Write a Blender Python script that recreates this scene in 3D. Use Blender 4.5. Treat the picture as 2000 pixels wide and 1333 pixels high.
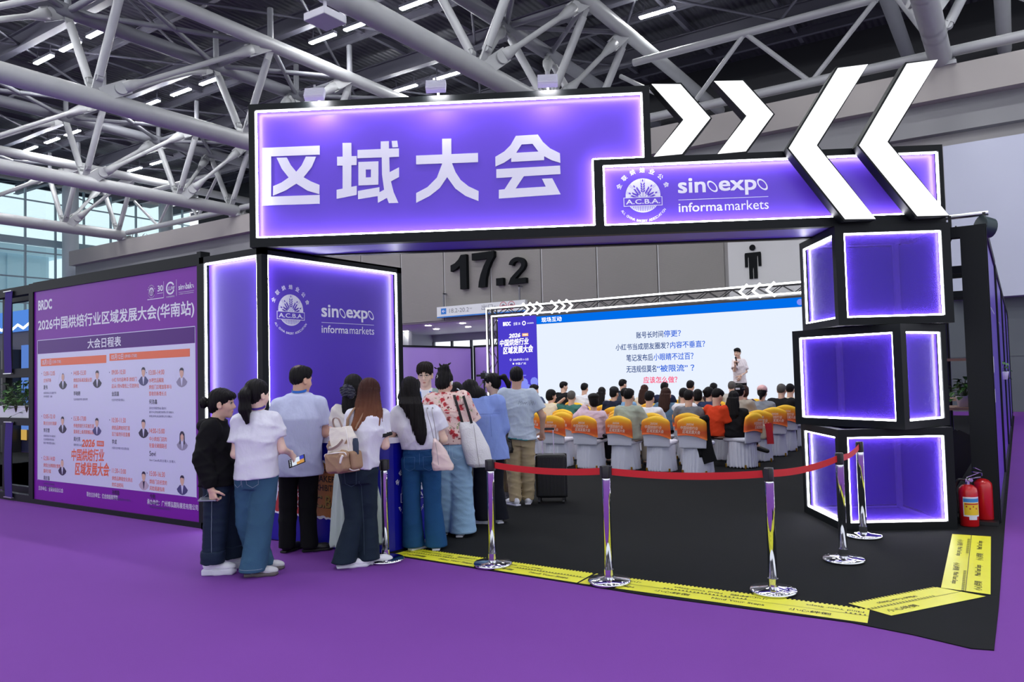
import bpy, math, random
import numpy as np
from mathutils import Vector, Matrix
from mathutils.geometry import tessellate_polygon

for _o in list(bpy.data.objects):
    bpy.data.objects.remove(_o)
SC = bpy.context.scene
COL = SC.collection

# ------------------------------------------------------------------ camera
# World axes follow the booth: X along its front wall, Y into the hall.
cam_d = bpy.data.cameras.new('camera')
cam = bpy.data.objects.new('camera', cam_d)
COL.objects.link(cam)
SC.camera = cam
cam_d.sensor_fit = 'HORIZONTAL'
cam_d.sensor_width = 36.0
cam_d.lens = 1494.06 / 2000 * 36
cam_d.clip_end = 300
_p, _r, _y = .041683, -.025656, .584684
_R1 = Matrix(((1, 0, 0), (0, math.cos(_p), math.sin(_p)), (0, -math.sin(_p), math.cos(_p))))
_R2 = Matrix(((math.cos(_r), 0, math.sin(_r)), (0, 1, 0), (-math.sin(_r), 0, math.cos(_r))))
_R0 = Matrix(((math.cos(_y), math.sin(_y), 0), (-math.sin(_y), math.cos(_y), 0), (0, 0, 1)))
_R = _R2 @ _R1 @ _R0
_rt, _fw, _up = _R[0], _R[1], _R[2]
cam.matrix_world = Matrix(((_rt.x, _up.x, -_fw.x, 0), (_rt.y, _up.y, -_fw.y, 0), (_rt.z, _up.z, -_fw.z, 1.62), (0, 0, 0, 1)))

# ------------------------------------------------------------------ light and exposure
SC.view_settings.view_transform = 'Standard'
SC.view_settings.look = 'None'
SC.view_settings.gamma = 1.0
SC.view_settings.use_curve_mapping = False
SC.view_settings.exposure = 0.28
LAMP_POWER = 170.0        # radiance of every ceiling lamp of the hall
LED = 20.0                # LED strips of the booth
world = bpy.data.worlds.new('world')
SC.world = world
world.use_nodes = True
_bg = world.node_tree.nodes['Background']
_bg.inputs[0].default_value = (.74, .78, .84, 1)
_bg.inputs[1].default_value = 1.2
SC.cycles.max_bounces = 6
SC.cycles.diffuse_bounces = 3
SC.cycles.glossy_bounces = 3
SC.cycles.transmission_bounces = 4
SC.cycles.transparent_max_bounces = 8
SC.cycles.caustics_reflective = False
SC.cycles.caustics_refractive = False
SC.cycles.sample_clamp_indirect = 4.0
SC.cycles.use_denoising = True

# ------------------------------------------------------------------ helpers
def lin(r, g, b):
    f = lambda c: (c / 255 / 12.92) if c <= 10 else ((c / 255 + .055) / 1.055) ** 2.4
    return (f(r), f(g), f(b))

MATS = {}
def mat(name, col=(.8, .8, .8), rough=.5, metal=0.0, emit=None, spec=.5, noise=None, bump=None, coat=0.0, stretch=(1, 1, 1), sheen=0.0, alpha=None):
    """noise=(scale, amount): mottled colour of the stuff itself; bump=(scale, strength)."""
    if name in MATS:
        return MATS[name]
    m = bpy.data.materials.new(name)
    m.use_nodes = True
    nt = m.node_tree
    b = nt.nodes['Principled BSDF']
    b.inputs['Base Color'].default_value = (*col, 1)
    b.inputs['Roughness'].default_value = rough
    b.inputs['Metallic'].default_value = metal
    b.inputs['Specular IOR Level'].default_value = spec
    if coat:
        b.inputs['Coat Weight'].default_value = coat
        b.inputs['Coat Roughness'].default_value = .12
    if sheen:
        b.inputs['Sheen Weight'].default_value = sheen
    if emit:
        b.inputs['Emission Color'].default_value = (*emit[:3], 1)
        b.inputs['Emission Strength'].default_value = emit[3]
    if noise or bump:
        tc = nt.nodes.new('ShaderNodeTexCoord')
        mp = nt.nodes.new('ShaderNodeMapping')
        mp.inputs['Scale'].default_value = stretch
        nt.links.new(tc.outputs['Object'], mp.inputs[0])
    if noise:
        n = nt.nodes.new('ShaderNodeTexNoise')
        n.inputs['Scale'].default_value = noise[0]
        n.inputs['Detail'].default_value = 5
        nt.links.new(mp.outputs[0], n.inputs['Vector'])
        mx = nt.nodes.new('ShaderNodeMix'); mx.data_type = 'RGBA'
        a = noise[1]
        mx.inputs[6].default_value = (*[c * (1 - a) for c in col], 1)
        mx.inputs[7].default_value = (*[min(1, c * (1 + a)) for c in col], 1)
        nt.links.new(n.outputs[0], mx.inputs[0])
        nt.links.new(mx.outputs[2], b.inputs['Base Color'])
    if bump:
        n2 = nt.nodes.new('ShaderNodeTexNoise')
        n2.inputs['Scale'].default_value = bump[0]
        n2.inputs['Detail'].default_value = 3
        nt.links.new(mp.outputs[0], n2.inputs['Vector'])
        bp = nt.nodes.new('ShaderNodeBump')
        bp.inputs['Strength'].default_value = bump[1]
        bp.inputs['Distance'].default_value = .02
        nt.links.new(n2.outputs[0], bp.inputs['Height'])
        nt.links.new(bp.outputs[0], b.inputs['Normal'])
    MATS[name] = m
    return m

def glow(name, col, strength):
    if name in MATS:
        return MATS[name]
    m = bpy.data.materials.new(name)
    m.use_nodes = True
    nt = m.node_tree
    nt.nodes.remove(nt.nodes['Principled BSDF'])
    e = nt.nodes.new('ShaderNodeEmission')
    e.inputs[0].default_value = (*col, 1)
    e.inputs[1].default_value = strength
    nt.links.new(e.outputs[0], nt.nodes['Material Output'].inputs[0])
    MATS[name] = m
    return m

class Frame:
    """A flat drawing plane: origin, right, up; the normal points out of the face."""
    def __init__(s, o, ex, ey):
        s.o, s.ex, s.ey = Vector(o), Vector(ex).normalized(), Vector(ey).normalized()
        s.n = s.ex.cross(s.ey)
    def __call__(s, x, y, d=0.0):
        return s.o + s.ex * x + s.ey * y + s.n * d

_glyph = {}
def glyphs(body, bold=0.0):
    k = (body, bold)
    if k not in _glyph:
        c = bpy.data.curves.new('t', 'FONT')
        c.body = body
        c.offset = bold
        c.resolution_u = 3
        o = bpy.data.objects.new('t', c)
        COL.objects.link(o)
        dg = bpy.context.evaluated_depsgraph_get()
        m = bpy.data.meshes.new_from_object(o.evaluated_get(dg))
        vs = [(v.co.x, v.co.y) for v in m.vertices]
        fs = [tuple(p.vertices) for p in m.polygons]
        bpy.data.objects.remove(o)
        bpy.data.curves.remove(c)
        bpy.data.meshes.remove(m)
        _glyph[k] = (vs, fs)
    return _glyph[k]

class MB:
    """Collects shapes and links them as ONE mesh object."""
    def __init__(s):
        s.v, s.f, s.m, s.sm = [], [], [], []
    def add(s, vs, fs, slot=0, smooth=False):
        o = len(s.v)
        s.v.extend([tuple(v) for v in vs])
        for f in fs:
            s.f.append(tuple(i + o for i in f))
            s.m.append(slot)
            s.sm.append(smooth)
    def box(s, c, size, slot=0, rz=0.0, M=None):
        x, y, z = size[0] / 2, size[1] / 2, size[2] / 2
        vs = [Vector((a * x, b * y, d * z)) for d in (-1, 1) for b in (-1, 1) for a in (-1, 1)]
        if M is None:
            M = Matrix.Rotation(rz, 3, 'Z')
        vs = [Vector(c) + M @ v for v in vs]
        s.add(vs, [(0, 2, 3, 1), (4, 5, 7, 6), (0, 1, 5, 4), (2, 6, 7, 3), (0, 4, 6, 2), (1, 3, 7, 5)], slot)
    def bx(s, x0, x1, y0, y1, z0, z1, slot=0):
        s.box(((x0 + x1) / 2, (y0 + y1) / 2, (z0 + z1) / 2), (abs(x1 - x0), abs(y1 - y0), abs(z1 - z0)), slot)
    def bar(s, a, b, w, h, slot=0, up=(0, 0, 1)):
        a, b = Vector(a), Vector(b)
        d = (b - a)
        y = d.normalized()
        x = y.cross(Vector(up))
        if x.length < 1e-4:
            x = y.cross(Vector((1, 0, 0)))
        x.normalize()
        z = x.cross(y)
        M = Matrix((x, y, z)).transposed()
        s.box((a + b) / 2, (w, d.length, h), slot, M=M)
    def ring(s, a, b, ra, rb, n=12, slot=0, caps=True, smooth=True):
        a, b = Vector(a), Vector(b)
        y = (b - a).normalized()
        x = y.orthogonal().normalized()
        z = y.cross(x)
        vs = []
        for c, r in ((a, ra), (b, rb)):
            for i in range(n):
                t = 2 * math.pi * i / n
                vs.append(c + x * (r * math.cos(t)) + z * (r * math.sin(t)))
        fs = [(i, (i + 1) % n, n + (i + 1) % n, n + i) for i in range(n)]
        s.add(vs, fs, slot, smooth)
        if caps:
            s.add(vs[:n], [tuple(range(n - 1, -1, -1))], slot)
            s.add(vs[n:], [tuple(range(n))], slot)
    def tube(s, pts, r, n=8, slot=0, caps=True):
        pts = [Vector(p) for p in pts]
        rs = r if isinstance(r, (list, tuple)) else [r] * len(pts)
        vs = []
        x = None
        for i, p in enumerate(pts):
            t = (pts[min(i + 1, len(pts) - 1)] - pts[max(i - 1, 0)]).normalized()
            x = t.orthogonal().normalized() if x is None else (x - t * x.dot(t)).normalized()
            z = t.cross(x)
            for k in range(n):
                a = 2 * math.pi * k / n
                vs.append(p + x * (rs[i] * math.cos(a)) + z * (rs[i] * math.sin(a)))
        fs = [(i * n + k, i * n + (k + 1) % n, (i + 1) * n + (k + 1) % n, (i + 1) * n + k) for i in range(len(pts) - 1) for k in range(n)]
        if caps:
            fs += [tuple(range(n - 1, -1, -1)), tuple((len(pts) - 1) * n + k for k in range(n))]
        s.add(vs, fs, slot, True)
    def ribbon(s, pts, w, t, slot=0, up=(0, 0, 1)):
        """A flat strap w wide (along up) and t thick along the points."""
        pts = [Vector(p) for p in pts]
        vs = []
        for i, p in enumerate(pts):
            d = (pts[min(i + 1, len(pts) - 1)] - pts[max(i - 1, 0)]).normalized()
            u = Vector(up)
            u = (u - d * u.dot(d)).normalized()
            n = d.cross(u)
            vs += [p + u * (w / 2) + n * (t / 2), p - u * (w / 2) + n * (t / 2), p - u * (w / 2) - n * (t / 2), p + u * (w / 2) - n * (t / 2)]
        k = len(pts)
        fs = [(i * 4 + j, i * 4 + (j + 1) % 4, i * 4 + 4 + (j + 1) % 4, i * 4 + 4 + j) for i in range(k - 1) for j in range(4)]
        fs += [(3, 2, 1, 0), (4 * k - 4, 4 * k - 3, 4 * k - 2, 4 * k - 1)]
        s.add(vs, fs, slot)
    def lathe(s, prof, n=24, slot=0, o=(0, 0, 0), smooth=True):
        o = Vector(o)
        vs = [o + Vector((r * math.cos(2 * math.pi * k / n), r * math.sin(2 * math.pi * k / n), z)) for r, z in prof for k in range(n)]
        fs = [(i * n + k, i * n + (k + 1) % n, (i + 1) * n + (k + 1) % n, (i + 1) * n + k) for i in range(len(prof) - 1) for k in range(n)]
        fs += [tuple(range(n - 1, -1, -1)), tuple((len(prof) - 1) * n + k for k in range(n))]
        s.add(vs, fs, slot, smooth)
    def ball(s, c, r, slot=0, n=12, M=None):
        if not isinstance(r, (tuple, list)):
            r = (r, r, r)
        c = Vector(c)
        vs, fs = [], []
        h = n // 2
        for i in range(h + 1):
            t = math.pi * i / h
            for k in range(n):
                a = 2 * math.pi * k / n
                v = Vector((r[0] * math.sin(t) * math.cos(a), r[1] * math.sin(t) * math.sin(a), r[2] * math.cos(t)))
                vs.append(c + (M @ v if M else v))
        fs = [(i * n + k, (i + 1) * n + k, (i + 1) * n + (k + 1) % n, i * n + (k + 1) % n) for i in range(h) for k in range(n)]
        s.add(vs, fs, slot, True)
    # flat drawing on a Frame
    def poly(s, loops, fr, d=0.0, slot=0, thick=0.0, side=None):
        if not isinstance(loops[0][0], (tuple, list)):
            loops = [loops]
        flat = [p for l in loops for p in l]
        tris = tessellate_polygon([[Vector((x, y, 0)) for x, y in l] for l in loops])
        out = []
        for t in tris:
            (ax, ay), (bx_, by), (cx, cy) = [flat[i] for i in t]
            if (bx_ - ax) * (cy - ay) - (by - ay) * (cx - ax) < 0:
                t = (t[0], t[2], t[1])
            out.append(t)
        s.add([fr(x, y, d) for x, y in flat], out, slot)
        if thick:
            s.add([fr(x, y, d - thick) for x, y in flat], [t[::-1] for t in out], slot if side is None else side)
            for l in loops:
                k = len(l)
                vs = [fr(x, y, d) for x, y in l] + [fr(x, y, d - thick) for x, y in l]
                area = sum(l[i][0] * l[(i + 1) % k][1] - l[(i + 1) % k][0] * l[i][1] for i in range(k))
                fs = [(i, k + i, k + (i + 1) % k, (i + 1) % k) for i in range(k)]
                if (area < 0) != (l is not loops[0]):
                    fs = [f[::-1] for f in fs]
                s.add(vs, fs, slot if side is None else side)
    def rect(s, x0, y0, x1, y1, fr, d=0.0, slot=0):
        s.add([fr(x0, y0, d), fr(x1, y0, d), fr(x1, y1, d), fr(x0, y1, d)], [(0, 1, 2, 3)], slot)
    def disc(s, cx, cy, rx, fr, d=0.0, slot=0, ry=None, n=28, rot=0.0, a0=0.0, a1=2 * math.pi, inner=0.0):
        ry = rx if ry is None else ry
        c, q = math.cos(rot), math.sin(rot)
        P = lambda t, k: (cx + c * rx * k * math.cos(t) - q * ry * k * math.sin(t), cy + q * rx * k * math.cos(t) + c * ry * k * math.sin(t))
        full = abs(a1 - a0 - 2 * math.pi) < 1e-6
        ts = [a0 + (a1 - a0) * i / n for i in range(n if full else n + 1)]
        o = [fr(*P(t, 1), d) for t in ts]
        if inner:
            i_ = [fr(*P(t, inner), d) for t in ts]
            k = len(ts)
            s.add(o + i_, [(i, (i + 1) % k, k + (i + 1) % k, k + i) for i in range(k if full else k - 1)], slot)
        else:
            s.add(o, [tuple(range(len(o)))], slot)
    def text(s, body, fr, x, y, h=None, w=None, align='L', bold=0.0, slot=0, d=0.001, slant=0.0, rot=0.0, thick=0.0, cap=None, shift=None):
        """h: height of the inked box (or cap: font size), w: its width; (x, y) is its lower left / centre / right."""
        if bold and not thick:
            q = bold * .62
            for i, (ox, oy) in enumerate(((-q, -q), (q, -q), (-q, q), (q, q))):
                s.text(body, fr, x, y, h, w, align, 0, slot, d + .00006 * i, slant, rot, 0, cap, (ox, oy, bold))
            return
        vs, fs = glyphs(body)
        if not vs:
            return
        x0, x1 = min(v[0] for v in vs), max(v[0] for v in vs)
        y0, y1 = min(v[1] for v in vs), max(v[1] for v in vs)
        sy = cap if cap else (h / (y1 - y0) if h else w / (x1 - x0))
        sx = w / (x1 - x0) if w else sy
        ax = {'L': x0, 'C': (x0 + x1) / 2, 'R': x1}[align]
        ay = 0 if cap else y0
        c, q = math.cos(rot), math.sin(rot)
        if shift:
            sx *= (x1 - x0 - 1.2 * shift[2]) / max(.05, x1 - x0); sy *= 1 if cap else (y1 - y0 - 1.2 * shift[2]) / max(.05, y1 - y0)
        pts = []
        for a, b in vs:
            u, t = (a - ax) * sx, (b - ay) * sy
            if shift:
                u += (shift[0] + (.62 * shift[2] if align == 'L' else -.62 * shift[2] if align == 'R' else 0)) * sx; t += (shift[1] + .62 * shift[2]) * sy
            u += t * slant
            pts.append((x + c * u - q * t, y + q * u + c * t))
        out = []
        for f in fs:
            (ax_, ay_), (bx_, by_), (cx_, cy_) = [vs[i] for i in f[:3]]
            out.append(f if (bx_ - ax_) * (cy_ - ay_) - (by_ - ay_) * (cx_ - ax_) > 0 else f[::-1])
        s.add([fr(a, b, d) for a, b in pts], out, slot)
        if thick:
            from collections import Counter
            es = Counter()
            for f in out:
                for i in range(len(f)):
                    es[(f[i], f[(i + 1) % len(f)])] += 1
            n = len(pts)
            side = [(a, n + a, n + b, b) for (a, b) in es if (b, a) not in es]
            s.add([fr(a, b, d) for a, b in pts] + [fr(a, b, d - thick) for a, b in pts], side + [tuple(n + i for i in f[::-1]) for f in out], slot)
    def build(s, name, mats, parent=None, angle=None, bevel=0.0):
        me = bpy.data.meshes.new(name)
        me.from_pydata(s.v, [], s.f)
        for m in (mats if isinstance(mats, (list, tuple)) else [mats]):
            me.materials.append(m)
        me.polygons.foreach_set('material_index', s.m)
        me.polygons.foreach_set('use_smooth', s.sm)
        me.update()
        o = bpy.data.objects.new(name, me)
        COL.objects.link(o)
        if parent:
            o.parent = parent
        if bevel:
            bv = o.modifiers.new('bevel', 'BEVEL')
            bv.width = bevel
            bv.segments = 2
            bv.limit_method = 'ANGLE'
        return o

def tag(o, label, cat, group=None, kind=None):
    o['label'] = label
    o['category'] = cat
    if group:
        o['group'] = group
    if kind:
        o['kind'] = kind
    return o

def thing(name, label, cat, loc=(0, 0, 0), rz=0.0, group=None, kind=None):
    o = bpy.data.objects.new(name, None)
    o.empty_display_size = .1
    COL.objects.link(o)
    o.location = loc
    o.rotation_euler = (0, 0, rz)
    return tag(o, label, cat, group, kind)

def structure(o):
    o['kind'] = 'structure'
    return o

def kids(o):
    return [c for c in bpy.data.objects if c.parent == o]

def copy_tree(o, parent=None, loc=None, rz=None, label=None):
    c = o.copy()
    COL.objects.link(c)
    if parent:
        c.parent = parent
    if loc is not None:
        c.location = loc
    if rz is not None:
        c.rotation_euler = (0, 0, rz)
    if label:
        c['label'] = label
    for ch in o.children:
        copy_tree(ch, c)
    return c

def boxframe(mb, x0, x1, z0, z1, y0, y1, t, slot=0):
    """A rectangular picture-frame of bars t wide in the XZ plane, y0..y1 deep."""
    mb.bx(x0, x1, y0, y1, z0, z0 + t, slot)
    mb.bx(x0, x1, y0, y1, z1 - t, z1, slot)
    mb.bx(x0, x0 + t, y0, y1, z0 + t, z1 - t, slot)
    mb.bx(x1 - t, x1, y0, y1, z0 + t, z1 - t, slot)
# ------------------------------------------------------------------ materials shared by the place
BLACKP = mat('black_powder_coat', lin(8, 14, 17), .5, spec=.25, bump=(60, .03))
PURP = mat('purple_film', (.13, .055, .66), .34, spec=.5, noise=(1.3, .04))
PURP_D = mat('purple_panel', (.085, .034, .48), .4, noise=(2, .05))
LEDM = glow('white_led', (.93, .93, 1.0), LED)
WHITEP = mat('white_vinyl', lin(232, 232, 244), .4)
CHROME = mat('polished_steel', (.82, .82, .85), .08, 1.0)
STEELW = mat('white_painted_steel', (.38, .39, .40), .42, noise=(3, .05))
STEELG = mat('grey_painted_steel', (.17, .175, .20), .5, noise=(3, .06))
DARKB = mat('black_plastic', (.012, .012, .014), .4)
SKIN_D = None

# ------------------------------------------------------------------ the hall
def plane_mesh(name, x0, x1, y0, y1, z, m):
    b = MB()
    b.add([(x0, y0, z), (x1, y0, z), (x1, y1, z), (x0, y1, z)], [(0, 1, 2, 3)])
    return structure(b.build(name, m))

floor_m = mat('purple_carpet', lin(114, 59, 150), .85, spec=.25, noise=(1.1, .07), bump=(220, .12))
plane_mesh('floor', -66, 14, -14, 40, 0.0, floor_m)
carpet_m = mat('charcoal_carpet', lin(21, 23, 25), .9, spec=.15, noise=(2.5, .12), bump=(260, .15))
b = MB()
edge = [(-6.44, 5.22), (-4.9, 5.19), (-4.0, 5.175), (-2.9, 5.155), (-2.3, 5.13), (-1.5, 5.17), (-.96, 5.2), (-.6, 5.14), (-.3, 5.05), (-.19, 5.08), (-.185, 6), (-.19, 8.98), (-.19, 26.5), (-17.5, 26.5), (-17.5, 5.6), (-7.56, 5.6), (-7.56, 7.31), (-6.44, 7.31)]
b.poly(edge, Frame((0, 0, 0), (1, 0, 0), (0, 1, 0)), d=.006, thick=.006)
tag(b.build('carpet', carpet_m), 'charcoal black carpet laid over the purple floor inside the booth', 'carpet')

wall_m = mat('grey_wall', lin(150, 147, 147), .7, noise=(.7, .03))
beam_m = mat('beige_beam', lin(158, 153, 150), .75, noise=(.5, .03))
deck_m = mat('roof_deck', lin(62, 63, 72), .7)
# upper fascia beam and the lower wall
b = MB(); b.bx(-56.4, 14, 28.0, 29.4, 10.1, 11.13); structure(b.build('trim_1', beam_m))
b = MB(); b.bx(-56.4, 14, 28.45, 28.8, 9.1, 10.1); structure(b.build('trim_2', mat('grey_fascia', lin(128, 128, 131), .7)))
b = MB()
# wall with the lobby opening and the corrugated cladding as fine ribs
WY = 28.8
b.bx(-56.4, -31, WY, WY + .3, 0, 10.1)
b.bx(-31, -13, WY, WY + .3, 4.15, 10.1)
b.bx(-13, 14, WY, WY + .3, 0, 10.1)
structure(b.build('wall_back', wall_m))
def ribbed():
    m = mat('ribbed_cladding', lin(134, 130, 127), .6, noise=(.6, .04))
    nt = m.node_tree
    w = nt.nodes.new('ShaderNodeTexWave')
    w.bands_direction = 'Z'
    w.inputs['Scale'].default_value = 8.5
    tc = nt.nodes.new('ShaderNodeTexCoord')
    nt.links.new(tc.outputs['Object'], w.inputs['Vector'])
    bp = nt.nodes.new('ShaderNodeBump')
    bp.inputs['Strength'].default_value = .25
    bp.inputs['Distance'].default_value = .03
    nt.links.new(w.outputs[0], bp.inputs['Height'])
    nt.links.new(bp.outputs[0], nt.nodes['Principled BSDF'].inputs['Normal'])
    return m
RIB = ribbed()
b = MB()
x = -31.0
while x < -9.2:
    b.bx(x + .03, x + 2.67, WY - .08, WY, 4.22, 8.7)
    x += 2.73
structure(b.build('wall_back_cladding', RIB))
b = MB()
x = -31.0
while x < -9.2:
    b.bx(x - .03, x + .03, WY - .05, WY - .001, 4.22, 8.7)
    x += 2.73
structure(b.build('trim_3', mat('pale_joint', lin(190, 190, 192), .5)))
white_wall = mat('pale_panel', lin(186, 190, 208), .6, noise=(.8, .02))
b = MB()
b.bx(-9.05, -5.0, WY - .1, WY - .001, 3.4, 8.6)
structure(b.build('trim_4', mat('pale_grey_panel', lin(200, 199, 200), .6)))
b = MB()
b.bx(-1.75, 14, WY - .75, WY, 3.6, 8.55)
structure(b.build('wall_right_upper', white_wall))
b = MB()
b.bx(-3.2, 14, WY - .12, WY - .001, 0, 3.6)
b.bx(-3.2, 14, WY - .14, WY - .119, 1.75, 1.78)
structure(b.build('wall_right_lower', mat('grey_shutter', lin(92, 98, 104), .6)))
b = MB(); b.bx(-58, 14, 39.5, 39.8, 10.1, 17.6); structure(b.build('upper_gap_backdrop', mat('dark_backing', lin(40, 41, 46), .8)))  # added backdrop: blocks the open sky, dark like the shaded roof depth
# lobby behind the opening
b = MB()
b.bx(-31, -13, WY + .3, 38, 4.15, 4.3)
structure(b.build('lobby_ceiling', mat('lobby_white', lin(205, 210, 216), .5)))
b = MB()
b.bx(-31.2, -31, WY + .3, 38, 0, 4.3); b.bx(-13, -12.8, WY + .3, 38, 0, 4.3)
b.bx(-31, -13, 37.8, 38, 0, 1.2); b.bx(-31, -13, 37.8, 38, 3.7, 4.15)
b.bx(-31, -28.9, 33, 33.3, 0, 4.15)
structure(b.build('wall_lobby', mat('lobby_wall', lin(180, 186, 192), .6)))
b = MB()
for i in range(13):
    b.bx(-31 + i * 1.5 - .06, -31 + i * 1.5 + .06, 37.7, 37.85, 1.2, 3.7)
structure(b.build('window_2', mat('dark_mullion', lin(60, 66, 74), .5)))
for i in range(10):
    b = MB()
    b.ring((-29.5 + (i % 5) * 2.2 + (i // 5) * .6, 30.2 + (i // 5) * 2.6, 4.13), (-29.5 + (i % 5) * 2.2 + (i // 5) * .6, 30.2 + (i // 5) * 2.6, 4.151), .15, .15)
    tag(b.build('downlight', glow('downlight', (1, .97, .9), 45)), 'small round downlight in the white lobby ceiling behind the booth', 'light', 'downlights in the lobby ceiling')

# roof deck with corrugation, rafters and bracing
RZ = 17.6
deck = bpy.data.materials.new('corrugated_deck'); deck.use_nodes = True
nt = deck.node_tree; pb = nt.nodes['Principled BSDF']
pb.inputs['Base Color'].default_value = (*lin(62, 63, 72), 1); pb.inputs['Roughness'].default_value = .6
w = nt.nodes.new('ShaderNodeTexWave'); w.bands_direction = 'X'; w.inputs['Scale'].default_value = 1.1
tc = nt.nodes.new('ShaderNodeTexCoord'); nt.links.new(tc.outputs['Object'], w.inputs['Vector'])
bp = nt.nodes.new('ShaderNodeBump'); bp.inputs['Strength'].default_value = .8; bp.inputs['Distance'].default_value = .08
nt.links.new(w.outputs[0], bp.inputs['Height']); nt.links.new(bp.outputs[0], pb.inputs['Normal'])
b = MB(); b.bx(-66, 14, -14, 40, RZ, RZ + .2); structure(b.build('ceiling', deck))
RAFT = mat('dark_roof_steel', lin(86, 86, 98), .55)
b = MB()
def ibeam(b, a, c, w, h):
    a, c = Vector(a), Vector(c)
    b.bar(a, c, w * .25, h)
    b.bar(a + Vector((0, 0, h / 2)), c + Vector((0, 0, h / 2)), w, h * .08)
    b.bar(a - Vector((0, 0, h / 2)), c - Vector((0, 0, h / 2)), w, h * .08)
for i in range(9):
    y = -8.2 + 6.0 * i
    ibeam(b, (-64, y, 16.75), (12, y, 16.75), .34, .7)
    ibeam(b, (-64, y + 3, 17.1), (12, y + 3, 17.1), .2, .35)
structure(b.build('ceiling_rafters', RAFT))
b = MB()
for i in range(20):
    ibeam(b, (-64 + 4 * i, -10, 17.25), (-64 + 4 * i, 38, 17.25), .18, .28)
for i in range(19):
    for j in range(7):
        x, y = -64 + 4 * i, -8.2 + 6 * j
        if (i + j) % 2:
            b.ring((x, y, 16.6), (x + 4, y + 6, 16.6), .06, .06, 6, caps=False)
        else:
            b.ring((x + 4, y, 16.6), (x, y + 6, 16.6), .06, .06, 6, caps=False)
structure(b.build('ceiling_bracing', RAFT))

# left end: curtain wall of glass with mullions
fr = MB()
for i in range(14):
    y = 12 + 2.1 * i
    fr.bx(-60.08, -59.92, y - .06, y + .06, 0, 16.5)
for i in range(10):
    fr.bx(-60.06, -59.94, 12, 40, 1.9 * i - .05, 1.9 * i + .05)
fr.bx(-60.2, -59.8, 12, 40, 11.9, 12.4)
fo = structure(fr.build('window_1', mat('pale_mullion', lin(150, 172, 180), .4)))
g = bpy.data.materials.new('tinted_glass'); g.use_nodes = True
nt = g.node_tree; nt.nodes.remove(nt.nodes['Principled BSDF'])
t = nt.nodes.new('ShaderNodeBsdfTransparent'); t.inputs[0].default_value = (.90, 1, 1, 1)
gl = nt.nodes.new('ShaderNodeBsdfGlossy'); gl.inputs['Roughness'].default_value = .03
mx = nt.nodes.new('ShaderNodeMixShader'); mx.inputs[0].default_value = .08
nt.links.new(t.outputs[0], mx.inputs[1]); nt.links.new(gl.outputs[0], mx.inputs[2]); nt.links.new(mx.outputs[0], nt.nodes['Material Output'].inputs[0])
b = MB(); b.bx(-60.01, -59.99, 12, 40, 0, 16.5); b.build('pane', g, fo)
for i, y in enumerate((20.5, 29.3, 37)):
    b = MB(); b.ring((-58.8, y, 0), (-58.8, y, 16.4), .55, .55, 20)
    structure(b.build('column', mat('column_paint', lin(178, 190, 195), .5)))
b = MB(); b.bx(-75, -72, 8, 34, 0, 13.0); b.bx(-75.5, -71.5, 7, 35, 13.0, 13.8)
for i in range(7):
    b.bx(-72.0, -71.9, 9 + 3.6 * i, 9.5 + 3.6 * i, 0, 13.4)
tag(b.build('neighbouring_building', mat('far_wall', lin(206, 230, 238), .6)), 'pale blue building seen through the tall hall windows', 'building')

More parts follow.
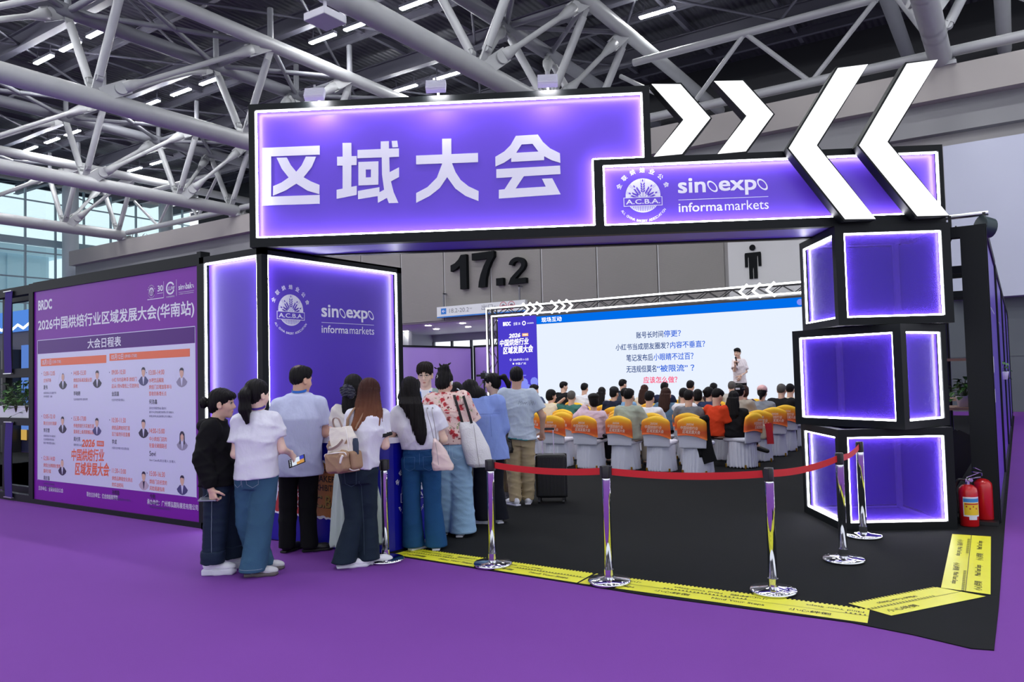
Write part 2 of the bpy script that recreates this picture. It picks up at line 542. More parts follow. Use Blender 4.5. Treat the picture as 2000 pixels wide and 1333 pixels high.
# roof trusses: one big lower tube, two upper tubes, V struts and pinned rods
UZ, LZ, UW = 15.02, 11.45, 1.76
NODES = [-4.5, 1.6, 7.7, 13.85, 19.95, 24.3, 27.6]
def truss(x, label, ys):
    t = thing('roof_truss', label, 'roof truss', (x, 28, LZ), group='tubular roof trusses across the hall')
    O = Vector((x, 28, LZ))
    y0, y1 = ys[0] - 3, 28.1
    z = lambda y: LZ + .28 * max(0, min(1, (24 - y) / 12)) if y > 24 else LZ + .1
    def part(name, fn, m=STEELW):
        b = MB(); fn(b)
        b.v = [tuple(Vector(v) - O) for v in b.v]
        return b.build(name, m, t)
    def lower(b):
        b.ring((x, y0, LZ), (x, y1, LZ), .34, .34, 20)
        for yy in ys:
            for d in (-1.9, -1.2, 1.2, 1.9):
                b.ring((x, yy + d - .03, LZ), (x, yy + d + .03, LZ), .346, .346, 20, caps=False)
    part('lower_chord', lower)
    for sgn in (-1, 1):
        part('upper_chord', lambda b: b.ring((x + sgn * UW, y0, UZ), (x + sgn * UW, 39, UZ), .27, .27, 16), STEELG if sgn < 0 else STEELW)
    for i, yy in enumerate(ys):
        for sgn in (-1, 1):
            def strut(b):
                a, c = Vector((x + sgn * .12, yy, LZ + .3)), Vector((x + sgn * UW, yy, UZ - .2))
                d = (c - a).normalized()
                b.ring(a + d * .5, c - d * .4, .15, .15, 12)
                b.bar(a, a + d * .62, .07, .3, up=(0, 1, 0)); b.bar(c - d * .55, c, .07, .3, up=(0, 1, 0))
                q = a + d * .42
                b.ring(q - Vector((0, .1, 0)), q + Vector((0, .1, 0)), .13, .13, 14)
            part('strut', strut)
            if i + 1 < len(ys):
                def rod(b):
                    a, c = Vector((x + sgn * .2, yy + .25, LZ + .2)), Vector((x + sgn * UW, ys[i + 1] - .2, UZ - .1))
                    d = (c - a).normalized()
                    b.tube([a + d * .7, a + d * 1.0, a + d * 1.5, c - d * 1.5, c - d * 1.0, c - d * .7], [.22, .2, .1, .1, .2, .22], 12)
                    b.bar(a - d * .1, a + d * .9, .09, .5, up=(0, 0, 1)); b.bar(c - d * .9, c + d * .1, .09, .5, up=(0, 0, 1))
                    for q in (a + d * .6, c - d * .6):
                        n = d.cross(Vector((0, 0, 1))).normalized()
                        b.ring(q - n * .13, q + n * .13, .22, .22, 16)
                part('pinned_rod', rod)
        if i + 1 < len(ys):
            def lace(b):
                b.ring((x - UW, yy, UZ), (x + UW, ys[i + 1], UZ), .1, .1, 8); b.ring((x + UW, yy, UZ), (x - UW, ys[i + 1], UZ), .1, .1, 8)
                b.ring((x - UW, yy, UZ), (x + UW, yy, UZ), .12, .12, 8)
                for sgn in (-1, 1):
                    b.ring((x + sgn * UW, yy, UZ), (x + sgn * UW, yy, 16.5), .12, .12, 8)
            part('cross_bracing', lace, STEELG)
    def bearing(b):
        b.bx(x - .45, x + .45, 27.9, 29.0, 11.13, 11.25); b.bx(x - .06, x + .06, 27.95, 28.9, 11.2, LZ)
        b.bx(x - .4, x + .4, 28.3, 28.4, 11.2, LZ)
    part('bearing', bearing)
    return t
truss(-1.7, 'tubular roof truss ending above the white chevrons, its V struts spreading over the beam', [7.7, 13.85, 19.95, 24.0, 27.2])
truss(-14.2, 'tubular roof truss crossing behind the top of the purple title sign', NODES)
truss(-26.2, 'tubular roof truss whose thick tube runs into the left edge of the title sign', NODES)
truss(-37.6, 'tubular roof truss landing on the beam just left of the title sign', [7.7, 13.5, 19.4, 24.36, 27.7])
truss(-49.5, 'tubular roof truss nearest the tall windows, lowest in the view', [12.5, 18.4, 24.27, 27.7])

# planar wall trusses between them along the beam
def wall_truss(x0, x1, label):
    t = thing('wall_truss', label, 'roof truss', ((x0 + x1) / 2, 28.2, 11.4), group='flat tube trusses along the wall beam')
    O = Vector(((x0 + x1) / 2, 28.2, 11.4))
    def part(name, fn):
        b = MB(); fn(b); b.v = [tuple(Vector(v) - O) for v in b.v]; b.build(name, STEELW, t)
    part('upper_chord', lambda b: b.ring((x0 + UW, 28.2, 14.0), (x1 - UW, 28.2, 14.0), .15, .15, 12))
    part('lower_chord', lambda b: b.ring((x0 + .3, 28.2, 11.62), (x1 - .3, 28.2, 11.62), .17, .17, 12))
    n = 2
    L = (x1 - x0 - 2 * UW) / n
    for i in range(n):
        a = x0 + UW + L * i
        part('brace', lambda b: b.ring((a + (.0 if i else -.6), 28.2, 14.0 if i else 13.6), (a + L / 2, 28.2, 11.62), .09, .09, 10))
        part('brace', lambda b: b.ring((a + L / 2, 28.2, 11.62), (a + L, 28.2, 14.0), .09, .09, 10))
xs = [-49.5, -37.6, -26.2, -14.2, -1.7]
lbs = ['flat tube truss along the beam left of the title sign, nearest the windows', 'flat tube truss along the beam reaching the left edge of the title sign',
       'flat tube truss along the beam behind the title sign', 'flat zigzag tube truss along the beam behind the white chevrons']
for i in range(4):
    wall_truss(xs[i], xs[i + 1], lbs[i])
wall_truss(-1.7, 10.5, 'flat tube truss along the beam at the right edge of the view')

# ceiling lamps: the rows the photo shows and the rows the hall carries on with
LAMP = glow('lamp_tube', (.97, .98, 1.0), LAMP_POWER)
def lamp_proto():
    t = thing('ceiling_lamp', '', 'ceiling lamp', group='linear ceiling lamps')
    b = MB(); b.bx(-.78, .78, -.1, .1, .0, .12); b.bx(-.6, -.56, -.02, .02, .12, .5); b.bx(.56, .6, -.02, .02, .12, .5)
    b.build('housing', RAFT, t)
    b = MB(); b.bx(-.75, .75, -.09, .09, -.05, .0); b.build('diffuser', LAMP, t)
    return t
_lp = lamp_proto(); _first = True
rows = {16.6: ([-35.6, -33.3, -31.1, -14, -7, -4.6, -2, 3], 'row nearest the camera'),
        22.5: ([-49.9, -47.25, -44.9, -37.05, -34.4, -32.0, -24.2, -22.1, -19.0, -2, 1, 4.5], 'middle row'),
        28.9: ([-49.5, -46.8, -25.2, -22.55, -11.65, 2], 'row over the wall beam'),
        10.6: ([-40, -36, -32, -28, -24, -20, -16, -12, -8, -4, 0, 4], 'row above the entrance'),
        4.6: ([-40, -35, -30, -25, -20, -15, -10, -5, 0, 4], 'row above the visitors'),
        -1.4: ([-38, -32, -26, -20, -14, -8, -2, 4], 'row above the camera')}
ORD = ['first', 'second', 'third', 'fourth', 'fifth', 'sixth', 'seventh', 'eighth', 'ninth', 'tenth', 'eleventh', 'twelfth', 'thirteenth', 'fourteenth', 'fifteenth', 'sixteenth', 'seventeenth']
for y, (xl, nm) in rows.items():
    for k, x in enumerate(xl):
        o = _lp if _first else copy_tree(_lp)
        _first = False
        o.location = (x, y, 16.12)
        o['label'] = 'long white ceiling lamp, %s from the left in the %s' % (ORD[k], nm)
# wireless box under the tube left of the title sign and small detectors
b = MB(); b.box((0, 0, 0), (.75, .75, .2)); b.ring((0, 0, .1), (0, 0, .5), .05, .05); b.box((0, 0, .5), (.3, .12, .1))
o = tag(b.build('speaker_box', mat('pale_box', lin(190, 190, 200), .5), bevel=.02), 'flat white box hanging under the thick tube left above the title sign', 'speaker')
o.location = (-14.2, 13.3, LZ - .78)
# ------------------------------------------------------------------ logos drawn on flat faces
def acba(b, fr, cx, cy, r, white=0, dark=1, d=.0015):
    b.disc(cx, cy, r, fr, d, white, n=48)
    # rays
    for ang in (8, 14, 36, 41, 82, 98, 139, 144, 166, 172):
        a = math.radians(ang)
        p = [(cx + r * k * math.cos(a) - q * .006 * r * math.sin(a), cy + r * k * math.sin(a) + q * .006 * r * math.cos(a)) for k, q in ((.72, -1), (.98, -1), (.98, 1), (.72, 1))]
        b.poly(p, fr, d * 2, dark)
    # ears of wheat
    for base, ang, L in (((0, -.1), 90, .85), ((-.08, -.12), 122, .66), ((.08, -.12), 58, .66), ((-.15, -.15), 155, .55), ((.15, -.15), 25, .55)):
        a = math.radians(ang)
        ux, uy = math.cos(a), math.sin(a)
        bx_, by = cx + base[0] * r, cy + base[1] * r
        b.poly([(bx_ - uy * .012 * r, by + ux * .012 * r), (bx_ + uy * .012 * r, by - ux * .012 * r), (bx_ + ux * L * r * .6 + uy * .012 * r, by + uy * L * r * .6 - ux * .012 * r), (bx_ + ux * L * r * .6 - uy * .012 * r, by + uy * L * r * .6 + ux * .012 * r)], fr, d * 2, dark)
        for k in range(4):
            t = L * (.42 + .16 * k) * r
            for sd in (-1, 1):
                b.disc(bx_ + ux * t - uy * sd * .075 * r, by + uy * t + ux * sd * .075 * r, .085 * r, fr, d * 2, dark, ry=.04 * r, n=10, rot=a + sd * .5)
        b.disc(bx_ + ux * (L + .12) * r, by + uy * (L + .12) * r, .08 * r, fr, d * 2, dark, ry=.04 * r, n=10, rot=a)
    for k in range(15):
        x = -.66 + .095 * k
        y0 = -math.sqrt(max(0, .93 - x * x)) * .96
        if y0 < -.66:
            b.poly([(cx + x * r, cy - .62 * r), (cx + (x + .035) * r, cy - .62 * r), (cx + (x + .07 * (x) + .03) * r, cy + y0 * r), (cx + (x + .07 * x) * r, cy + y0 * r)], fr, d * 2, dark)
    b.rect(cx - 1.13 * r, cy - .62 * r, cx + 1.10 * r, cy - .1 * r, fr, d * 3, white)
    b.rect(cx - 1.09 * r, cy - .585 * r, cx + 1.06 * r, cy - .135 * r, fr, d * 4, dark)
    b.text('A.C.B.A.', fr, cx - .01 * r, cy - .50 * r, h=.28 * r, w=1.96 * r, align='C', bold=.02, slot=white, d=d * 5)
    for i, ch in enumerate('全联烘焙业公会'):
        a = math.radians(157 - 22.3 * i)
        rr = 1.48 * r
        ca, sa = math.cos(a), math.sin(a)
        # centre each glyph on the arc
        b.text(ch, fr, cx + ca * (rr - .15 * r), cy + sa * (rr - .15 * r), h=.30 * r, align='C', bold=.03, slot=white, d=d, rot=a - math.pi / 2)
    s = 'ALL CHINA BAKERY ASSOCIATION'
    for i, ch in enumerate(s):
        if ch == ' ':
            continue
        a = math.radians(216 + 108 * i / (len(s) - 1))
        rr = 1.56 * r
        b.text(ch, fr, cx + math.cos(a) * rr, cy + math.sin(a) * rr, cap=.2 * r, align='C', bold=.02, slot=white, d=d, rot=a + math.pi / 2)

def sinoexpo(b, fr, x0, x1, y_line, white=0, d=.0015, ring=True):
    W = x1 - x0
    h = W * .17
    yb = y_line + W * .075
    b.text('sin', fr, x0, yb, h=h, w=W * .31, bold=.03, slot=white, d=d)
    b.text('exp', fr, x0 + W * .455, yb - W * .045, h=h * 1.02, w=W * .42, bold=.03, slot=white, d=d)
    for cx in (.385, .94):
        b.disc(x0 + W * cx, yb + W * .065, W * .078, fr, d, white, ry=W * .042, inner=.72, rot=math.radians(-52), n=26)
    b.rect(x0, y_line - W * .003, x1, y_line + W * .003, fr, d, white)
    b.text('informa', fr, x0, y_line - W * .14, h=W * .105, w=W * .49, bold=.018, slot=white, d=d)
    b.text('markets', fr, x0 + W * .515, y_line - W * .14, h=W * .108, w=W * .485, slot=white, d=d)

def led_loop(b, pts, r=.0075, slot=0, shut=True):
    """A square LED strip through 3-D points."""
    k = len(pts)
    for i in range(k if shut else k - 1):
        b.bar(pts[i], pts[(i + 1) % k], 2 * r, 2 * r, slot)

# ------------------------------------------------------------------ entrance header with the title
HA = math.radians(30)
HP = Vector((-6.47, 5.13, 0))
HM = Matrix.Translation(HP) @ Matrix.Rotation(HA, 4, 'Z')
hd = thing('entrance_sign', 'wide black framed purple title sign bridging the booth entrance, edged with white light strips', 'sign', HP, HA)
FF = Frame((0, 0, 0), (1, 0, 0), (0, 0, 1))          # front face, normal -y
outer = [(-.12, 2.985), (6.85, 2.985), (6.85, 3.755), (4.02, 3.755), (4.02, 4.485), (-.12, 4.485)]
big = [(-.055, 3.08), (3.44, 3.08), (3.44, 3.75), (3.95, 3.75), (3.95, 4.42), (-.055, 4.42)]
small = [(3.53, 3.075), (6.81, 3.075), (6.81, 3.69), (3.53, 3.69)]
b = MB()
b.poly([outer, big, small], FF, 0, 0, thick=.09)
b.poly(outer, Frame((0, .69, 0), (1, 0, 0), (0, 0, 1)), 0, 0, thick=.01)
b.bx(-.12, 4.02, .09, .7, 4.46, 4.485); b.bx(4.02, 6.85, .09, .7, 3.73, 3.755)
b.bx(-.12, -.10, .09, .7, 2.985, 4.485); b.bx(6.83, 6.85, .09, .7, 2.985, 3.755); b.bx(4.0, 4.02, .09, .7, 3.755, 4.485)
b.bx(-.12, 6.85, .62, .7, 2.975, 3.06)
b.build('frame', BLACKP, hd)
b = MB(); b.bx(-.1, 6.84, .09, .62, 2.99, 3.0); b.build('soffit', PURP_D, hd)
bk = Frame((0, .085, 0), (1, 0, 0), (0, 0, 1))
b = MB(); b.poly([(-.08, 3.05), (3.46, 3.05), (3.46, 3.73), (3.97, 3.73), (3.97, 4.44), (-.08, 4.44)], bk, 0); b.build('title_panel', PURP, hd)['label'] = 'purple film panel behind the title'
b = MB(); b.poly([(3.51, 3.05), (6.83, 3.05), (6.83, 3.71), (3.51, 3.71)], bk, 0); b.build('logo_panel', PURP, hd)['label'] = 'purple film panel behind the logos'
def inset(l, q):
    k = len(l); out = []
    for i in range(k):
        p, c, n = Vector(l[i - 1]), Vector(l[i]), Vector(l[(i + 1) % k])
        a, e = (c - p).normalized(), (n - c).normalized()
        out.append(tuple(c + q * (Vector((-a.y, a.x)) + Vector((-e.y, e.x)))))
    return out
for nm, lp in (('title', big), ('logo', small)):
    b = MB(); led_loop(b, [(x, .022, z) for x, z in inset(lp, .009)]); b.build('light_strip', LEDM, hd)
LET = {
'qu': [[(-.001, 4.043), (.607, 4.041), (.606, 3.946), (.088, 3.95), (.082, 3.524), (.598, 3.522), (.597, 3.43), (-.012, 3.434)],
       [(.147, 3.932), (.254, 3.93), (.295, 3.85), (.354, 3.775), (.413, 3.841), (.459, 3.931), (.567, 3.926), (.519, 3.82), (.432, 3.715), (.508, 3.668), (.598, 3.628), (.595, 3.53), (.47, 3.572), (.353, 3.651), (.242, 3.586), (.103, 3.533), (.107, 3.634), (.195, 3.668), (.273, 3.718), (.201, 3.814)]],
'yu': [[(.85, 4.058), (.942, 4.055), (.942, 3.915), (.996, 3.914), (.994, 3.82), (.939, 3.82), (.934, 3.592), (.991, 3.601), (.99, 3.507), (.778, 3.474), (.78, 3.568), (.843, 3.578), (.847, 3.821), (.789, 3.822), (.79, 3.915), (.849, 3.914)],
       [(1.007, 3.977), (1.251, 3.976), (1.253, 4.056), (1.337, 4.055), (1.337, 3.977), (1.441, 3.975), (1.439, 3.887), (1.339, 3.887), (1.339, 3.729), (1.438, 3.776), (1.436, 3.676), (1.351, 3.633), (1.377, 3.52), (1.424, 3.406), (1.325, 3.408), (1.306, 3.463), (1.211, 3.416), (1.211, 3.486), (1.004, 3.461), (1.004, 3.547), (1.23, 3.577), (1.229, 3.524), (1.279, 3.549), (1.26, 3.709), (1.261, 3.888), (1.005, 3.89)],
       [(1.368, 4.056), (1.425, 4.056), (1.433, 3.988), (1.374, 3.988)],
       [[(1.014, 3.85), (1.224, 3.848), (1.219, 3.604), (1.01, 3.604)], [(1.09, 3.768), (1.145, 3.768), (1.143, 3.685), (1.089, 3.684)]]],
'da': [[(1.895, 4.055), (1.989, 4.053), (1.987, 3.891), (2.263, 3.891), (2.261, 3.796), (1.992, 3.796), (2.026, 3.702), (2.078, 3.617), (2.158, 3.548), (2.26, 3.495), (2.256, 3.393), (2.123, 3.451), (2.019, 3.533), (1.938, 3.654), (1.859, 3.544), (1.754, 3.466), (1.611, 3.4), (1.613, 3.5), (1.731, 3.557), (1.832, 3.652), (1.891, 3.798), (1.619, 3.8), (1.62, 3.891), (1.893, 3.891)]],
'hui': [[[(2.658, 4.051), (2.884, 4.055), (2.934, 3.975), (3.005, 3.906), (3.104, 3.851), (3.106, 3.751), (3.018, 3.783), (2.942, 3.828), (2.941, 3.788), (2.603, 3.783), (2.604, 3.825), (2.531, 3.779), (2.44, 3.742), (2.441, 3.843), (2.534, 3.894), (2.601, 3.957)],
         [(2.715, 3.96), (2.827, 3.961), (2.885, 3.878), (2.656, 3.875)]],
        [(2.448, 3.714), (3.102, 3.724), (3.104, 3.637), (2.728, 3.63), (2.641, 3.506), (2.951, 3.513), (2.913, 3.596), (3.019, 3.596), (3.099, 3.429), (2.466, 3.41), (2.469, 3.499), (2.528, 3.503), (2.612, 3.626), (2.446, 3.623)]]}
for k, ps in LET.items():
    b = MB()
    for p in ps:
        b.poly(p, Frame((0, .083, 0), (1, 0, 0), (0, 0, 1)), .012, 0, thick=.012)
    b.build('title_character', WHITEP, hd)
b = MB()
lf = Frame((0, .084, 0), (1, 0, 0), (0, 0, 1))
acba(b, lf, 3.932, 3.385, .175)
sinoexpo(b, lf, 4.285, 5.178, 3.324)
b.build('logo_print', [WHITEP, PURP], hd)

def chevron(pts, y0, depth, label):
    t = thing('chevron_light_box', label, 'light box', HP, HA, 'white chevron light boxes on the entrance sign')
    b = MB(); f = Frame((0, y0, 0), (1, 0, 0), (0, 0, 1))
    b.poly(inset(pts, .012 if sum(pts[i][0] * pts[(i + 1) % 6][1] - pts[(i + 1) % 6][0] * pts[i][1] for i in range(6)) > 0 else -.012), f, .003, 0, thick=.02); b.build('lit_face', glow('lightbox_face', (.97, .97, 1.0), 1.35), t)
    b = MB(); b.poly(pts, f, -.006, 0, thick=depth); b.build('case', BLACKP, t)
chevron([(4.04, 4.508), (4.345, 4.506), (4.639, 4.127), (4.338, 3.757), (4.037, 3.757), (4.336, 4.125)], .02, .14, 'white lit chevron pointing right, next to the tall part of the title sign')
chevron([(4.663, 4.507), (4.964, 4.512), (5.26, 4.139), (4.969, 3.757), (4.67, 3.757), (4.961, 4.135)], .02, .14, 'white lit chevron pointing right, second from the tall part of the title sign')
chevron([(5.817, 4.527), (6.124, 4.537), (5.614, 3.756), (6.129, 3.011), (5.825, 3.005), (5.31, 3.741)], -.15, .145, 'large white lit chevron pointing left, overlapping the logo panel beside the right pointing pair')
chevron([(6.472, 4.537), (6.783, 4.549), (6.283, 3.761), (6.813, 3.019), (6.503, 3.009), (5.98, 3.74)], -.15, .145, 'large white lit chevron pointing left at the outer end of the entrance sign')

# floodlights on the top edge
def floodlight():
    t = thing('floodlight', '', 'floodlight', group='white floodlights on top of the entrance sign')
    b = MB()
    M = Matrix.Rotation(math.radians(-28), 3, 'X')
    b.box((0, 0, 0), (.2, .05, .12), M=M)
    for i in range(9):
        b.box(M @ Vector((0, -.03, -.05 + .0125 * i)), (.2, .03, .004), M=M)
    b.build('housing', mat('white_lamp_housing', lin(225, 226, 235), .4), t)
    b = MB(); b.bar((-.03, .02, .04), (-.03, .12, .1), .012, .012); b.bar((.03, .02, .04), (.03, .12, .1), .012, .012); b.ring((0, 0, .06), (0, -.01, .1), .012, .012, 8); b.bar((0, .12, .1), (0, .16, -.06), .02, .02)
    b.build('bracket', STEELW, t)
    b = MB(); b.box(M @ Vector((0, .027, 0)), (.18, .004, .1), M=M); b.build('lens', glow('floodlight_lens', (1, .97, 1), 80), t)
    return t
f0 = floodlight()
for i, (s, z, lab) in enumerate(((.62, 4.555, 'white finned floodlight on the title sign above its first character'), (1.87, 4.575, 'white finned floodlight on the title sign above its third character'), (3.0, 4.575, 'white finned floodlight on the title sign above its last character'))):
    o = f0 if i == 0 else copy_tree(f0)
    o.location = HM @ Vector((s, -.10, z - .04)); o.rotation_euler = (0, 0, HA); o['label'] = lab
b = MB()
rnd = random.Random(4)
pts = [(.1 + .13 * i, .2 + .06 * rnd.random(), 4.492 + .02 * rnd.random()) for i in range(29)]
b.tube([HM @ Vector(p) for p in pts], .008, 6)
tag(b.build('power_cable', WHITEP), 'white power cable lying along the top edge of the title sign', 'cable')
b = MB()
pts = [HM @ Vector((4.45 + .06 * i, .25 + .05 * math.sin(i * 1.7), 3.775 + .02 * abs(math.sin(i)))) for i in range(14)]
b.tube(pts, .007, 6)
tag(b.build('power_cable', WHITEP), 'white cable coiled between the two chevrons pointing right', 'cable')

# ------------------------------------------------------------------ left pillar box
pl = thing('entrance_pillar', 'black framed purple pillar under the title sign, with logos and white light strips', 'pillar', (-6.47, 5.13, 0))
X0, X1, YB, ZT = -1.06, 0.0, 2.15, 2.985
b = MB()
for x in (X0, X1 - .08):
    for y in (0, YB - .08):
        b.bx(x, x + .08, y, y + .08, 0, ZT)
for z in (0, ZT - .07):
    b.bx(X0, X1, 0, .08, z, z + .07); b.bx(X0, X1, YB - .08, YB, z, z + .07)
    b.bx(X0, X0 + .08, 0, YB, z, z + .07); b.bx(X1 - .08, X1, 0, YB, z, z + .07)
b.bx(X0, X1, 0.02, YB, ZT - .02, ZT - .003)
b.build('frame', BLACKP, pl)
b = MB(); b.bx(X0 + .02, X1 - .04, .072, .078, .03, ZT - .03); b.build('front_panel', PURP_D, pl)
b = MB(); b.bx(X1 - .078, X1 - .072, .04, YB - .03, .03, ZT - .03); b.build('side_panel', PURP_D, pl)
b = MB(); b.bx(X0 + .02, X1 - .04, YB - .05, YB - .04, .03, ZT - .03); b.build('back_panel', PURP_D, pl)
b = MB(); z0, z1 = .082, ZT - .082
led_loop(b, [(X0 + .09, .02, z0), (X1 - .09, .02, z0), (X1 - .09, .02, z1), (X0 + .09, .02, z1)]); b.build('light_strip', LEDM, pl)
b = MB()
led_loop(b, [(X1 - .02, .09, z0), (X1 - .02, YB - .09, z0), (X1 - .02, YB - .09, z1), (X1 - .02, .09, z1)]); b.build('light_strip', LEDM, pl)
b = MB()
sf = Frame((X1 - .071, 0, 0), (0, 1, 0), (0, 0, 1))
acba(b, sf, .435, 2.36, .17)
sinoexpo(b, sf, .868, 1.71, 2.245)
b.build('logo_print', [WHITEP, PURP_D], pl)

# ------------------------------------------------------------------ right pillar: three stacked cubes
def film():
    m = bpy.data.materials.new('translucent_purple_film'); m.use_nodes = True
    nt = m.node_tree; p = nt.nodes['Principled BSDF']
    p.inputs['Base Color'].default_value = (.085, .036, .46, 1); p.inputs['Roughness'].default_value = .3
    t = nt.nodes.new('ShaderNodeBsdfTransparent'); t.inputs[0].default_value = (.82, .74, 1, 1)
    mx = nt.nodes.new('ShaderNodeMixShader'); mx.inputs[0].default_value = .6
    nt.links.new(p.outputs[0], mx.inputs[1]); nt.links.new(t.outputs[0], mx.inputs[2]); nt.links.new(mx.outputs[0], nt.nodes['Material Output'].inputs[0])
    return m
FILM = film()
def cube(loc, rz, w, d, z0, z1, label, flip=False):
    """Open-framed cube, corner at loc; lit faces: y=0 (w wide) and x=0 (d deep)."""
    t = thing('light_cube', label, 'light cube', (*loc, 0), rz, 'stacked light cubes of the right entrance pillar')
    q = .085
    b = MB()
    for x in (0, w - q):
        for y in (0, d - q):
            b.bx(x, x + q, y, y + q, z0, z1)
    for z in (z0, z1 - .075):
        b.bx(q, w - q, 0, q, z, z + .075); b.bx(q, w - q, d - q, d, z, z + .075)
        b.bx(0, q, q, d - q, z, z + .075); b.bx(w - q, w, q, d - q, z, z + .075)
    b.build('frame', BLACKP, t)
    sx = 0 if not flip else w            # the second lit face
    b = MB()
    b.bx(.03, w - .03, d - .06, d - .05, z0 + .02, z1 - .02)
    xb = (w - .06) if not flip else .05
    b.bx(xb, xb + .01, .03, d - .03, z0 + .02, z1 - .02)
    b.bx(.03, w - .03, .03, d - .03, z0 + .03, z0 + .04); b.bx(.03, w - .03, .03, d - .03, z1 - .04, z1 - .03)
    b.build('inner_lining', PURP, t)
    b = MB(); px_ = (w - .13) if not flip else .08
    b.bx(px_, px_ + .05, d - .13, d - .08, z0 + .05, z1 - .05)
    zz = z0 + .045 if z0 < 1.5 else z1 - .065
    b.bx(.06, w - .06, d - .09, d - .075, zz, zz + .02); b.bx(px_ + .02, px_ + .035, .06, d - .06, zz, zz + .02)
    b.build('inner_post', mat('pale_violet_post', lin(196, 184, 240), .35), t)
    b = MB(); b.bx(.04, w - .04, .050, .054, z0 + .04, z1 - .04); b.build('front_panel', FILM, t)
    xs = .050 if not flip else w - .054
    b = MB(); b.bx(xs, xs + .004, .04, d - .04, z0 + .04, z1 - .04); b.build('side_panel', FILM, t)
    b = MB(); led_loop(b, [(q + .008, .02, z0 + .083), (w - q - .008, .02, z0 + .083), (w - q - .008, .02, z1 - .083), (q + .008, .02, z1 - .083)]); b.build('light_strip', LEDM, t)
    xl = .02 if not flip else w - .02
    b = MB(); led_loop(b, [(xl, q + .008, z0 + .083), (xl, d - q - .008, z0 + .083), (xl, d - q - .008, z1 - .083), (xl, q + .008, z1 - .083)]); b.build('light_strip', LEDM, t)
    return t
cube((-1.50, 7.97), math.radians(32), 1.10, 1.04, .006, .985, 'glowing purple cube standing on the black carpet, lowest of the right pillar')
_a = math.radians(-25.9)
_w, _d = 1.25, .75
cube((-.93 - _w * math.cos(_a), 8.10 - _w * math.sin(_a)), _a, _w, _d, .987, 1.995, 'glowing purple cube turned askew, middle of the right pillar', True)
cube((-1.455, 7.99), math.radians(31), 1.106, 1.05, 2.0, 2.982, 'glowing purple cube carrying the end of the title sign, topmost of the right pillar')

# ------------------------------------------------------------------ schedule board
sb = thing('schedule_board', 'large purple conference schedule board in a black frame left of the entrance', 'notice board', (-7.53, 5.15, 0))
ox = -7.53
b = MB()
b.bx(-3.94, -3.82, 0, .3, 0, 3.03); b.bx(-.07, 0, 0, .12, 0, 3.06)
b.bx(-3.82, -.07, 0, .12, 2.91, 3.04); b.bx(-3.82, -.07, 0, .12, 0, .06); b.bx(-3.9, -.02, .1, .12, .02, 3.0)
b.build('frame', BLACKP, sb)
PB = mat('board_purple', lin(126, 32, 164), .3, spec=.25, noise=(.8, .1))
b = MB(); b.bx(-3.82, -.06, .02, .06, .05, 2.92); b.build('print_sheet', PB, sb)
bf = Frame((0, .0195, 0), (1, 0, 0), (0, 0, 1))
WB = mat('board_white', lin(216, 217, 244), .25)
ORG = mat('board_orange', lin(238, 108, 66), .3)
NAVY = mat('board_navy', lin(70, 68, 118), .3)
DKB = mat('board_dark', lin(42, 38, 62), .3)
SKN = mat('print_skin', lin(222, 180, 160), .4)
B2 = mat('board_dark_purple', lin(84, 22, 126), .3, spec=.25)
b = MB()
b.rect(-3.72, .33, -.14, 2.045, bf, .001, 0)
b.rect(-3.725, 2.05, -.135, 2.225, bf, .001, 1)
for q in ((-3.73, .322, -3.722, 2.235), (-.142, .322, -.134, 2.235), (-3.73, 2.228, -.134, 2.236)):
    b.rect(*q, bf, .0015, 0)
b.build('schedule_field', [WB, B2], sb)
b = MB()
b.rect(-3.635, 1.875, -1.975, 1.975, bf, .002, 0); b.rect(-1.903, 1.897, -.237, 1.987, bf, .002, 0)
b.build('date_bar', ORG, sb)
def letter(fn, name='lettering', m=None):
    b = MB(); fn(b); return b.build(name, m or [WHITEP, PB], sb)
letter(lambda b: b.text('2026中国烘焙行业区域发展大会(华南站)', bf, -3.71, 2.335, h=.195, w=3.56, bold=.03, slot=0), 'main_heading')
letter(lambda b: b.text('大会日程表', bf, -2.03, 2.07, h=.125, w=.78, align='C', bold=.025, d=.002), 'sub_heading')
letter(lambda b: (b.text('05月11日', bf, -3.59, 1.89, h=.07, w=.24, bold=.02, d=.003), b.text('(12:00-17:00)', bf, -3.33, 1.895, h=.05, w=.24, bold=.01, d=.003)), 'date_lettering')
letter(lambda b: (b.text('05月12日', bf, -1.86, 1.91, h=.065, w=.27, bold=.02, d=.003), b.text('(09:00-17:00)', bf, -1.56, 1.915, h=.048, w=.27, bold=.01, d=.003)), 'date_lettering')
letter(lambda b: b.text('BRDC', bf, -3.71, 2.645, h=.14, w=.38, bold=.05), 'logo_lettering')
letter(lambda b: b.text('主办单位：全联烘焙业公会', bf, -3.70, .19, h=.06, w=.66, bold=.012), 'footer_lettering')
letter(lambda b: b.text('联合主办单位：亿合烘焙商学院', bf, -2.45, .185, h=.062, w=.72, bold=.012), 'footer_lettering')
letter(lambda b: b.text('承办单位：广州博泓国际展览有限公司', bf, -1.1, .185, h=.065, w=.99, bold=.012), 'footer_lettering')
letter(lambda b: (acba(b, bf, -.985, 2.69, .05, 0, 1), b.rect(-1.07, 2.595, -.74, 2.603, bf, .001), b.text('30', bf, -.86, 2.68, h=.07, w=.11, bold=.03), b.rect(-.865, 2.655, -.75, 2.66, bf, .001)), 'emblem')
letter(lambda b: (b.rect(-.738, 2.60, -.733, 2.79, bf, .001), b.disc(-.605, 2.70, .085, bf, .001, 0, ry=.075, inner=.72, a0=.5, a1=5.9), b.text('LUW', bf, -.655, 2.675, h=.045, w=.13, bold=.02, slant=.3), b.text('亿合烘焙商学院', bf, -.685, 2.592, h=.02, w=.16)), 'emblem')
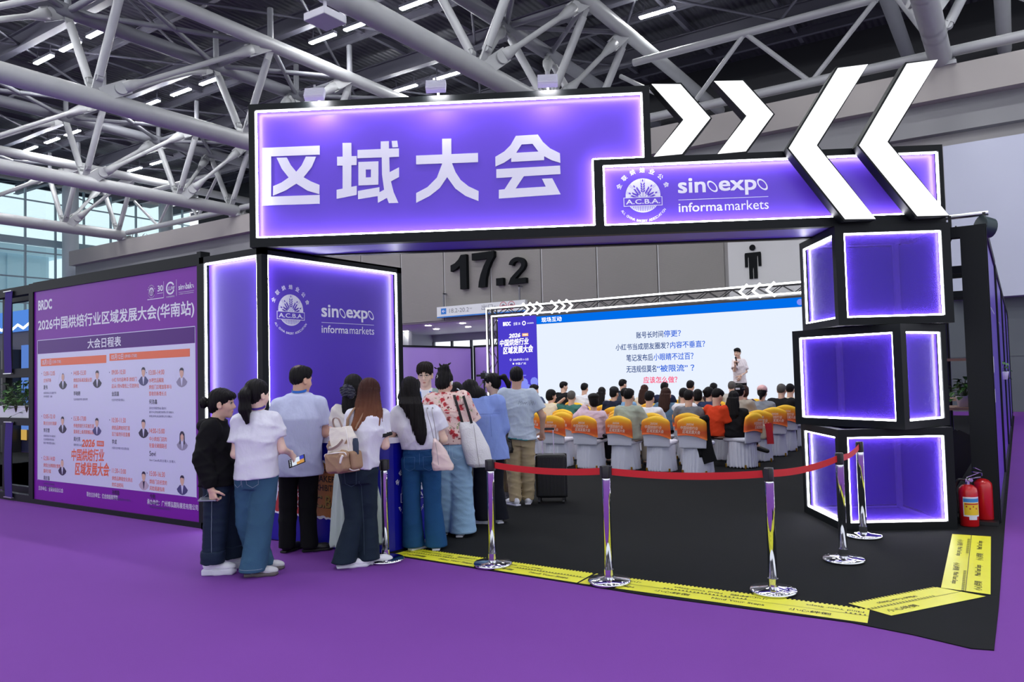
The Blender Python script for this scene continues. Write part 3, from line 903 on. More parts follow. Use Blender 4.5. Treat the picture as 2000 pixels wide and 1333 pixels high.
letter(lambda b: (b.rect(-.487, 2.60, -.482, 2.79, bf, .001), b.text('sin', bf, -.445, 2.665, h=.06, w=.095, bold=.03), b.disc(-.327, 2.69, .022, bf, .001, 0, ry=.012, inner=.6, rot=-.9), b.text('bak', bf, -.305, 2.665, h=.07, w=.115, bold=.03), b.disc(-.17, 2.69, .022, bf, .001, 0, ry=.012, inner=.6, rot=-.9),
                  b.rect(-.445, 2.635, -.15, 2.638, bf, .001), b.text('A MARKET OF INFORMATION', bf, -.44, 2.61, h=.012, w=.28)), 'logo_lettering')

def event_title(b, fr, x, y, w, slot=0, d=.002, box=1):
    """Brush-like three line title 2026 / line / line; (x, y) lower left."""
    b.text('2026', fr, x + w * .28, y + w * .40, h=w * .105, w=w * .34, bold=.05, slot=slot, d=d, slant=.25, rot=.03)
    b.rect(x + w * .68, y + w * .425, x + w * .86, y + w * .50, fr, d, box)
    b.text('华南站', fr, x + w * .77, y + w * .443, h=w * .042, w=w * .14, align='C', bold=.02, slot=slot if box != slot else 2, d=d * 1.6)
    b.text('中国烘焙行业', fr, x, y + w * .195, h=w * .175, w=w * .86, bold=.035, slot=slot, d=d, slant=.12, rot=.03)
    b.text('区域发展大会', fr, x + w * .1, y, h=w * .185, w=w * .88, bold=.04, slot=slot, d=d, slant=.12, rot=.03)

EMATS = [ORG, NAVY, WB, DKB, mat('print_grey', lin(150, 145, 170), .4), SKN, mat('print_pale', lin(190, 170, 190), .4)]
def entry(x, z, time, t_lines, name, n_lines, px, pz, hair=0, coat=0):
    b = MB()
    b.disc(x - .05, z + .03, .008, bf, .002, 1, n=8)
    b.text(time, bf, x, z, h=.058, w=.31, bold=.004, slot=0, d=.002)
    eo = b.build('schedule_entry', EMATS, sb)
    b = MB()
    zz = z - .09
    for l in t_lines:
        b.text(l, bf, x, zz, h=.052, w=.052 * 1.12 * len(l) * .86, bold=.006, slot=0, d=.002); zz -= .078
    b.build('entry_title', EMATS, eo)
    zz -= .02
    b = MB()
    b.text(name, bf, x, zz, h=.058, w=.055 * len(name) if len(name) < 4 else .13, bold=.014, slot=3, d=.002); zz -= .062
    b.build('entry_name', EMATS, eo)
    b = MB()
    for l in n_lines:
        b.text(l, bf, x, zz, h=.03, w=.029 * len(l), bold=.0, slot=1, d=.002); zz -= .048
    b.build('entry_note', EMATS, eo)
    b = MB()
    # small portrait in a ring
    R = .118
    b.disc(px, pz, R, bf, .002, 2, inner=.965)
    suit = (3, 1, 4, 6)[coat]
    b.poly([(px - .105, pz - .055), (px - .045, pz - .005), (px + .045, pz - .005), (px + .105, pz - .055), (px + .085, pz - .085), (px + .045, pz - .108), (px, pz - .117), (px - .045, pz - .108), (px - .085, pz - .085)], bf, .0024, suit)
    b.poly([(px - .024, pz - .003), (px + .024, pz - .003), (px + .004, pz - .1), (px - .004, pz - .1)], bf, .0027, 2 if coat != 3 else 3)
    b.disc(px, pz + .045, .036, bf, .003, 5, ry=.048)
    b.rect(px - .014, pz - .012, px + .014, pz + .012, bf, .0032, 5)
    if hair == 1:
        b.poly([(px - .05, pz - .05), (px - .045, pz + .07), (px - .02, pz + .1), (px + .02, pz + .1), (px + .045, pz + .07), (px + .05, pz - .05), (px + .03, pz - .04), (px + .03, pz + .05), (px, pz + .075), (px - .03, pz + .05), (px - .03, pz - .04)], bf, .0033, 3)
    elif hair == 0:
        b.poly([(px - .039, pz + .045), (px - .038, pz + .085), (px - .015, pz + .105), (px + .02, pz + .104), (px + .038, pz + .085), (px + .039, pz + .045), (px + .03, pz + .072), (px - .02, pz + .078), (px - .032, pz + .068)], bf, .0033, 3)
    else:
        b.poly([(px - .03, pz + .08), (px, pz + .1), (px + .03, pz + .08), (px, pz + .086)], bf, .0033, 1)
    b.build('portrait', EMATS, eo)
E1 = [(-3.56, 1.745, '12:00-12:05', ['主持开场'], '夏伟', ['全联烘焙业公会·副秘书长', '《中华烘焙》主编'], -3.04, 1.67, 2, 0),
      (-2.77, 1.735, '14:00-15:30', ['烘焙店私域流量运营', '系统'], '李晓刚', ['亿合烘焙商学院·首席讲师'], -2.19, 1.68, 0, 0),
      (-1.855, 1.725, '09:00-10:30', ['小红书内容种草·烘焙门', '店从1到N增线上引流转化'], '金国嘉', ['长信传说传媒·创始人'], -1.16, 1.695, 0, 1),
      (-1.045, 1.705, '13:00-14:00', ['水吧饮品赋能', '烘焙门店增加客单与', '营收的新增长点'], '何浩鑫', ['深圳宝安餐饮协会·副会长', '嘉贝乐(深圳)餐饮有限公司·创始人', '烘焙(深圳)食品有限公司·创始人'], -.395, 1.67, 0, 2),
      (-3.56, 1.165, '12:05-12:10', ['联合主办方致辞'], '李宗营', ['全联烘焙业公会·副会长', '亿合烘焙商学院·院长', '新乐牛餐饮管理·创始人'], -3.05, 1.09, 0, 0),
      (-2.77, 1.145, '15:30-17:00', ['传统烘焙行天花板生意', '爱烘焙上新周期爆品秘'], '周光亮', ['周黑烘焙·总经理'], -2.2, 1.08, 0, 1),
      (-1.855, 1.135, '10:30-11:30', ['烘焙品牌如何打造', '百万级的抖音直播'], '李成', ['大麦先生传媒·抖音运营总监'], -1.165, 1.075, 0, 0),
      (-1.045, 1.02, '14:00-15:00', ['中小烘焙门店的', '轻量化破圈路径'], 'Sevi', ['Sevi Cake私房主理人·主理人'], -.395, .955, 1, 2),
      (-3.56, .6, '12:30-14:00', ['烘焙企业精细化管理', '盈利方案'], '周志强', ['《中华烘焙》特邀讲师', '新乐烘焙品牌管理有限公司'], -3.06, .535, 2, 0),
      (-1.855, .515, '11:30-13:00', ['烘焙品牌视觉化表达', '的实战密码'], '孙辉盈', ['山东辉盈品牌运营中心·创始人'], -1.165, .46, 0, 3),
      (-1.045, .52, '15:00-16:30', ['烘焙门店经营的', '风险规避指南'], '今明', ['中国烘焙名师', '特邀企业财税管理研究专家顾问'], -.4, .455, 0, 1)]
for e in E1:
    entry(*e)
b = MB(); event_title(b, bf, -2.83, .44, .92, 0, .002, 0)
b.build('event_title', [ORG, ORG, WB], sb)
# ------------------------------------------------------------------ bodies and cloth as smooth implicit surfaces
V3 = lambda *a: np.array(a, dtype=np.float32)
def _smin(a, b, k):
    h = np.clip(.5 + .5 * (b - a) / k, 0, 1)
    return b + (a - b) * h - k * h * (1 - h)
def _prim(p, P):
    t = p[0]
    if t == 'c':                       # tapered capsule a, b, ra, rb
        a, b = V3(*p[1]), V3(*p[2])
        ba = b - a
        q = P - a
        h = np.clip((q @ ba) / max(1e-9, float(ba @ ba)), 0, 1)
        return np.linalg.norm(q - h[:, None] * ba, axis=1) - (p[3] + (p[4] - p[3]) * h)
    if t == 'k':                       # sleeve: tapered capsule cut flat at its far end
        a, b = V3(*p[1]), V3(*p[2])
        ba = b - a; L = float(np.linalg.norm(ba))
        q = P - a
        h = (q @ ba) / (L * L)
        hc = np.clip(h, 0, 1)
        return np.maximum(np.linalg.norm(q - hc[:, None] * ba, axis=1) - (p[3] + (p[4] - p[3]) * hc), (h - 1) * L)
    if t == 'e':                       # ellipsoid centre, radii, rotation (3x3 rows = axes)
        q = P - V3(*p[1])
        if p[3] is not None:
            q = q @ p[3].T
        r = V3(*p[2])
        k0 = np.linalg.norm(q / r, axis=1)
        k1 = np.linalg.norm(q / (r * r), axis=1)
        return k0 * (k0 - 1) / np.maximum(k1, 1e-6)
    if t == 'l':                       # loft over z: zs, centres x, y, half width, half depth, yaw
        zs, cx, cy, w, d, yaw = p[1:7]
        z = P[:, 2]
        f = lambda a: np.interp(z, zs, a).astype(np.float32)
        x, y = P[:, 0] - f(cx), P[:, 1] - f(cy)
        c, s = math.cos(yaw), math.sin(yaw)
        u, v = c * x + s * y, -s * x + c * y
        W, D = f(w), f(d)
        e = ((np.abs(u) / W) ** 2.3 + (np.abs(v) / D) ** 2.3) ** (1 / 2.3)
        return np.maximum((e - 1) * np.minimum(W, D), np.maximum(z - zs[-1], zs[0] - z))
    if t == 'b':                       # rounded box centre, half sizes, rotation, radius
        q = P - V3(*p[1])
        if p[3] is not None:
            q = q @ p[3].T
        q = np.abs(q) - (V3(*p[2]) - p[4])
        return np.linalg.norm(np.maximum(q, 0), axis=1) + np.minimum(q.max(axis=1), 0) - p[4]
def _aabb(p):
    t = p[0]
    if t in 'ck':
        a, b = V3(*p[1]), V3(*p[2]); r = max(p[3], p[4])
        return np.minimum(a, b) - r, np.maximum(a, b) + r
    if t in 'eb':
        r = V3(*p[2]) if p[3] is None else np.full(3, float(np.linalg.norm(p[2])) if t == 'b' else max(p[2]), np.float32)
        return V3(*p[1]) - r, V3(*p[1]) + r
    zs, cx, cy, w, d, yaw = p[1:7]
    m = max(max(w), max(d))
    return V3(min(cx) - m, min(cy) - m, zs[0]), V3(max(cx) + m, max(cy) + m, zs[-1])
def field(prims, P, cuts=(), subs=(), disp=None, k=.03):
    d = None
    for p in prims:
        kk = k
        if isinstance(p[-1], dict):
            kk = p[-1].get('k', k)
        e = _prim(p, P)
        d = e if d is None else _smin(d, e, kk)
    for p in subs:
        kk = p[-1].get('k', .01) if isinstance(p[-1], dict) else .01
        d = -_smin(-d, _prim(p, P), kk)
    if disp is not None:
        d = d + disp(P)
    for o, n in cuts:
        d = np.maximum(d, (P - V3(*o)) @ V3(*n))
    return d
_ED = [((0, 0, 0), (1, 0, 0)), ((0, 1, 0), (1, 1, 0)), ((0, 0, 1), (1, 0, 1)), ((0, 1, 1), (1, 1, 1)),
       ((0, 0, 0), (0, 1, 0)), ((1, 0, 0), (1, 1, 0)), ((0, 0, 1), (0, 1, 1)), ((1, 0, 1), (1, 1, 1)),
       ((0, 0, 0), (0, 0, 1)), ((1, 0, 0), (1, 0, 1)), ((0, 1, 0), (0, 1, 1)), ((1, 1, 0), (1, 1, 1))]
def isosurface(prims, h, cuts=(), subs=(), disp=None, k=.03, box=None):
    """Returns vertices and quads of the surface, sampled every h metres."""
    bb = [_aabb(p) for p in prims]
    lo = np.min([b[0] for b in bb], axis=0) - 3 * h - .01
    hi = np.max([b[1] for b in bb], axis=0) + 3 * h + .01
    if box is not None:
        lo = np.maximum(lo, V3(*box[0]) - 3 * h); hi = np.minimum(hi, V3(*box[1]) + 3 * h)
    B = 6
    nb = np.maximum(1, np.ceil((hi - lo) / (h * B)).astype(int))
    n = nb * B
    bi = np.stack(np.meshgrid(*[np.arange(q) for q in nb], indexing='ij'), -1).reshape(-1, 3)
    cen = (lo + (bi + .5) * B * h - .5 * h).astype(np.float32)
    dc = field(prims, cen, cuts, subs, None, k)
    F = np.repeat(np.repeat(np.repeat(np.where(dc < 0, -1., 1.).reshape(nb).astype(np.float32), B, 0), B, 1), B, 2)
    act = bi[np.abs(dc) < 1.7 * B * h]
    off = np.stack(np.meshgrid(*[np.arange(B)] * 3, indexing='ij'), -1).reshape(-1, 3)
    ii = (act[:, None, :] * B + off[None]).reshape(-1, 3)
    for s in range(0, len(ii), 400000):
        c = ii[s:s + 400000]
        F[c[:, 0], c[:, 1], c[:, 2]] = field(prims, (lo + c * h).astype(np.float32), cuts, subs, disp, k)
    F[0], F[-1], F[:, 0], F[:, -1], F[:, :, 0], F[:, :, -1] = 1, 1, 1, 1, 1, 1
    I = F < 0
    S = lambda A, o: A[o[0]:A.shape[0] - 1 + o[0], o[1]:A.shape[1] - 1 + o[1], o[2]:A.shape[2] - 1 + o[2]]
    cnt = sum(S(I, (a, b, c)).astype(np.int8) for a in (0, 1) for b in (0, 1) for c in (0, 1))
    ac = np.argwhere((cnt > 0) & (cnt < 8))
    if len(ac) == 0:
        return np.zeros((0, 3)), np.zeros((0, 4), int)
    idx = np.full(cnt.shape, -1, np.int64)
    idx[ac[:, 0], ac[:, 1], ac[:, 2]] = np.arange(len(ac))
    pos = np.zeros((len(ac), 3)); num = np.zeros(len(ac))
    for a, b in _ED:
        fa = F[ac[:, 0] + a[0], ac[:, 1] + a[1], ac[:, 2] + a[2]]
        fb = F[ac[:, 0] + b[0], ac[:, 1] + b[1], ac[:, 2] + b[2]]
        m = (fa < 0) != (fb < 0)
        t = np.where(m, fa / np.where(m, fa - fb, 1), 0)
        e = np.array(a)[None] + t[:, None] * (np.array(b) - np.array(a))[None]
        pos[m] += e[m]; num[m] += 1
    verts = lo + (ac + pos / num[:, None]) * h
    quads = []
    for ax in range(3):
        u, v = (ax + 1) % 3, (ax + 2) % 3
        A = np.take(I, np.arange(I.shape[ax] - 1), ax); Bq = np.take(I, np.arange(1, I.shape[ax]), ax)
        e = np.argwhere(A != Bq)
        e = e[(e[:, u] > 0) & (e[:, v] > 0) & (e[:, u] < cnt.shape[u]) & (e[:, v] < cnt.shape[v])]
        def at(du, dv):
            q = e.copy(); q[:, u] += du; q[:, v] += dv
            return idx[q[:, 0], q[:, 1], q[:, 2]]
        q = np.stack([at(-1, -1), at(0, -1), at(0, 0), at(-1, 0)], 1)
        flip = ~I[e[:, 0], e[:, 1], e[:, 2]]
        q[flip] = q[flip][:, ::-1]
        quads.append(q[(q >= 0).all(1)])
    return verts, np.concatenate(quads)

def surf_obj(name, parts, mats, parent=None, paint=None):
    """parts: list of (verts, quads); paint(centroids, normals) -> slot per face."""
    vs, qs, o = [], [], 0
    for v, q in parts:
        vs.append(v); qs.append(q + o); o += len(v)
    v, q = np.concatenate(vs), np.concatenate(qs)
    me = bpy.data.meshes.new(name)
    me.vertices.add(len(v)); me.loops.add(len(q) * 4); me.polygons.add(len(q))
    me.vertices.foreach_set('co', v.astype(np.float32).ravel())
    me.loops.foreach_set('vertex_index', q.astype(np.int32).ravel())
    me.polygons.foreach_set('loop_start', np.arange(0, len(q) * 4, 4, dtype=np.int32))
    me.polygons.foreach_set('use_smooth', np.ones(len(q), bool))
    for m in (mats if isinstance(mats, (list, tuple)) else [mats]):
        me.materials.append(m)
    if paint is not None:
        c = v[q].mean(1)
        n = np.cross(v[q[:, 2]] - v[q[:, 0]], v[q[:, 3]] - v[q[:, 1]])
        n /= np.maximum(1e-9, np.linalg.norm(n, axis=1))[:, None]
        me.polygons.foreach_set('material_index', paint(c, n).astype(np.int32))
    me.update(); me.validate()
    ob = bpy.data.objects.new(name, me)
    COL.objects.link(ob)
    if parent:
        ob.parent = parent
    return ob

def folds(amp, seed, freq=(9, 9, 16), n=6, zw=None):
    """Soft ridges like creases in cloth."""
    r = np.random.RandomState(seed)
    F_ = np.array(freq)
    K = (r.randn(n, 3) * F_).astype(np.float32); K2 = (r.randn(n, 3) * 7).astype(np.float32); M_ = (r.randn(n, 3) * 6).astype(np.float32); ph = r.rand(n, 3) * 6.28
    def f(P):
        d = np.zeros(len(P), np.float32)
        for i in range(n):
            w = P @ K[i] + ph[i, 0] + 1.5 * np.sin(P @ K2[i] + ph[i, 1])
            d -= ((1 - np.abs(np.sin(w))) ** 2.2 * (.5 + .5 * np.sin(P @ M_[i] + ph[i, 2]))).astype(np.float32)
        return d * (amp * 1.5)
    return f

def rot_yp(yaw, pitch, roll=0.0):
    """Rows: right, forward, up of a head turned yaw (0 = away, + = to the left) and bent down by pitch."""
    cy, sy = math.cos(yaw), math.sin(yaw)
    cp, sp = math.cos(pitch), math.sin(pitch)
    cr, sr = math.cos(roll), math.sin(roll)
    r, f, u = np.array((cy, sy, 0)), np.array((-sy * cp, cy * cp, -sp)), np.array((-sy * sp, cy * sp, cp))
    r, u = r * cr + u * sr, u * cr - r * sr
    return np.stack([r, f, u]).astype(np.float32)

SKIN = {}
def skin(tone=0):
    if tone not in SKIN:
        c = (lin(224, 184, 162), lin(212, 168, 144), lin(236, 202, 182))[tone]
        m = mat('skin_%d' % tone, c, .48, noise=(18, .05), spec=.4)
        b = m.node_tree.nodes['Principled BSDF']
        b.inputs['Subsurface Weight'].default_value = .08
        b.inputs['Subsurface Radius'].default_value = (.012, .005, .003)
        SKIN[tone] = m
    return SKIN[tone]
LIPS = mat('lips', lin(206, 140, 128), .45)
BROW = mat('brow', lin(52, 40, 36), .8)
EYEW = mat('eye_white', lin(196, 186, 180), .3)
EYED = mat('eye_dark', lin(28, 18, 14), .15)
def hair_mat(name, col, tip=None):
    if name in MATS:
        return MATS[name]
    m = mat(name, col, .5, spec=.16, bump=(26, .35), stretch=(14, 14, .6))
    if tip:
        nt = m.node_tree
        b = nt.nodes['Principled BSDF']
        tc = nt.nodes.new('ShaderNodeTexCoord'); sp = nt.nodes.new('ShaderNodeSeparateXYZ')
        nt.links.new(tc.outputs['Object'], sp.inputs[0])
        mr = nt.nodes.new('ShaderNodeMapRange')
        mr.inputs[1].default_value = tip[1]; mr.inputs[2].default_value = tip[2]
        mx = nt.nodes.new('ShaderNodeMix'); mx.data_type = 'RGBA'
        mx.inputs[6].default_value = (*tip[0], 1); mx.inputs[7].default_value = (*col, 1)
        nt.links.new(sp.outputs[2], mr.inputs[0]); nt.links.new(mr.outputs[0], mx.inputs[0]); nt.links.new(mx.outputs[2], b.inputs['Base Color'])
    return m
HAIR_BLACK = hair_mat('hair_black', (.007, .006, .007))

def head_prims(c, R, s=1.0, fem=True):
    """Skull, jaw, nose, ears, lips, in the head frame R (rows right, forward, up)."""
    g = lambda x, y, z: tuple(np.array(c) + s * (x * R[0] + y * R[1] + z * R[2]))
    j = .9 if fem else 1.0
    E = lambda p, r: ('e', g(*p), tuple(s * q for q in r), R)
    pr = [E((0, -.012, .035), (.074, .092, .086)), E((0, .03, -.035), (.060 * j, .062, .078)), ('c', g(0, .05, -.085), g(0, .066, -.098), .030 * s * j, .022 * s * j, {'k': .03}),
          E((.036, .055, -.025), (.027, .027, .032)), E((-.036, .055, -.025), (.027, .027, .032)), E((0, .068, .028), (.05, .02, .016)),
          ('c', g(0, .086, .008), g(0, .104, -.026), .0085 * s, .0125 * s, {'k': .014}), ('c', g(-.012, .090, -.033), g(.012, .090, -.033), .0085 * s, .0085 * s, {'k': .012}),
          E((0, .086, -.061), (.021, .011, .0065)) + ({'k': .006},), E((0, .083, -.073), (.018, .011, .0075)) + ({'k': .006},)]
    for sg in (-1, 1):
        pr += [('e', g(sg * .077, -.004, -.012), (.010 * s, .021 * s, .031 * s), R, {'k': .008}), ('e', g(sg * .073, .008, -.028), (.01 * s, .01 * s, .014 * s), R, {'k': .01})]
    sub = [('e', g(sg * .031, .099, .010), (.017 * s, .016 * s, .011 * s), R, {'k': .012}) for sg in (-1, 1)] + [('e', g(sg * .088, -.001, -.012), (.007 * s, .011 * s, .017 * s), R, {'k': .006}) for sg in (-1, 1)]
    return pr, sub, g

def hand_prims(w, f, pn, hand=1, curl=(.5, .5, .5, .5), thumb=.4, s=1.0, el=None):
    """Palm, five jointed fingers. w wrist, f finger direction, pn palm normal; hand=+1 puts the thumb along f x pn."""
    w, f, pn = np.array(w, float), np.array(f, float), np.array(pn, float)
    f /= np.linalg.norm(f); pn = pn - f * (pn @ f); pn /= np.linalg.norm(pn)
    t = np.cross(f, pn) * hand
    pr = []
    ks = [w + s * (.088 * f + t * (.029 - .0195 * i) - .004 * f * abs(i - 1.2)) for i in range(4)]
    for kq in ks:
        pr.append(('c', tuple(w + s * .012 * f + .35 * (kq - w - .088 * s * f)), tuple(kq), .0155 * s, .0125 * s, {'k': .014}))
    if el is not None:
        e = np.array(el, float); d = (w - e) / np.linalg.norm(w - e)
        pr.append(('c', tuple(w - d * .05), tuple(w + d * .005), .026 * s, .022 * s, {'k': .02}))
    for i, L in enumerate((.070, .078, .072, .057)):
        p, a = ks[i], 0.0
        for q, fr in enumerate((.46, .30, .24)):
            a += curl[i] * (1.0, 1.15, .8)[q]
            d = f * math.cos(a) + pn * math.sin(a) + t * (.06 * (1.5 - i)) * math.cos(a)
            d /= np.linalg.norm(d)
            n = p + d * L * s * fr
            pr.append(('c', tuple(p), tuple(n), (.0092 - .0008 * q) * s, (.0084 - .0009 * q) * s, {'k': .004}))
            p = n
    b = w + s * (.022 * f + .026 * t + .006 * pn)
    d = f * .62 + t * .75 + pn * .25; d /= np.linalg.norm(d)
    m = b + d * .042 * s
    pr.append(('c', tuple(w + s * .02 * f + s * .012 * t), tuple(m), .016 * s, .0115 * s, {'k': .012}))
    d2 = d * (1 - thumb) + (pn * .7 + f * .6) * thumb; d2 /= np.linalg.norm(d2)
    m2 = m + d2 * .031 * s
    pr.append(('c', tuple(m), tuple(m2), .0105 * s, .0095 * s, {'k': .005}))
    d3 = d2 * (1 - thumb) + (pn * .8 + f * .5 - t * .3) * thumb; d3 /= np.linalg.norm(d3)
    pr.append(('c', tuple(m2), tuple(m2 + d3 * .026 * s), .0095 * s, .0078 * s, {'k': .005}))
    return pr

def shoe(parent, ankle, yaw, style, size=.25, zbase=0.0):
    """A left-right symmetric low shoe: sole below, upper above; heel under the ankle, toe along yaw."""
    R = rot_yp(yaw, 0)
    g = lambda x, y, z: tuple(np.array((ankle[0], ankle[1], zbase)) + x * R[0] + y * R[1] + z * np.array((0, 0, 1)))
    L = size
    st = {'chunky': (.052, mat('shoe_white', lin(232, 232, 240), .5), mat('sole_white', lin(220, 220, 232), .5)),
          'low': (.026, mat('shoe_white', lin(232, 232, 240), .5), mat('sole_white', lin(220, 220, 232), .5)),
          'grey': (.03, mat('shoe_pale', lin(205, 205, 210), .5), mat('sole_taupe', lin(98, 90, 92), .6)),
          'black': (.022, mat('shoe_black', lin(20, 20, 22), .45), mat('sole_black', lin(14, 14, 15), .6))}[style]
    q = st[0]
    sole = isosurface([('b', g(0, -.05 + .045 + L * .06, q / 2), (.037, .08, q / 2), R, .012), ('b', g(0, L * .42, q / 2), (.043, .075, q / 2), R, .012), ('e', g(0, L * .62, q / 2), (.043, .05, q / 2 + .002), R)], .006, k=.02)
    so = surf_obj('sole', [sole], st[2])
    up = isosurface([('e', g(0, -.012, q + .03), (.034, .052, .042), R), ('c', g(0, .0, q + .028), g(0, L * .5, q + .012), .036, .030), ('e', g(0, L * .56, q + .008), (.040, .062, .034), R), ('c', g(0, -.01, q + .04), g(0, -.005, q + .085), .036, .04)],
                    .006, cuts=[(g(0, 0, q - .004), (0, 0, -1)), (g(0, 0, q + .075), (0, 0, 1))], k=.03)
    uo = surf_obj('shoe', [up], st[1], parent)
    so.parent = uo
    return uo

def garment(name, parent, prims, m, h=.011, cuts=(), subs=(), disp=None, k=.035, paint=None, mats=None):
    return surf_obj(name, [isosurface(prims, h, cuts, subs, disp, k)], mats or m, parent, paint)

def lerp(a, b, t):
    return tuple(np.array(a) * (1 - t) + np.array(b) * t)

def make_person(label, base, J, st, group=None, rz=.584684):
    """J: joints in the person's frame (x right, y away, z up). st: looks."""
    fem = st.get('fem', True)
    hs = st.get('hs', 1.0)
    R = rot_yp(math.radians(st.get('yaw', 0)), math.radians(st.get('pitch', 0)), math.radians(st.get('roll', 0)))
    hc = J['head']
    byaw = math.radians(st.get('byaw', 0))
    hp, hsub, g = head_prims(hc, R, hs, fem)
    nb = np.array(J['neck'])
    pel = (np.array(J['hA']) + np.array(J['hB'])) / 2
    chest = lerp(nb, pel, .30)
    waist = lerp(nb, pel, .68)
    bw = st.get('bw', 1.0)
    zs = [pel[2] - .06, pel[2] + .03, waist[2], chest[2], nb[2] - .055, nb[2] - .02]
    cx = [pel[0], pel[0], waist[0], chest[0], nb[0], nb[0]]; cy = [pel[1], pel[1], waist[1], chest[1], nb[1], nb[1]]
    torso = ('l', zs, cx, cy, [.15 * bw, .16 * bw, .125 * bw, .145 * bw, .13 * bw, .06], [.10, .10, .085, .10, .075, .05], byaw)
    neck_top = g(0, -.012, -.05)
    body = [torso, ('c', tuple(nb - np.array((0, 0, .03))), neck_top, .056 if fem else .062, .050 if fem else .058)]
    for a in 'AB':
        body += [('c', J['s' + a], J['e' + a], .045 * bw, .037 * bw), ('c', J['e' + a], J['w' + a], .036 * bw, .023 * bw)]
        if not st.get('noleg'):
            body += [('c', J['h' + a], J['k' + a], .075 * bw, .052 * bw), ('c', J['k' + a], J['a' + a], .050 * bw, .034)]
    lowv = isosurface(hp + body, st.get('h', .0078), subs=hsub, k=.024)
    parts = [lowv]
    for a in 'AB':
        hd_ = J.get('hand' + a)
        if hd_:
            parts.append(isosurface(hand_prims(J['w' + a], hd_[0], hd_[1], hd_[2], hd_[3], hd_[4], .96 if fem else 1.06, J['e' + a]), .0042, k=.01))
    Rm, hcv = R, np.array(hc)
    def paint(c, n):
        q = (c - hcv) @ Rm.T / hs
        s = np.zeros(len(c), int)
        s[(np.abs(q[:, 0]) < .017) & (q[:, 1] > .086) & (q[:, 2] > -.077) & (q[:, 2] < -.058)] = 1
        ax = np.abs(q[:, 0])
        s[(ax > .014) & (ax < .047) & (q[:, 1] > .05) & (np.abs(q[:, 2] - (.036 - 3 * (ax - .028) ** 2)) < .0045)] = 2
        return s
    root = surf_obj('person', parts, [skin(st.get('tone', 0)), LIPS, BROW], None, paint)
    tag(root, label, 'person', group)
    root.location = (base[0], base[1], base[2] if len(base) > 2 else 0)
    root.rotation_euler = (0, 0, rz)
    if st.get('face'):
        for sg in (-1, 1):
            b = MB()
            Mx = Matrix([list(r) for r in R]).transposed()
            b.ball(g(sg * .031, .0775, .009), .0118 * hs, 0, 14)
            p = Vector(g(sg * .031, .0843, .008))
            b.ball(p, .0062 * hs, 1, 10)
            b.build('eye', [EYEW, EYED], root)
            # upper lid
            b2 = MB()
            pts = [g(sg * (.031 + .0155 * q), .0885 - .006 * q * q, .0145 - .006 * q * q) for q in (-1, -.5, 0, .5, 1)]
            b2.tube(pts, .003, 6)
            b2.build('eyelid', BROW, root)
    return root, g, R

def std_shirt(J, st, hem, w, d, sleeve=.55, sr=(.075, .085), neck=.075, byaw=0.0, sh=.055):
    """Loose top: torso loft down to hem, shoulders and sleeves. w, d = half sizes at hem, waist, chest, shoulder."""
    nb = np.array(J['neck']); pel = (np.array(J['hA']) + np.array(J['hB'])) / 2
    sm = (np.array(J['sA']) + np.array(J['sB'])) / 2
    zc = sm[2] - .12
    P = lambda z: np.array([np.interp(z, [pel[2], nb[2]], [pel[i], nb[i]]) for i in (0, 1)])
    zs = [hem, (hem + zc) / 2, zc, sm[2] - .01, max(sm[2] + .045, nb[2] - .025)]
    c = [P(z) for z in zs]
    pr = [('l', zs, [q[0] for q in c], [q[1] for q in c], [w[0] + .008, *w[1:]] + [w[-1] * .52], [d[0] + .012, d[1] + .004, *d[2:]] + [d[-1] * .72], byaw)]
    for a in 'AB':
        s, e, wr = J['s' + a], J['e' + a], J['w' + a]
        pr.append(('c', tuple(nb + np.array((0, 0, -.05))), s, sh, sh * 1.06))
        if sleeve <= 1:
            pr.append(('k', s, lerp(s, e, sleeve), sr[0], sr[1], {'k': .02}))
        else:
            pr.append(('c', s, e, sr[0], (sr[0] + sr[1]) / 2, {'k': .022})); pr.append(('k', e, lerp(e, wr, sleeve - 1), (sr[0] + sr[1]) / 2 * .95, sr[1] * .8, {'k': .022}))
    return pr
def legs_prims(J, wid, pelw=.175, peld=.125, top=None, byaw=0.0):
    """Trousers: seat loft plus one loft per leg. wid = radii at thigh, knee, hem; hem height last."""
    pel = (np.array(J['hA']) + np.array(J['hB'])) / 2
    top = top or pel[2] + .12
    pr = [('l', [pel[2] - .10, pel[2] - .02, pel[2] + .06, top], [pel[0]] * 4, [pel[1] + .0] * 3 + [pel[1]], [pelw * .85, pelw, pelw * .97, pelw * .84], [peld * .9, peld, peld * .95, peld * .84], byaw)]
    for a in 'AB':
        h, k, an = [np.array(J[q + a], float) for q in 'hka']
        t, n, b, hem = wid
        zs = [hem, (hem + k[2]) / 2, k[2], (k[2] + h[2]) / 2, h[2]]
        dirn = (an - k) / (k[2] - an[2])
        pz = lambda z: (k + dirn * (k[2] - z)) if z <= k[2] else k + (h - k) * (z - k[2]) / (h[2] - k[2])
        c = [pz(z) for z in zs]
        pr.append(('l', zs, [q[0] for q in c], [q[1] for q in c], [b, (b + n) / 2, n, (n + t) / 2, t], [b, (b + n) / 2, n, (n + t) / 2, t * 1.08], byaw, {'k': .016}))
    return pr
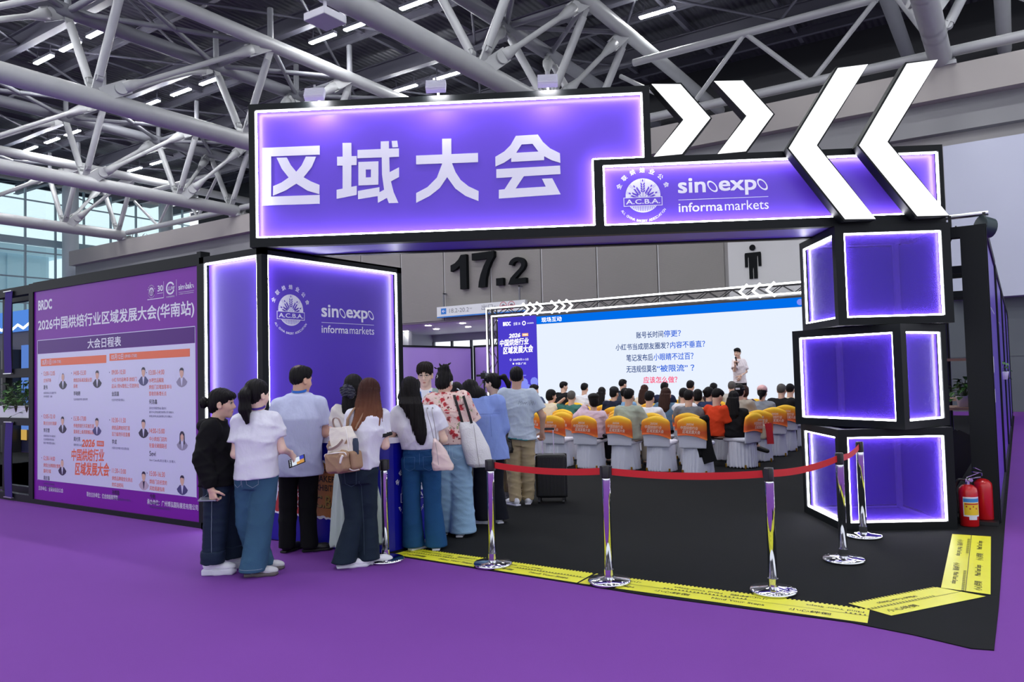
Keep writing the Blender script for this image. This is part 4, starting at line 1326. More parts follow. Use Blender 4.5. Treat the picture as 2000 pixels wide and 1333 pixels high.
# ------------------------------------------------------------------ joints of the standing people, metres, x right / y away / z up
P_woman_black = ((-5.719, 4.062), {'head': (0.04, 0.0, 1.421), 'neck': (-0.009, -0.0, 1.278), 'sA': (0.015, -0.13, 1.217), 'sB': (-0.043, 0.13, 1.2), 'eA': (-0.043, -0.14, 0.986), 'wA': (0.035, -0.15, 0.731), 'eB': (0.001, 0.16, 0.952), 'wB': (0.074, 0.14, 0.744), 'hA': (0.021, -0.07, 0.741), 'hB': (-0.002, 0.07, 0.721), 'kA': (0.008, -0.09, 0.374), 'aA': (-0.02, -0.09, 0.108), 'kB': (0.058, 0.1, 0.356), 'aB': (0.071, 0.13, 0.109)})
P_woman_white = ((-5.348, 4.148), {'head': (0.03, -0.0, 1.49), 'neck': (0.024, -0.0, 1.362), 'sA': (-0.126, -0.0, 1.263), 'sB': (0.158, 0.02, 1.272), 'eA': (-0.173, -0.02, 1.003), 'wA': (-0.122, 0.2, 0.943), 'eB': (0.224, 0.02, 1.031), 'wB': (0.186, 0.2, 0.948), 'hA': (-0.064, -0.0, 0.743), 'hB': (0.094, -0.0, 0.739), 'kA': (-0.082, 0.08, 0.416), 'aA': (-0.018, 0.16, 0.105), 'kB': (0.045, -0.02, 0.402), 'aB': (-0.011, -0.04, 0.061)})
P_man_lanyard = ((-5.691, 4.906), {'head': (0.032, 0.02, 1.603), 'neck': (0.016, -0.0, 1.482), 'sA': (-0.174, -0.0, 1.357), 'sB': (0.188, 0.02, 1.366), 'eA': (-0.221, -0.0, 1.094), 'wA': (-0.226, 0.2, 0.954), 'eB': (0.244, 0.05, 1.097), 'wB': (0.273, 0.24, 1.131), 'hA': (-0.091, 0.0, 0.683), 'hB': (0.101, 0.0, 0.678), 'kA': (-0.111, 0.02, 0.37), 'aA': (-0.114, 0.0, 0.06), 'kB': (0.077, 0.02, 0.365), 'aB': (0.092, -0.0, 0.045)})
P_woman_skirt = ((-5.07, 4.983), {'head': (0.026, 0.02, 1.512), 'neck': (0.009, -0.0, 1.355), 'sA': (-0.117, -0.0, 1.303), 'sB': (0.152, -0.0, 1.296), 'eA': (-0.139, 0.02, 1.075), 'wA': (-0.115, 0.22, 1.024), 'eB': (0.219, 0.05, 1.11), 'wB': (0.237, 0.22, 1.13), 'hA': (-0.052, 0.0, 0.775), 'hB': (0.106, 0.0, 0.771), 'kA': (-0.039, 0.0, 0.43), 'aA': (-0.045, 0.0, 0.06), 'kB': (0.09, -0.0, 0.427), 'aB': (0.065, -0.0, 0.058)})
P_woman_backpack = ((-4.824, 4.764), {'head': (0.144, 0.03, 1.473), 'neck': (0.129, -0.0, 1.342), 'sA': (0.004, -0.02, 1.284), 'sB': (0.245, 0.04, 1.275), 'eA': (-0.035, -0.0, 1.05), 'wA': (-0.001, 0.22, 0.966), 'eB': (0.266, 0.05, 1.02), 'wB': (0.306, 0.25, 1.037), 'hA': (-0.032, -0.0, 0.734), 'hB': (0.11, 0.0, 0.73), 'kA': (0.004, -0.03, 0.415), 'aA': (-0.078, -0.06, 0.069), 'kB': (0.108, 0.05, 0.406), 'aB': (0.103, 0.04, 0.049)})
P_woman_longhair = ((-4.673, 5.521), {'head': (-0.121, 0.02, 1.475), 'neck': (-0.068, 0.0, 1.321), 'sA': (-0.218, 0.0, 1.268), 'sB': (0.103, 0.0, 1.26), 'eA': (-0.319, 0.03, 1.02), 'wA': (-0.286, 0.26, 1.009), 'eB': (0.181, 0.03, 1.016), 'wB': (0.073, 0.25, 1.03), 'hA': (-0.117, 0.0, 0.789), 'hB': (0.064, 0.0, 0.784), 'kA': (-0.125, -0.0, 0.423), 'aA': (-0.116, 0.02, 0.036), 'kB': (0.071, 0.0, 0.433), 'aB': (0.097, 0.0, 0.064)})
P_woman_floral = ((-4.818, 6.092), {'head': (-0.041, 0.03, 1.533), 'neck': (-0.051, -0.0, 1.425), 'sA': (-0.156, -0.0, 1.356), 'sB': (0.134, -0.0, 1.359), 'eA': (-0.21, 0.08, 1.156), 'wA': (-0.169, 0.26, 1.022), 'eB': (0.217, 0.08, 1.114), 'wB': (0.125, 0.26, 1.014), 'hA': (-0.066, -0.0, 0.747), 'hB': (0.089, 0.0, 0.743), 'kA': (-0.076, 0.02, 0.37), 'aA': (-0.079, 0.1, 0.063), 'kB': (0.111, -0.0, 0.369), 'aB': (0.114, 0.0, 0.058)})
P_woman_blue = ((-4.865, 6.758), {'head': (-0.148, 0.08, 1.407), 'neck': (-0.034, 0.01, 1.356), 'sA': (-0.097, -0.0, 1.269), 'sB': (0.143, -0.0, 1.296), 'eA': (-0.098, 0.02, 1.052), 'wA': (-0.186, 0.2, 1.07), 'eB': (0.191, 0.03, 1.032), 'wB': (0.101, 0.2, 0.938), 'hA': (-0.016, -0.0, 0.703), 'hB': (0.117, -0.0, 0.7), 'kA': (-0.035, 0.0, 0.379), 'aA': (-0.02, -0.0, 0.066), 'kB': (0.097, 0.02, 0.373), 'aB': (0.134, 0.03, 0.068)})
P_man_suitcase = ((-5.17, 7.946), {'head': (-0.029, 0.01, 1.56), 'neck': (-0.039, -0.0, 1.422), 'sA': (-0.193, -0.0, 1.356), 'sB': (0.143, -0.0, 1.335), 'eA': (-0.257, -0.0, 1.073), 'wA': (-0.245, 0.12, 0.849), 'eB': (0.281, 0.0, 1.072), 'wB': (0.272, 0.06, 0.885), 'hA': (-0.088, -0.0, 0.754), 'hB': (0.083, -0.0, 0.762), 'kA': (-0.097, -0.0, 0.403), 'aA': (-0.081, -0.06, 0.05), 'kB': (0.08, -0.0, 0.423), 'aB': (0.073, 0.03, 0.106)})
P_woman_ponytail = ((-5.602, 8.249), {'head': (-0.149, -0.0, 1.492), 'neck': (-0.126, -0.0, 1.339), 'sA': (-0.247, -0.02, 1.263), 'sB': (-0.008, 0.03, 1.255), 'eA': (-0.282, 0.02, 0.99), 'wA': (-0.251, 0.2, 0.842), 'eB': (0.025, 0.03, 0.981), 'wB': (-0.014, 0.2, 0.836), 'hA': (-0.101, -0.0, 0.715), 'hB': (0.045, 0.0, 0.711), 'kA': (-0.084, -0.0, 0.358), 'aA': (-0.065, -0.0, 0.054), 'kB': (0.049, -0.0, 0.367), 'aB': (0.041, -0.0, 0.065)})
from mathutils.bvhtree import BVHTree
def bvh(o):
    me = o.data
    return BVHTree.FromPolygons([v.co for v in me.vertices], [tuple(p.vertices) for p in me.polygons])
def onto(tree, pts, d=(0, 1, 0), off=.003):
    """Project points onto the surface along d; points that miss are dropped."""
    d = Vector(d).normalized(); out = []
    for p in pts:
        h = tree.ray_cast(Vector(p) - d * 2, d)
        if h[0] is not None:
            out.append(h[0] - d * off)
    return out
def drape(tree, pts, off=.004):
    out = []
    for p in pts:
        h = tree.find_nearest(Vector(p))
        out.append(h[0] + (h[1] if (Vector(p) - h[0]).dot(h[1]) > -.02 else h[1]) * off)
    return out
def line(a, b, n):
    return [tuple(np.array(a) + (np.array(b) - np.array(a)) * i / n) for i in range(n + 1)]
def spline(pts, n=6):
    pts = [np.array(p, float) for p in pts]
    P = [2 * pts[0] - pts[1]] + pts + [2 * pts[-1] - pts[-2]]
    out = []
    for i in range(1, len(P) - 2):
        for k in range(n):
            t = k / n
            a, b, c, d = P[i - 1], P[i], P[i + 1], P[i + 2]
            out.append(tuple(.5 * (2 * b + (c - a) * t + (2 * a - 5 * b + 4 * c - d) * t * t + (3 * b - a - 3 * c + d) * t ** 3)))
    return out + [tuple(pts[-1])]

def denim(name, col, fade):
    if name in MATS:
        return MATS[name]
    m = mat(name, col, .8, spec=.2, noise=(3.0, fade * 1.35), bump=(240, .18), stretch=(1, 1, .55))
    return m
def cloth(name, col, bump=.5, scale=13, noise=(6, .03), rough=.85):
    return mat(name, col, rough, spec=.2, noise=noise, bump=(scale, bump), stretch=(1, 1, .6))
def hair(root, g, R, m, kind, extra=(), s=1.0, strands=1.0, esub=(), bangs=True, h=.0065, k=.02, paint=None):
    E = lambda p, r, kk=.03: ('e', g(*p), tuple(q * s for q in r), R, {'k': kk})
    pr = [E((0, -.013, .046), (.083, .104, .090)), E((0, -.048, -.012), (.072, .064, .070))]
    if kind == 'short':
        pr = [E((0, -.014, .050), (.081, .102, .086)), E((0, -.050, .005), (.070, .056, .060)), E((0, .04, .085), (.062, .05, .036))]
    fz = -.035 if bangs else -.012
    subs = [('e', g(0, .118, fz), (.072 * s, .078 * s, .092 * s), R, {'k': .012})]
    for sg in (-1, 1):
        if kind in ('short', 'up'):
            subs.append(('e', g(sg * .088, .012, -.036), (.024 * s, .036 * s, .042 * s), R, {'k': .01}))
    subs += list(esub)
    pr += list(extra)
    c0 = np.array(g(0, 0, 0), np.float32)
    def disp(P):
        q = (P - c0) @ R.T
        a = np.arctan2(q[:, 0], -q[:, 1] + .02)
        return (.0022 * strands * np.sin(a * 46 + 9 * q[:, 2]) + .0022 * strands * np.sin(a * 19 + 14 * q[:, 2] + 1)).astype(np.float32)
    return surf_obj('hair', [isosurface(pr, h, (), subs, disp, k)], m, root, paint)
def raise_hips(J, dz):
    J = dict(J)
    for a in 'AB':
        J['h' + a] = (J['h' + a][0], J['h' + a][1], J['h' + a][2] + dz)
    return J
def stitches(parent, obj, lines, m, r=.0016, name='stitching', d=(0, 1, 0), off=.0015):
    t = bvh(obj)
    b = MB()
    for l in lines:
        p = onto(t, l, d, off)
        if len(p) > 1:
            b.tube(p, r, 5)
    if b.v:
        return b.build(name, m, parent)
def pocket_lines(cx, cz, w, h, n=7, y=0):
    a, b_, c, d, e = (cx - w, y, cz), (cx + w, y, cz), (cx + w * .92, y, cz - h * .8), (cx, y, cz - h), (cx - w * .92, y, cz - h * .8)
    L = []
    for p, q in ((a, b_), (b_, c), (c, d), (d, e), (e, a)):
        L.append(line(p, q, n))
    return L
WTEE = cloth('white_cotton', lin(224, 224, 236))
STITCH = mat('pale_stitching', lin(150, 165, 180), .7)
DOWN = ((0, .25, -1), (.1, 1, .2))

# --- woman in black, in profile
def p_black():
    base, J = P_woman_black
    J = raise_hips(J, .08)
    J['neck'] = (-.012, 0, 1.29)
    J['sA'] = (.0, -.155, 1.215); J['eA'] = (-.045, -.215, .985); J['wA'] = (.03, -.235, .735)
    J['handA'] = ((.25, .05, -1), (.35, .9, 0), 1, (.75, .8, .8, .85), .55)
    J['handB'] = ((.2, 0, -1), (0, -1, 0), -1, (.5, .5, .55, .6), .4)
    st = dict(yaw=-84, pitch=3, byaw=-90, hs=1.0, tone=0, face=True, h=.006)
    root, g, R = make_person('woman in a black hoodie with a hair bun, seen in profile', base, J, st)
    hair(root, g, R, HAIR_BLACK, 'up', [('e', g(0, -.065, .0), (.055, .05, .06), R), ('e', g(0, -.07, -.05), (.045, .04, .035), R), ('e', g(0, .062, .070), (.066, .046, .034), R), ('e', g(.0, .078, .055), (.058, .03, .026), R)])
    b = [('e', g(0, -.148, .005), (.038, .036, .046), R)]
    surf_obj('hair_bun', [isosurface(b, .006, disp=folds(.004, 3, (60, 60, 60)))], HAIR_BLACK, root)
    c, mbx = MB(), g(0, -.112, .005)
    dirv = Vector(g(0, -1, 0)) - Vector(g(0, 0, 0))
    c.ring(Vector(mbx) - dirv * .006, Vector(mbx) + dirv * .006, .03, .03, 16)
    c.build('hair_tie', mat('cream_band', lin(220, 215, 205), .6), root)
    top = std_shirt(J, st, .735, [.17, .175, .185, .155], [.145, .14, .135, .10], sleeve=1.97, sr=(.085, .06), byaw=math.radians(-90), sh=.06)
    top += [('e', (-.105, 0, 1.235), (.062, .10, .06), None), ('e', (-.02, 0, 1.255), (.085, .10, .055), None)]
    garment('hoodie', root, top, cloth('black_knit', lin(14, 14, 17), .3), cuts=[((0, 0, .735), (0, 0, -1))], subs=[('e', (.045, 0, 1.34), (.07, .075, .075), None, {'k': .01})], disp=folds(.007, 11))
    dn = denim('dark_denim', lin(30, 42, 62), .22)
    tr = garment('jeans', root, legs_prims(J, (.104, .092, .086, .17), .165, .145, .96, math.radians(-90)), dn, cuts=[((0, 0, .165), (0, 0, -1))], disp=folds(0.0033, 5, (10, 10, 22)))
    for a in 'AB':
        an = np.array(J['a' + a]); k = np.array(J['k' + a]); d = (an - k) / (k[2] - an[2])
        p = lambda z: an + d * (an[2] - z)
        zs = [.10, .14, .19, .20]
        cu = garment('trouser_cuff', root, [('l', zs, [p(z)[0] for z in zs], [p(z)[1] for z in zs], [.093] * 4, [.093] * 4, 0)], dn, h=.009, disp=folds(.004, 8))
    stitches(root, tr, [line((J['kA'][0] + .01, 0, .75), (J['kA'][0] + .0, 0, .2), 24)] + pocket_lines(-.07, .80, .05, .15), STITCH)
    for a in 'AB':
        shoe(root, np.array(J['a' + a]) + np.array((-.015, 0, 0)), math.radians(-84), 'chunky', .26)
    ph = MB(); w = np.array(J['wA']) + np.array((.0, .01, -.075))
    ph.box((0, 0, 0), (.15, .075, .008)); ph.box((-.055, -.022, .006), (.025, .02, .004))
    o = tag(ph.build('phone', mat('silver_phone', lin(170, 175, 190), .25, .6), bevel=.004), 'silver phone held down beside the black hoodie', 'phone')
    o.matrix_world = root.matrix_basis @ Matrix.Translation(Vector(w) + Vector((-.03, .01, -.012))) @ Matrix.Rotation(.25, 4, 'X')
p_black()

# --- woman in white tee and jeans with a ponytail, holding a phone
def p_white():
    base, J = P_woman_white
    J = raise_hips(J, .08)
    J['eA'] = (-.155, -.02, 1.003); J['wA'] = (.02, .26, .98); J['wB'] = (.235, .20, .985)
    J['handB'] = ((.25, .5, -.55), (-.9, .2, -.3), 1, (.45, .5, .55, .55), .5)
    J['handA'] = ((1, .1, -.15), (0, -.4, .9), -1, (.35, .4, .45, .5), .3)
    st = dict(yaw=-34, pitch=6, byaw=-8, tone=2, bw=.94)
    root, g, R = make_person('woman with a low ponytail in white t-shirt and faded jeans holding a phone', base, J, st)
    hair(root, g, R, HAIR_BLACK, 'up', [('e', g(0, -.06, .03), (.07, .06, .08), R)])
    t0 = np.array(g(0, -.105, .045))
    tail = [('c', tuple(t0), tuple(t0 + (-.006, -.05, -.05)), .034, .042), ('c', tuple(t0 + (-.006, -.05, -.05)), tuple(t0 + (-.006, -.045, -.17)), .044, .046), ('c', tuple(t0 + (-.006, -.045, -.17)), tuple(t0 + (.004, -.03, -.275)), .044, .018)]
    surf_obj('ponytail', [isosurface(tail, .0065, disp=lambda P: (.003 * np.sin(P[:, 0] * 260 + P[:, 2] * 9)).astype(np.float32), k=.03)], HAIR_BLACK, root)
    top = std_shirt(J, st, .80, [.168, .168, .172, .155], [.135, .13, .138, .10], sleeve=.60, sr=(.062, .066), byaw=math.radians(-8), sh=.062)
    garment('t_shirt', root, top, WTEE, cuts=[((0, 0, .80), (.06, 0, -1))], disp=folds(0.0050, 21, (7, 7, 14)))
    b = MB(); nk = [(.028 + .062 * math.cos(t), .0 + .066 * math.sin(t), 1.392 + .018 * math.sin(t)) for t in np.linspace(0, 2 * math.pi, 25)]
    b.ribbon(nk, .018, .003); b.build('lanyard', mat('purple_lanyard', lin(70, 40, 150), .5), root)
    dn = denim('faded_denim', lin(58, 94, 120), .34)
    tr = garment('jeans', root, legs_prims(J, (.098, .10, .105, .045), .162, .122, .90), dn, h=.0095, cuts=[((0, 0, .045), (0, 0, -1))], disp=folds(0.0022, 6, (10, 10, 24)))
    stitches(root, tr, pocket_lines(.02, .875, .052, .14) + pocket_lines(-.115, .875, .04, .14) + [line((-.075, 0, .90), (-.07, 0, .74), 8)] + [[(x, 0, .075) for x in np.linspace(-.12, .1, 18)]], STITCH)
    shoe(root, np.array(J['aA']) + np.array((.0, .0, 0)), math.radians(-80), 'grey', .25)
    shoe(root, np.array(J['aB']) + np.array((.0, .0, 0)), math.radians(-80), 'grey', .25)
    ph = thing('phone', 'black phone with a lit screen in the hand of the woman in a white t-shirt', 'phone')
    b = MB(); b.box((0, 0, 0), (.158, .009, .078)); b.build('body', DARKB, ph, bevel=.004)
    b = MB(); f = Frame((0, -.0047, 0), (1, 0, 0), (0, 0, 1))
    b.rect(-.045, -.034, .03, .034, f, .0004, 0); b.rect(.03, -.034, .07, .0, f, .0004, 1); b.rect(.03, 0, .07, .034, f, .0004, 2); b.rect(.0, -.034, .03, -.01, f, .0006, 1)
    for k in range(4):
        b.disc(-.06, -.024 + .016 * k, .005, f, .0006, 0, n=8)
    b.build('screen', [glow('phone_white', (.7, .78, .9), .8), glow('phone_orange', (.7, .35, .1), .7), glow('phone_blue', (.05, .07, .5), .8)], ph)
    ph.matrix_world = root.matrix_basis @ Matrix.Translation((.285, .235, .905)) @ Matrix.Rotation(-.12, 4, 'Z') @ Matrix.Rotation(-.35, 4, 'Y') @ Matrix.Rotation(-.5, 4, 'X')
p_white()

# --- tall man with a blue lanyard
def p_man():
    base, J = P_man_lanyard
    J = raise_hips(J, .14)
    J['handB'] = ((.25, .85, .25), (-.3, .2, -.9), 1, (.5, .55, .6, .6), .5)
    J['handA'] = ((.3, .8, .2), (.3, .2, -.9), -1, (.4, .45, .5, .5), .4)
    st = dict(yaw=-42, pitch=8, fem=False, hs=1.04, bw=1.12, tone=1)
    root, g, R = make_person('tall man in a loose pale blue shirt and black trousers facing the counter', base, J, st)
    cw = np.array(g(.012, -.072, .125))
    rr_ = np.random.RandomState(5)
    hair(root, g, R, [HAIR_BLACK, mat('scalp', lin(96, 78, 76), .5)], 'short', [], 1.04, h=.0055, paint=lambda c, n: np.where(np.linalg.norm(c - cw, axis=1) + .006 * rr_.randn(len(c)) < .032, 1, 0))
    top = std_shirt(J, st, .715, [.205, .205, .215, .185], [.15, .145, .155, .115], sleeve=.70, sr=(.08, .088), sh=.065)
    garment('shirt', root, top, cloth('pale_blue_shirt', lin(196, 202, 232)), cuts=[((0, 0, .715), (0, 0, -1))], disp=folds(0.0058, 31, (6, 6, 9)))
    b = MB(); nk = [(.018 + .068 * math.cos(t), .0 + .072 * math.sin(t), 1.508 + .016 * math.sin(t)) for t in np.linspace(0, 2 * math.pi, 25)]
    b.ribbon(nk, .022, .003); b.build('lanyard', mat('blue_lanyard', lin(30, 105, 200), .5), root)
    garment('trousers', root, legs_prims(J, (.092, .078, .074, .045), .18, .14, 1.0), cloth('black_trousers', lin(17, 17, 20), .1), h=.0105, cuts=[((0, 0, .04), (0, 0, -1))], disp=folds(0.0033, 7, (8, 8, 20)))
    shoe(root, J['aA'], math.radians(-25), 'black', .27)
    shoe(root, J['aB'], math.radians(-72), 'black', .27)
p_man()

# --- woman in a mint skirt, half hidden
def p_skirt():
    base, J = P_woman_skirt
    J = raise_hips(J, .08)
    st = dict(yaw=-5, pitch=10, tone=0)
    root, g, R = make_person('woman in a pale mint skirt half hidden behind the backpack wearer', base, J, st)
    hx, hy, hz = J['head']
    hair(root, g, R, HAIR_BLACK, 'long', [('l', [hz - .28, hz - .15, hz - .03, hz + .03], [hx - .03, hx - .02, hx, hx], [hy - .085, hy - .075, hy - .05, hy - .03], [.055, .075, .085, .08], [.035, .045, .06, .07], 0)])
    sc = [('e', g(-.04, -.125, -.04), (.03, .02, .05), R), ('e', g(.02, -.13, -.06), (.03, .02, .045), R), ('e', g(-.01, -.13, -.02), (.03, .018, .028), R), ('e', g(-.065, -.11, -.03), (.02, .02, .02), R)]
    surf_obj('hair_scarf', [isosurface(sc, .006, disp=folds(.008, 9, (70, 70, 70)))], mat('dark_scarf', lin(40, 44, 60), .4, noise=(60, .8)), root)
    top = std_shirt(J, st, .87, [.15, .15, .165, .15], [.12, .12, .125, .09], sleeve=.5, sr=(.065, .07))
    garment('top', root, top, cloth('cream_knit', lin(214, 208, 204)), h=.012, cuts=[((0, 0, .87), (0, 0, -1))], subs=[('e', (-.01, .03, 1.40), (.07, .075, .075), None)], disp=folds(.006, 41))
    px, py = (J['hA'][0] + J['hB'][0]) / 2, 0
    zs = [.12, .4, .7, .85, .93]
    sk = [('l', zs, [px + .02, px + .015, px, px, px], [py] * 5, [.245, .225, .185, .155, .145], [.17, .16, .145, .125, .115], 0)]
    def pleat(P):
        a = np.arctan2(P[:, 1] - py, P[:, 0] - px)
        return (.012 * np.sin(a * 17 + 2 * np.sin(P[:, 2] * 4)) * np.interp(P[:, 2], [.1, .9], [1, .1])).astype(np.float32)
    garment('skirt', root, sk, cloth('mint_cotton', lin(190, 204, 196)), h=.011, disp=pleat)
    for a in 'AB':
        shoe(root, J['a' + a], math.radians(10), 'low', .24)
p_skirt()

# --- auburn woman with backpack
def p_back():
    base, J = P_woman_backpack
    J = raise_hips(J, .08)
    J['wB'] = (.19, .29, 1.05); J['handB'] = ((-.3, .9, .1), (-.3, .2, -.9), 1, (.4, .45, .5, .5), .4)
    st = dict(yaw=-24, pitch=14, byaw=-28, tone=2)
    root, g, R = make_person('woman with long auburn hair in a white tee wearing a backpack', base, J, st)
    hx, hy, hz = J['head']
    m = hair_mat('hair_auburn', lin(62, 34, 28), (lin(150, 96, 66), 1.05, 1.5))
    hair(root, g, R, m, 'long', [('l', [hz - .33, hz - .27, hz - .17, hz - .06, hz + .04], [hx + .005, hx + .01, hx + .0, hx - .005, hx], [hy - .115, hy - .105, hy - .09, hy - .05, hy - .02], [.06, .098, .115, .105, .085], [.016, .035, .05, .07, .08], 0),
                            ('c', (hx - .06, hy - .10, hz - .16), (hx - .15, hy - .17, hz - .33), .042, .012), ('c', (hx - .02, hy - .10, hz - .15), (hx - .09, hy - .16, hz - .30), .04, .012), ('c', (hx + .07, hy - .08, hz - .15), (hx + .095, hy - .09, hz - .31), .045, .012), ('c', (hx + .03, hy - .10, hz - .2), (hx + .05, hy - .12, hz - .37), .04, .01), ('c', (hx - .03, hy - .11, hz - .2), (hx - .05, hy - .14, hz - .38), .04, .01)], strands=1.3)
    top = std_shirt(J, st, .845, [.155, .16, .17, .15], [.13, .125, .13, .10], sleeve=.66, sr=(.060, .064), byaw=math.radians(-28))
    def cuffp(c, n):
        m_ = np.zeros(len(c), bool)
        for a in 'AB':
            s, e = np.array(J['s' + a]), np.array(J['e' + a]); L = np.linalg.norm(e - s); d = (e - s) / L
            t = (c - s) @ d; r_ = np.linalg.norm(c - s - t[:, None] * d, axis=1)
            m_ |= (t > .66 * L - .024) & (t < .66 * L + .012) & (r_ < .10)
        return np.where(m_, 1, 0)
    sh = garment('t_shirt', root, top, None, mats=[WTEE, mat('black_rib', lin(18, 18, 22), .8)], paint=cuffp, cuts=[((0, 0, .845), (-.12, 0, -1))], subs=[('e', (.135, .03, 1.405), (.068, .072, .075), None)], disp=folds(0.0050, 51, (7, 7, 14)))
    dn = denim('blueblack_denim', lin(27, 40, 54), .2)
    tr = garment('jeans', root, legs_prims(J, (.092, .074, .098, .045), .162, .15, .93, math.radians(-28)), dn, h=.0095, cuts=[((0, 0, .045), (0, 0, -1))], disp=folds(0.0022, 16, (8, 8, 20)))
    stitches(root, tr, [line((.075, 0, .74), (.09, 0, .1), 30)] + pocket_lines(.0, .83, .055, .14), mat('dark_stitching', lin(70, 90, 104), .7))
    shoe(root, np.array(J['aA']), math.radians(-72), 'low', .27); shoe(root, np.array(J['aB']), math.radians(-72), 'low', .27)
    # backpack
    bp = thing('backpack', 'cream and tan two tone backpack on the back of the woman with auburn hair', 'backpack')
    bp.matrix_world = root.matrix_basis @ Matrix.Translation((-.035, -.215, 1.01)) @ Matrix.Scale(.9, 4) @ Matrix.Rotation(math.radians(-26), 4, 'Z') @ Matrix.Rotation(math.radians(-7), 4, 'Y')
    cream = mat('cream_canvas', lin(226, 218, 208), .75, bump=(140, .15)); tan = mat('tan_canvas', lin(158, 126, 98), .7, noise=(5, .1), bump=(140, .15)); edge = mat('white_piping', lin(236, 230, 224), .6)
    body = [('l', [-.20, -.15, -.02, .10, .17, .215], [0] * 6, [0] * 6, [.135, .15, .15, .138, .12, .11], [.085, .10, .10, .085, .065, .05], 0)]
    surf_obj('body', [isosurface(body, .008, disp=folds(.004, 4, (12, 12, 12)), k=.02)], [cream, tan], bp, lambda c, n: np.where(c[:, 2] < -.015, 1, 0))
    pk = [('b', (0, -.105, -.10), (.118, .045, .088), None, .04)]
    surf_obj('front_pocket', [isosurface(pk, .007, disp=folds(.007, 14, (16, 16, 16)))], tan, bp)
    for sg in (-1, 1):
        surf_obj('side_pocket', [isosurface([('b', (sg * .135, -.01, -.10), (.035, .07, .085), None, .03)], .007)], tan, bp)
    b = MB()
    b.tube(spline([(-.118, -.118, -.06), (-.11, -.135, -.018), (0, -.15, -.012), (.11, -.135, -.018), (.118, -.118, -.06)]), .006, 6); b.build('zip_flap', edge, bp)
    b = MB(); b.tube(spline([(.12, -.10, -.17), (.128, -.06, -.19), (.15, .0, -.19)]), .006, 6); b.tube(spline([(.128, -.09, .0), (.125, -.085, .1), (.1, -.06, .2)]), .005, 6); b.tube(spline([(.105, -.15, -.04), (.085, -.156, -.07), (.07, -.155, -.11)]), .011, 6); b.build('piping', edge, bp)
    b = MB(); pts = spline([(-.085, -.10, .075), (-.085, -.125, .045), (-.05, -.135, .025), (.03, -.132, .045), (.075, -.118, .08), (.08, -.10, .10)])
    b.ribbon(pts, .022, .007, up=(0, -.3, 1)); b.build('front_handle', mat('taupe_webbing', lin(150, 128, 118), .7), bp)
    b = MB()
    for sg in (-1, 1):
        b.poly([(sg * .085 - .022, .06), (sg * .085 + .022, .06), (sg * .085 + .022, .105), (sg * .085, .115), (sg * .085 - .022, .105)], Frame((0, -.098, 0), (1, 0, 0), (0, .25, 1)), .0, 0, thick=.01)
    b.build('slot_patch', tan, bp)
    b = MB(); f = Frame((0, -.099, 0), (1, 0, 0), (0, .25, 1))
    for q in ((-.03, .035, -.027, .095), (.027, .035, .03, .095), (-.03, .092, .03, .095), (-.03, .035, .03, .038)):
        b.rect(*q, f, .0)
    b.build('badge_outline', mat('grey_print', lin(120, 120, 128), .6), bp)
    b = MB(); b.ribbon(spline([(-.05, -.03, .205), (-.055, -.04, .275), (-.03, -.045, .305), (.02, -.045, .29), (.045, -.04, .205)]), .02, .006, up=(0, 1, 0)); b.build('top_handle', mat('taupe_webbing', lin(150, 128, 118), .7), bp)
    ts = bvh(sh); Mi = bp.matrix_basis.inverted() @ root.matrix_basis
    for pts in ([(.03, -.15, 1.19), (.08, -.12, 1.27), (.14, -.05, 1.34), (.19, .02, 1.345), (.22, .10, 1.28), (.22, .14, 1.16)], [(-.07, -.12, 1.17), (-.02, -.10, 1.27), (.02, -.04, 1.33), (.05, .04, 1.33), (.08, .12, 1.24)]):
        p = drape(ts, spline(pts), .01)
        b = MB(); b.ribbon([Mi @ q for q in p], .05, .012, up=(.8, -.5, .1)); b.build('shoulder_strap', tan, bp)
    b = MB(); b.lathe([(.027, 0), (.03, .01), (.03, .11), (.024, .135), (.022, .15), (.0, .155)], 16)
    u = b.build('umbrella', mat('navy_nylon', lin(38, 52, 76), .6)); tag(u, 'folded navy umbrella sticking out of the backpack side pocket', 'umbrella')
    u.matrix_world = bp.matrix_basis @ Matrix.Translation((.142, -.015, -.055)) @ Matrix.Rotation(.12, 4, 'Y')
p_back()

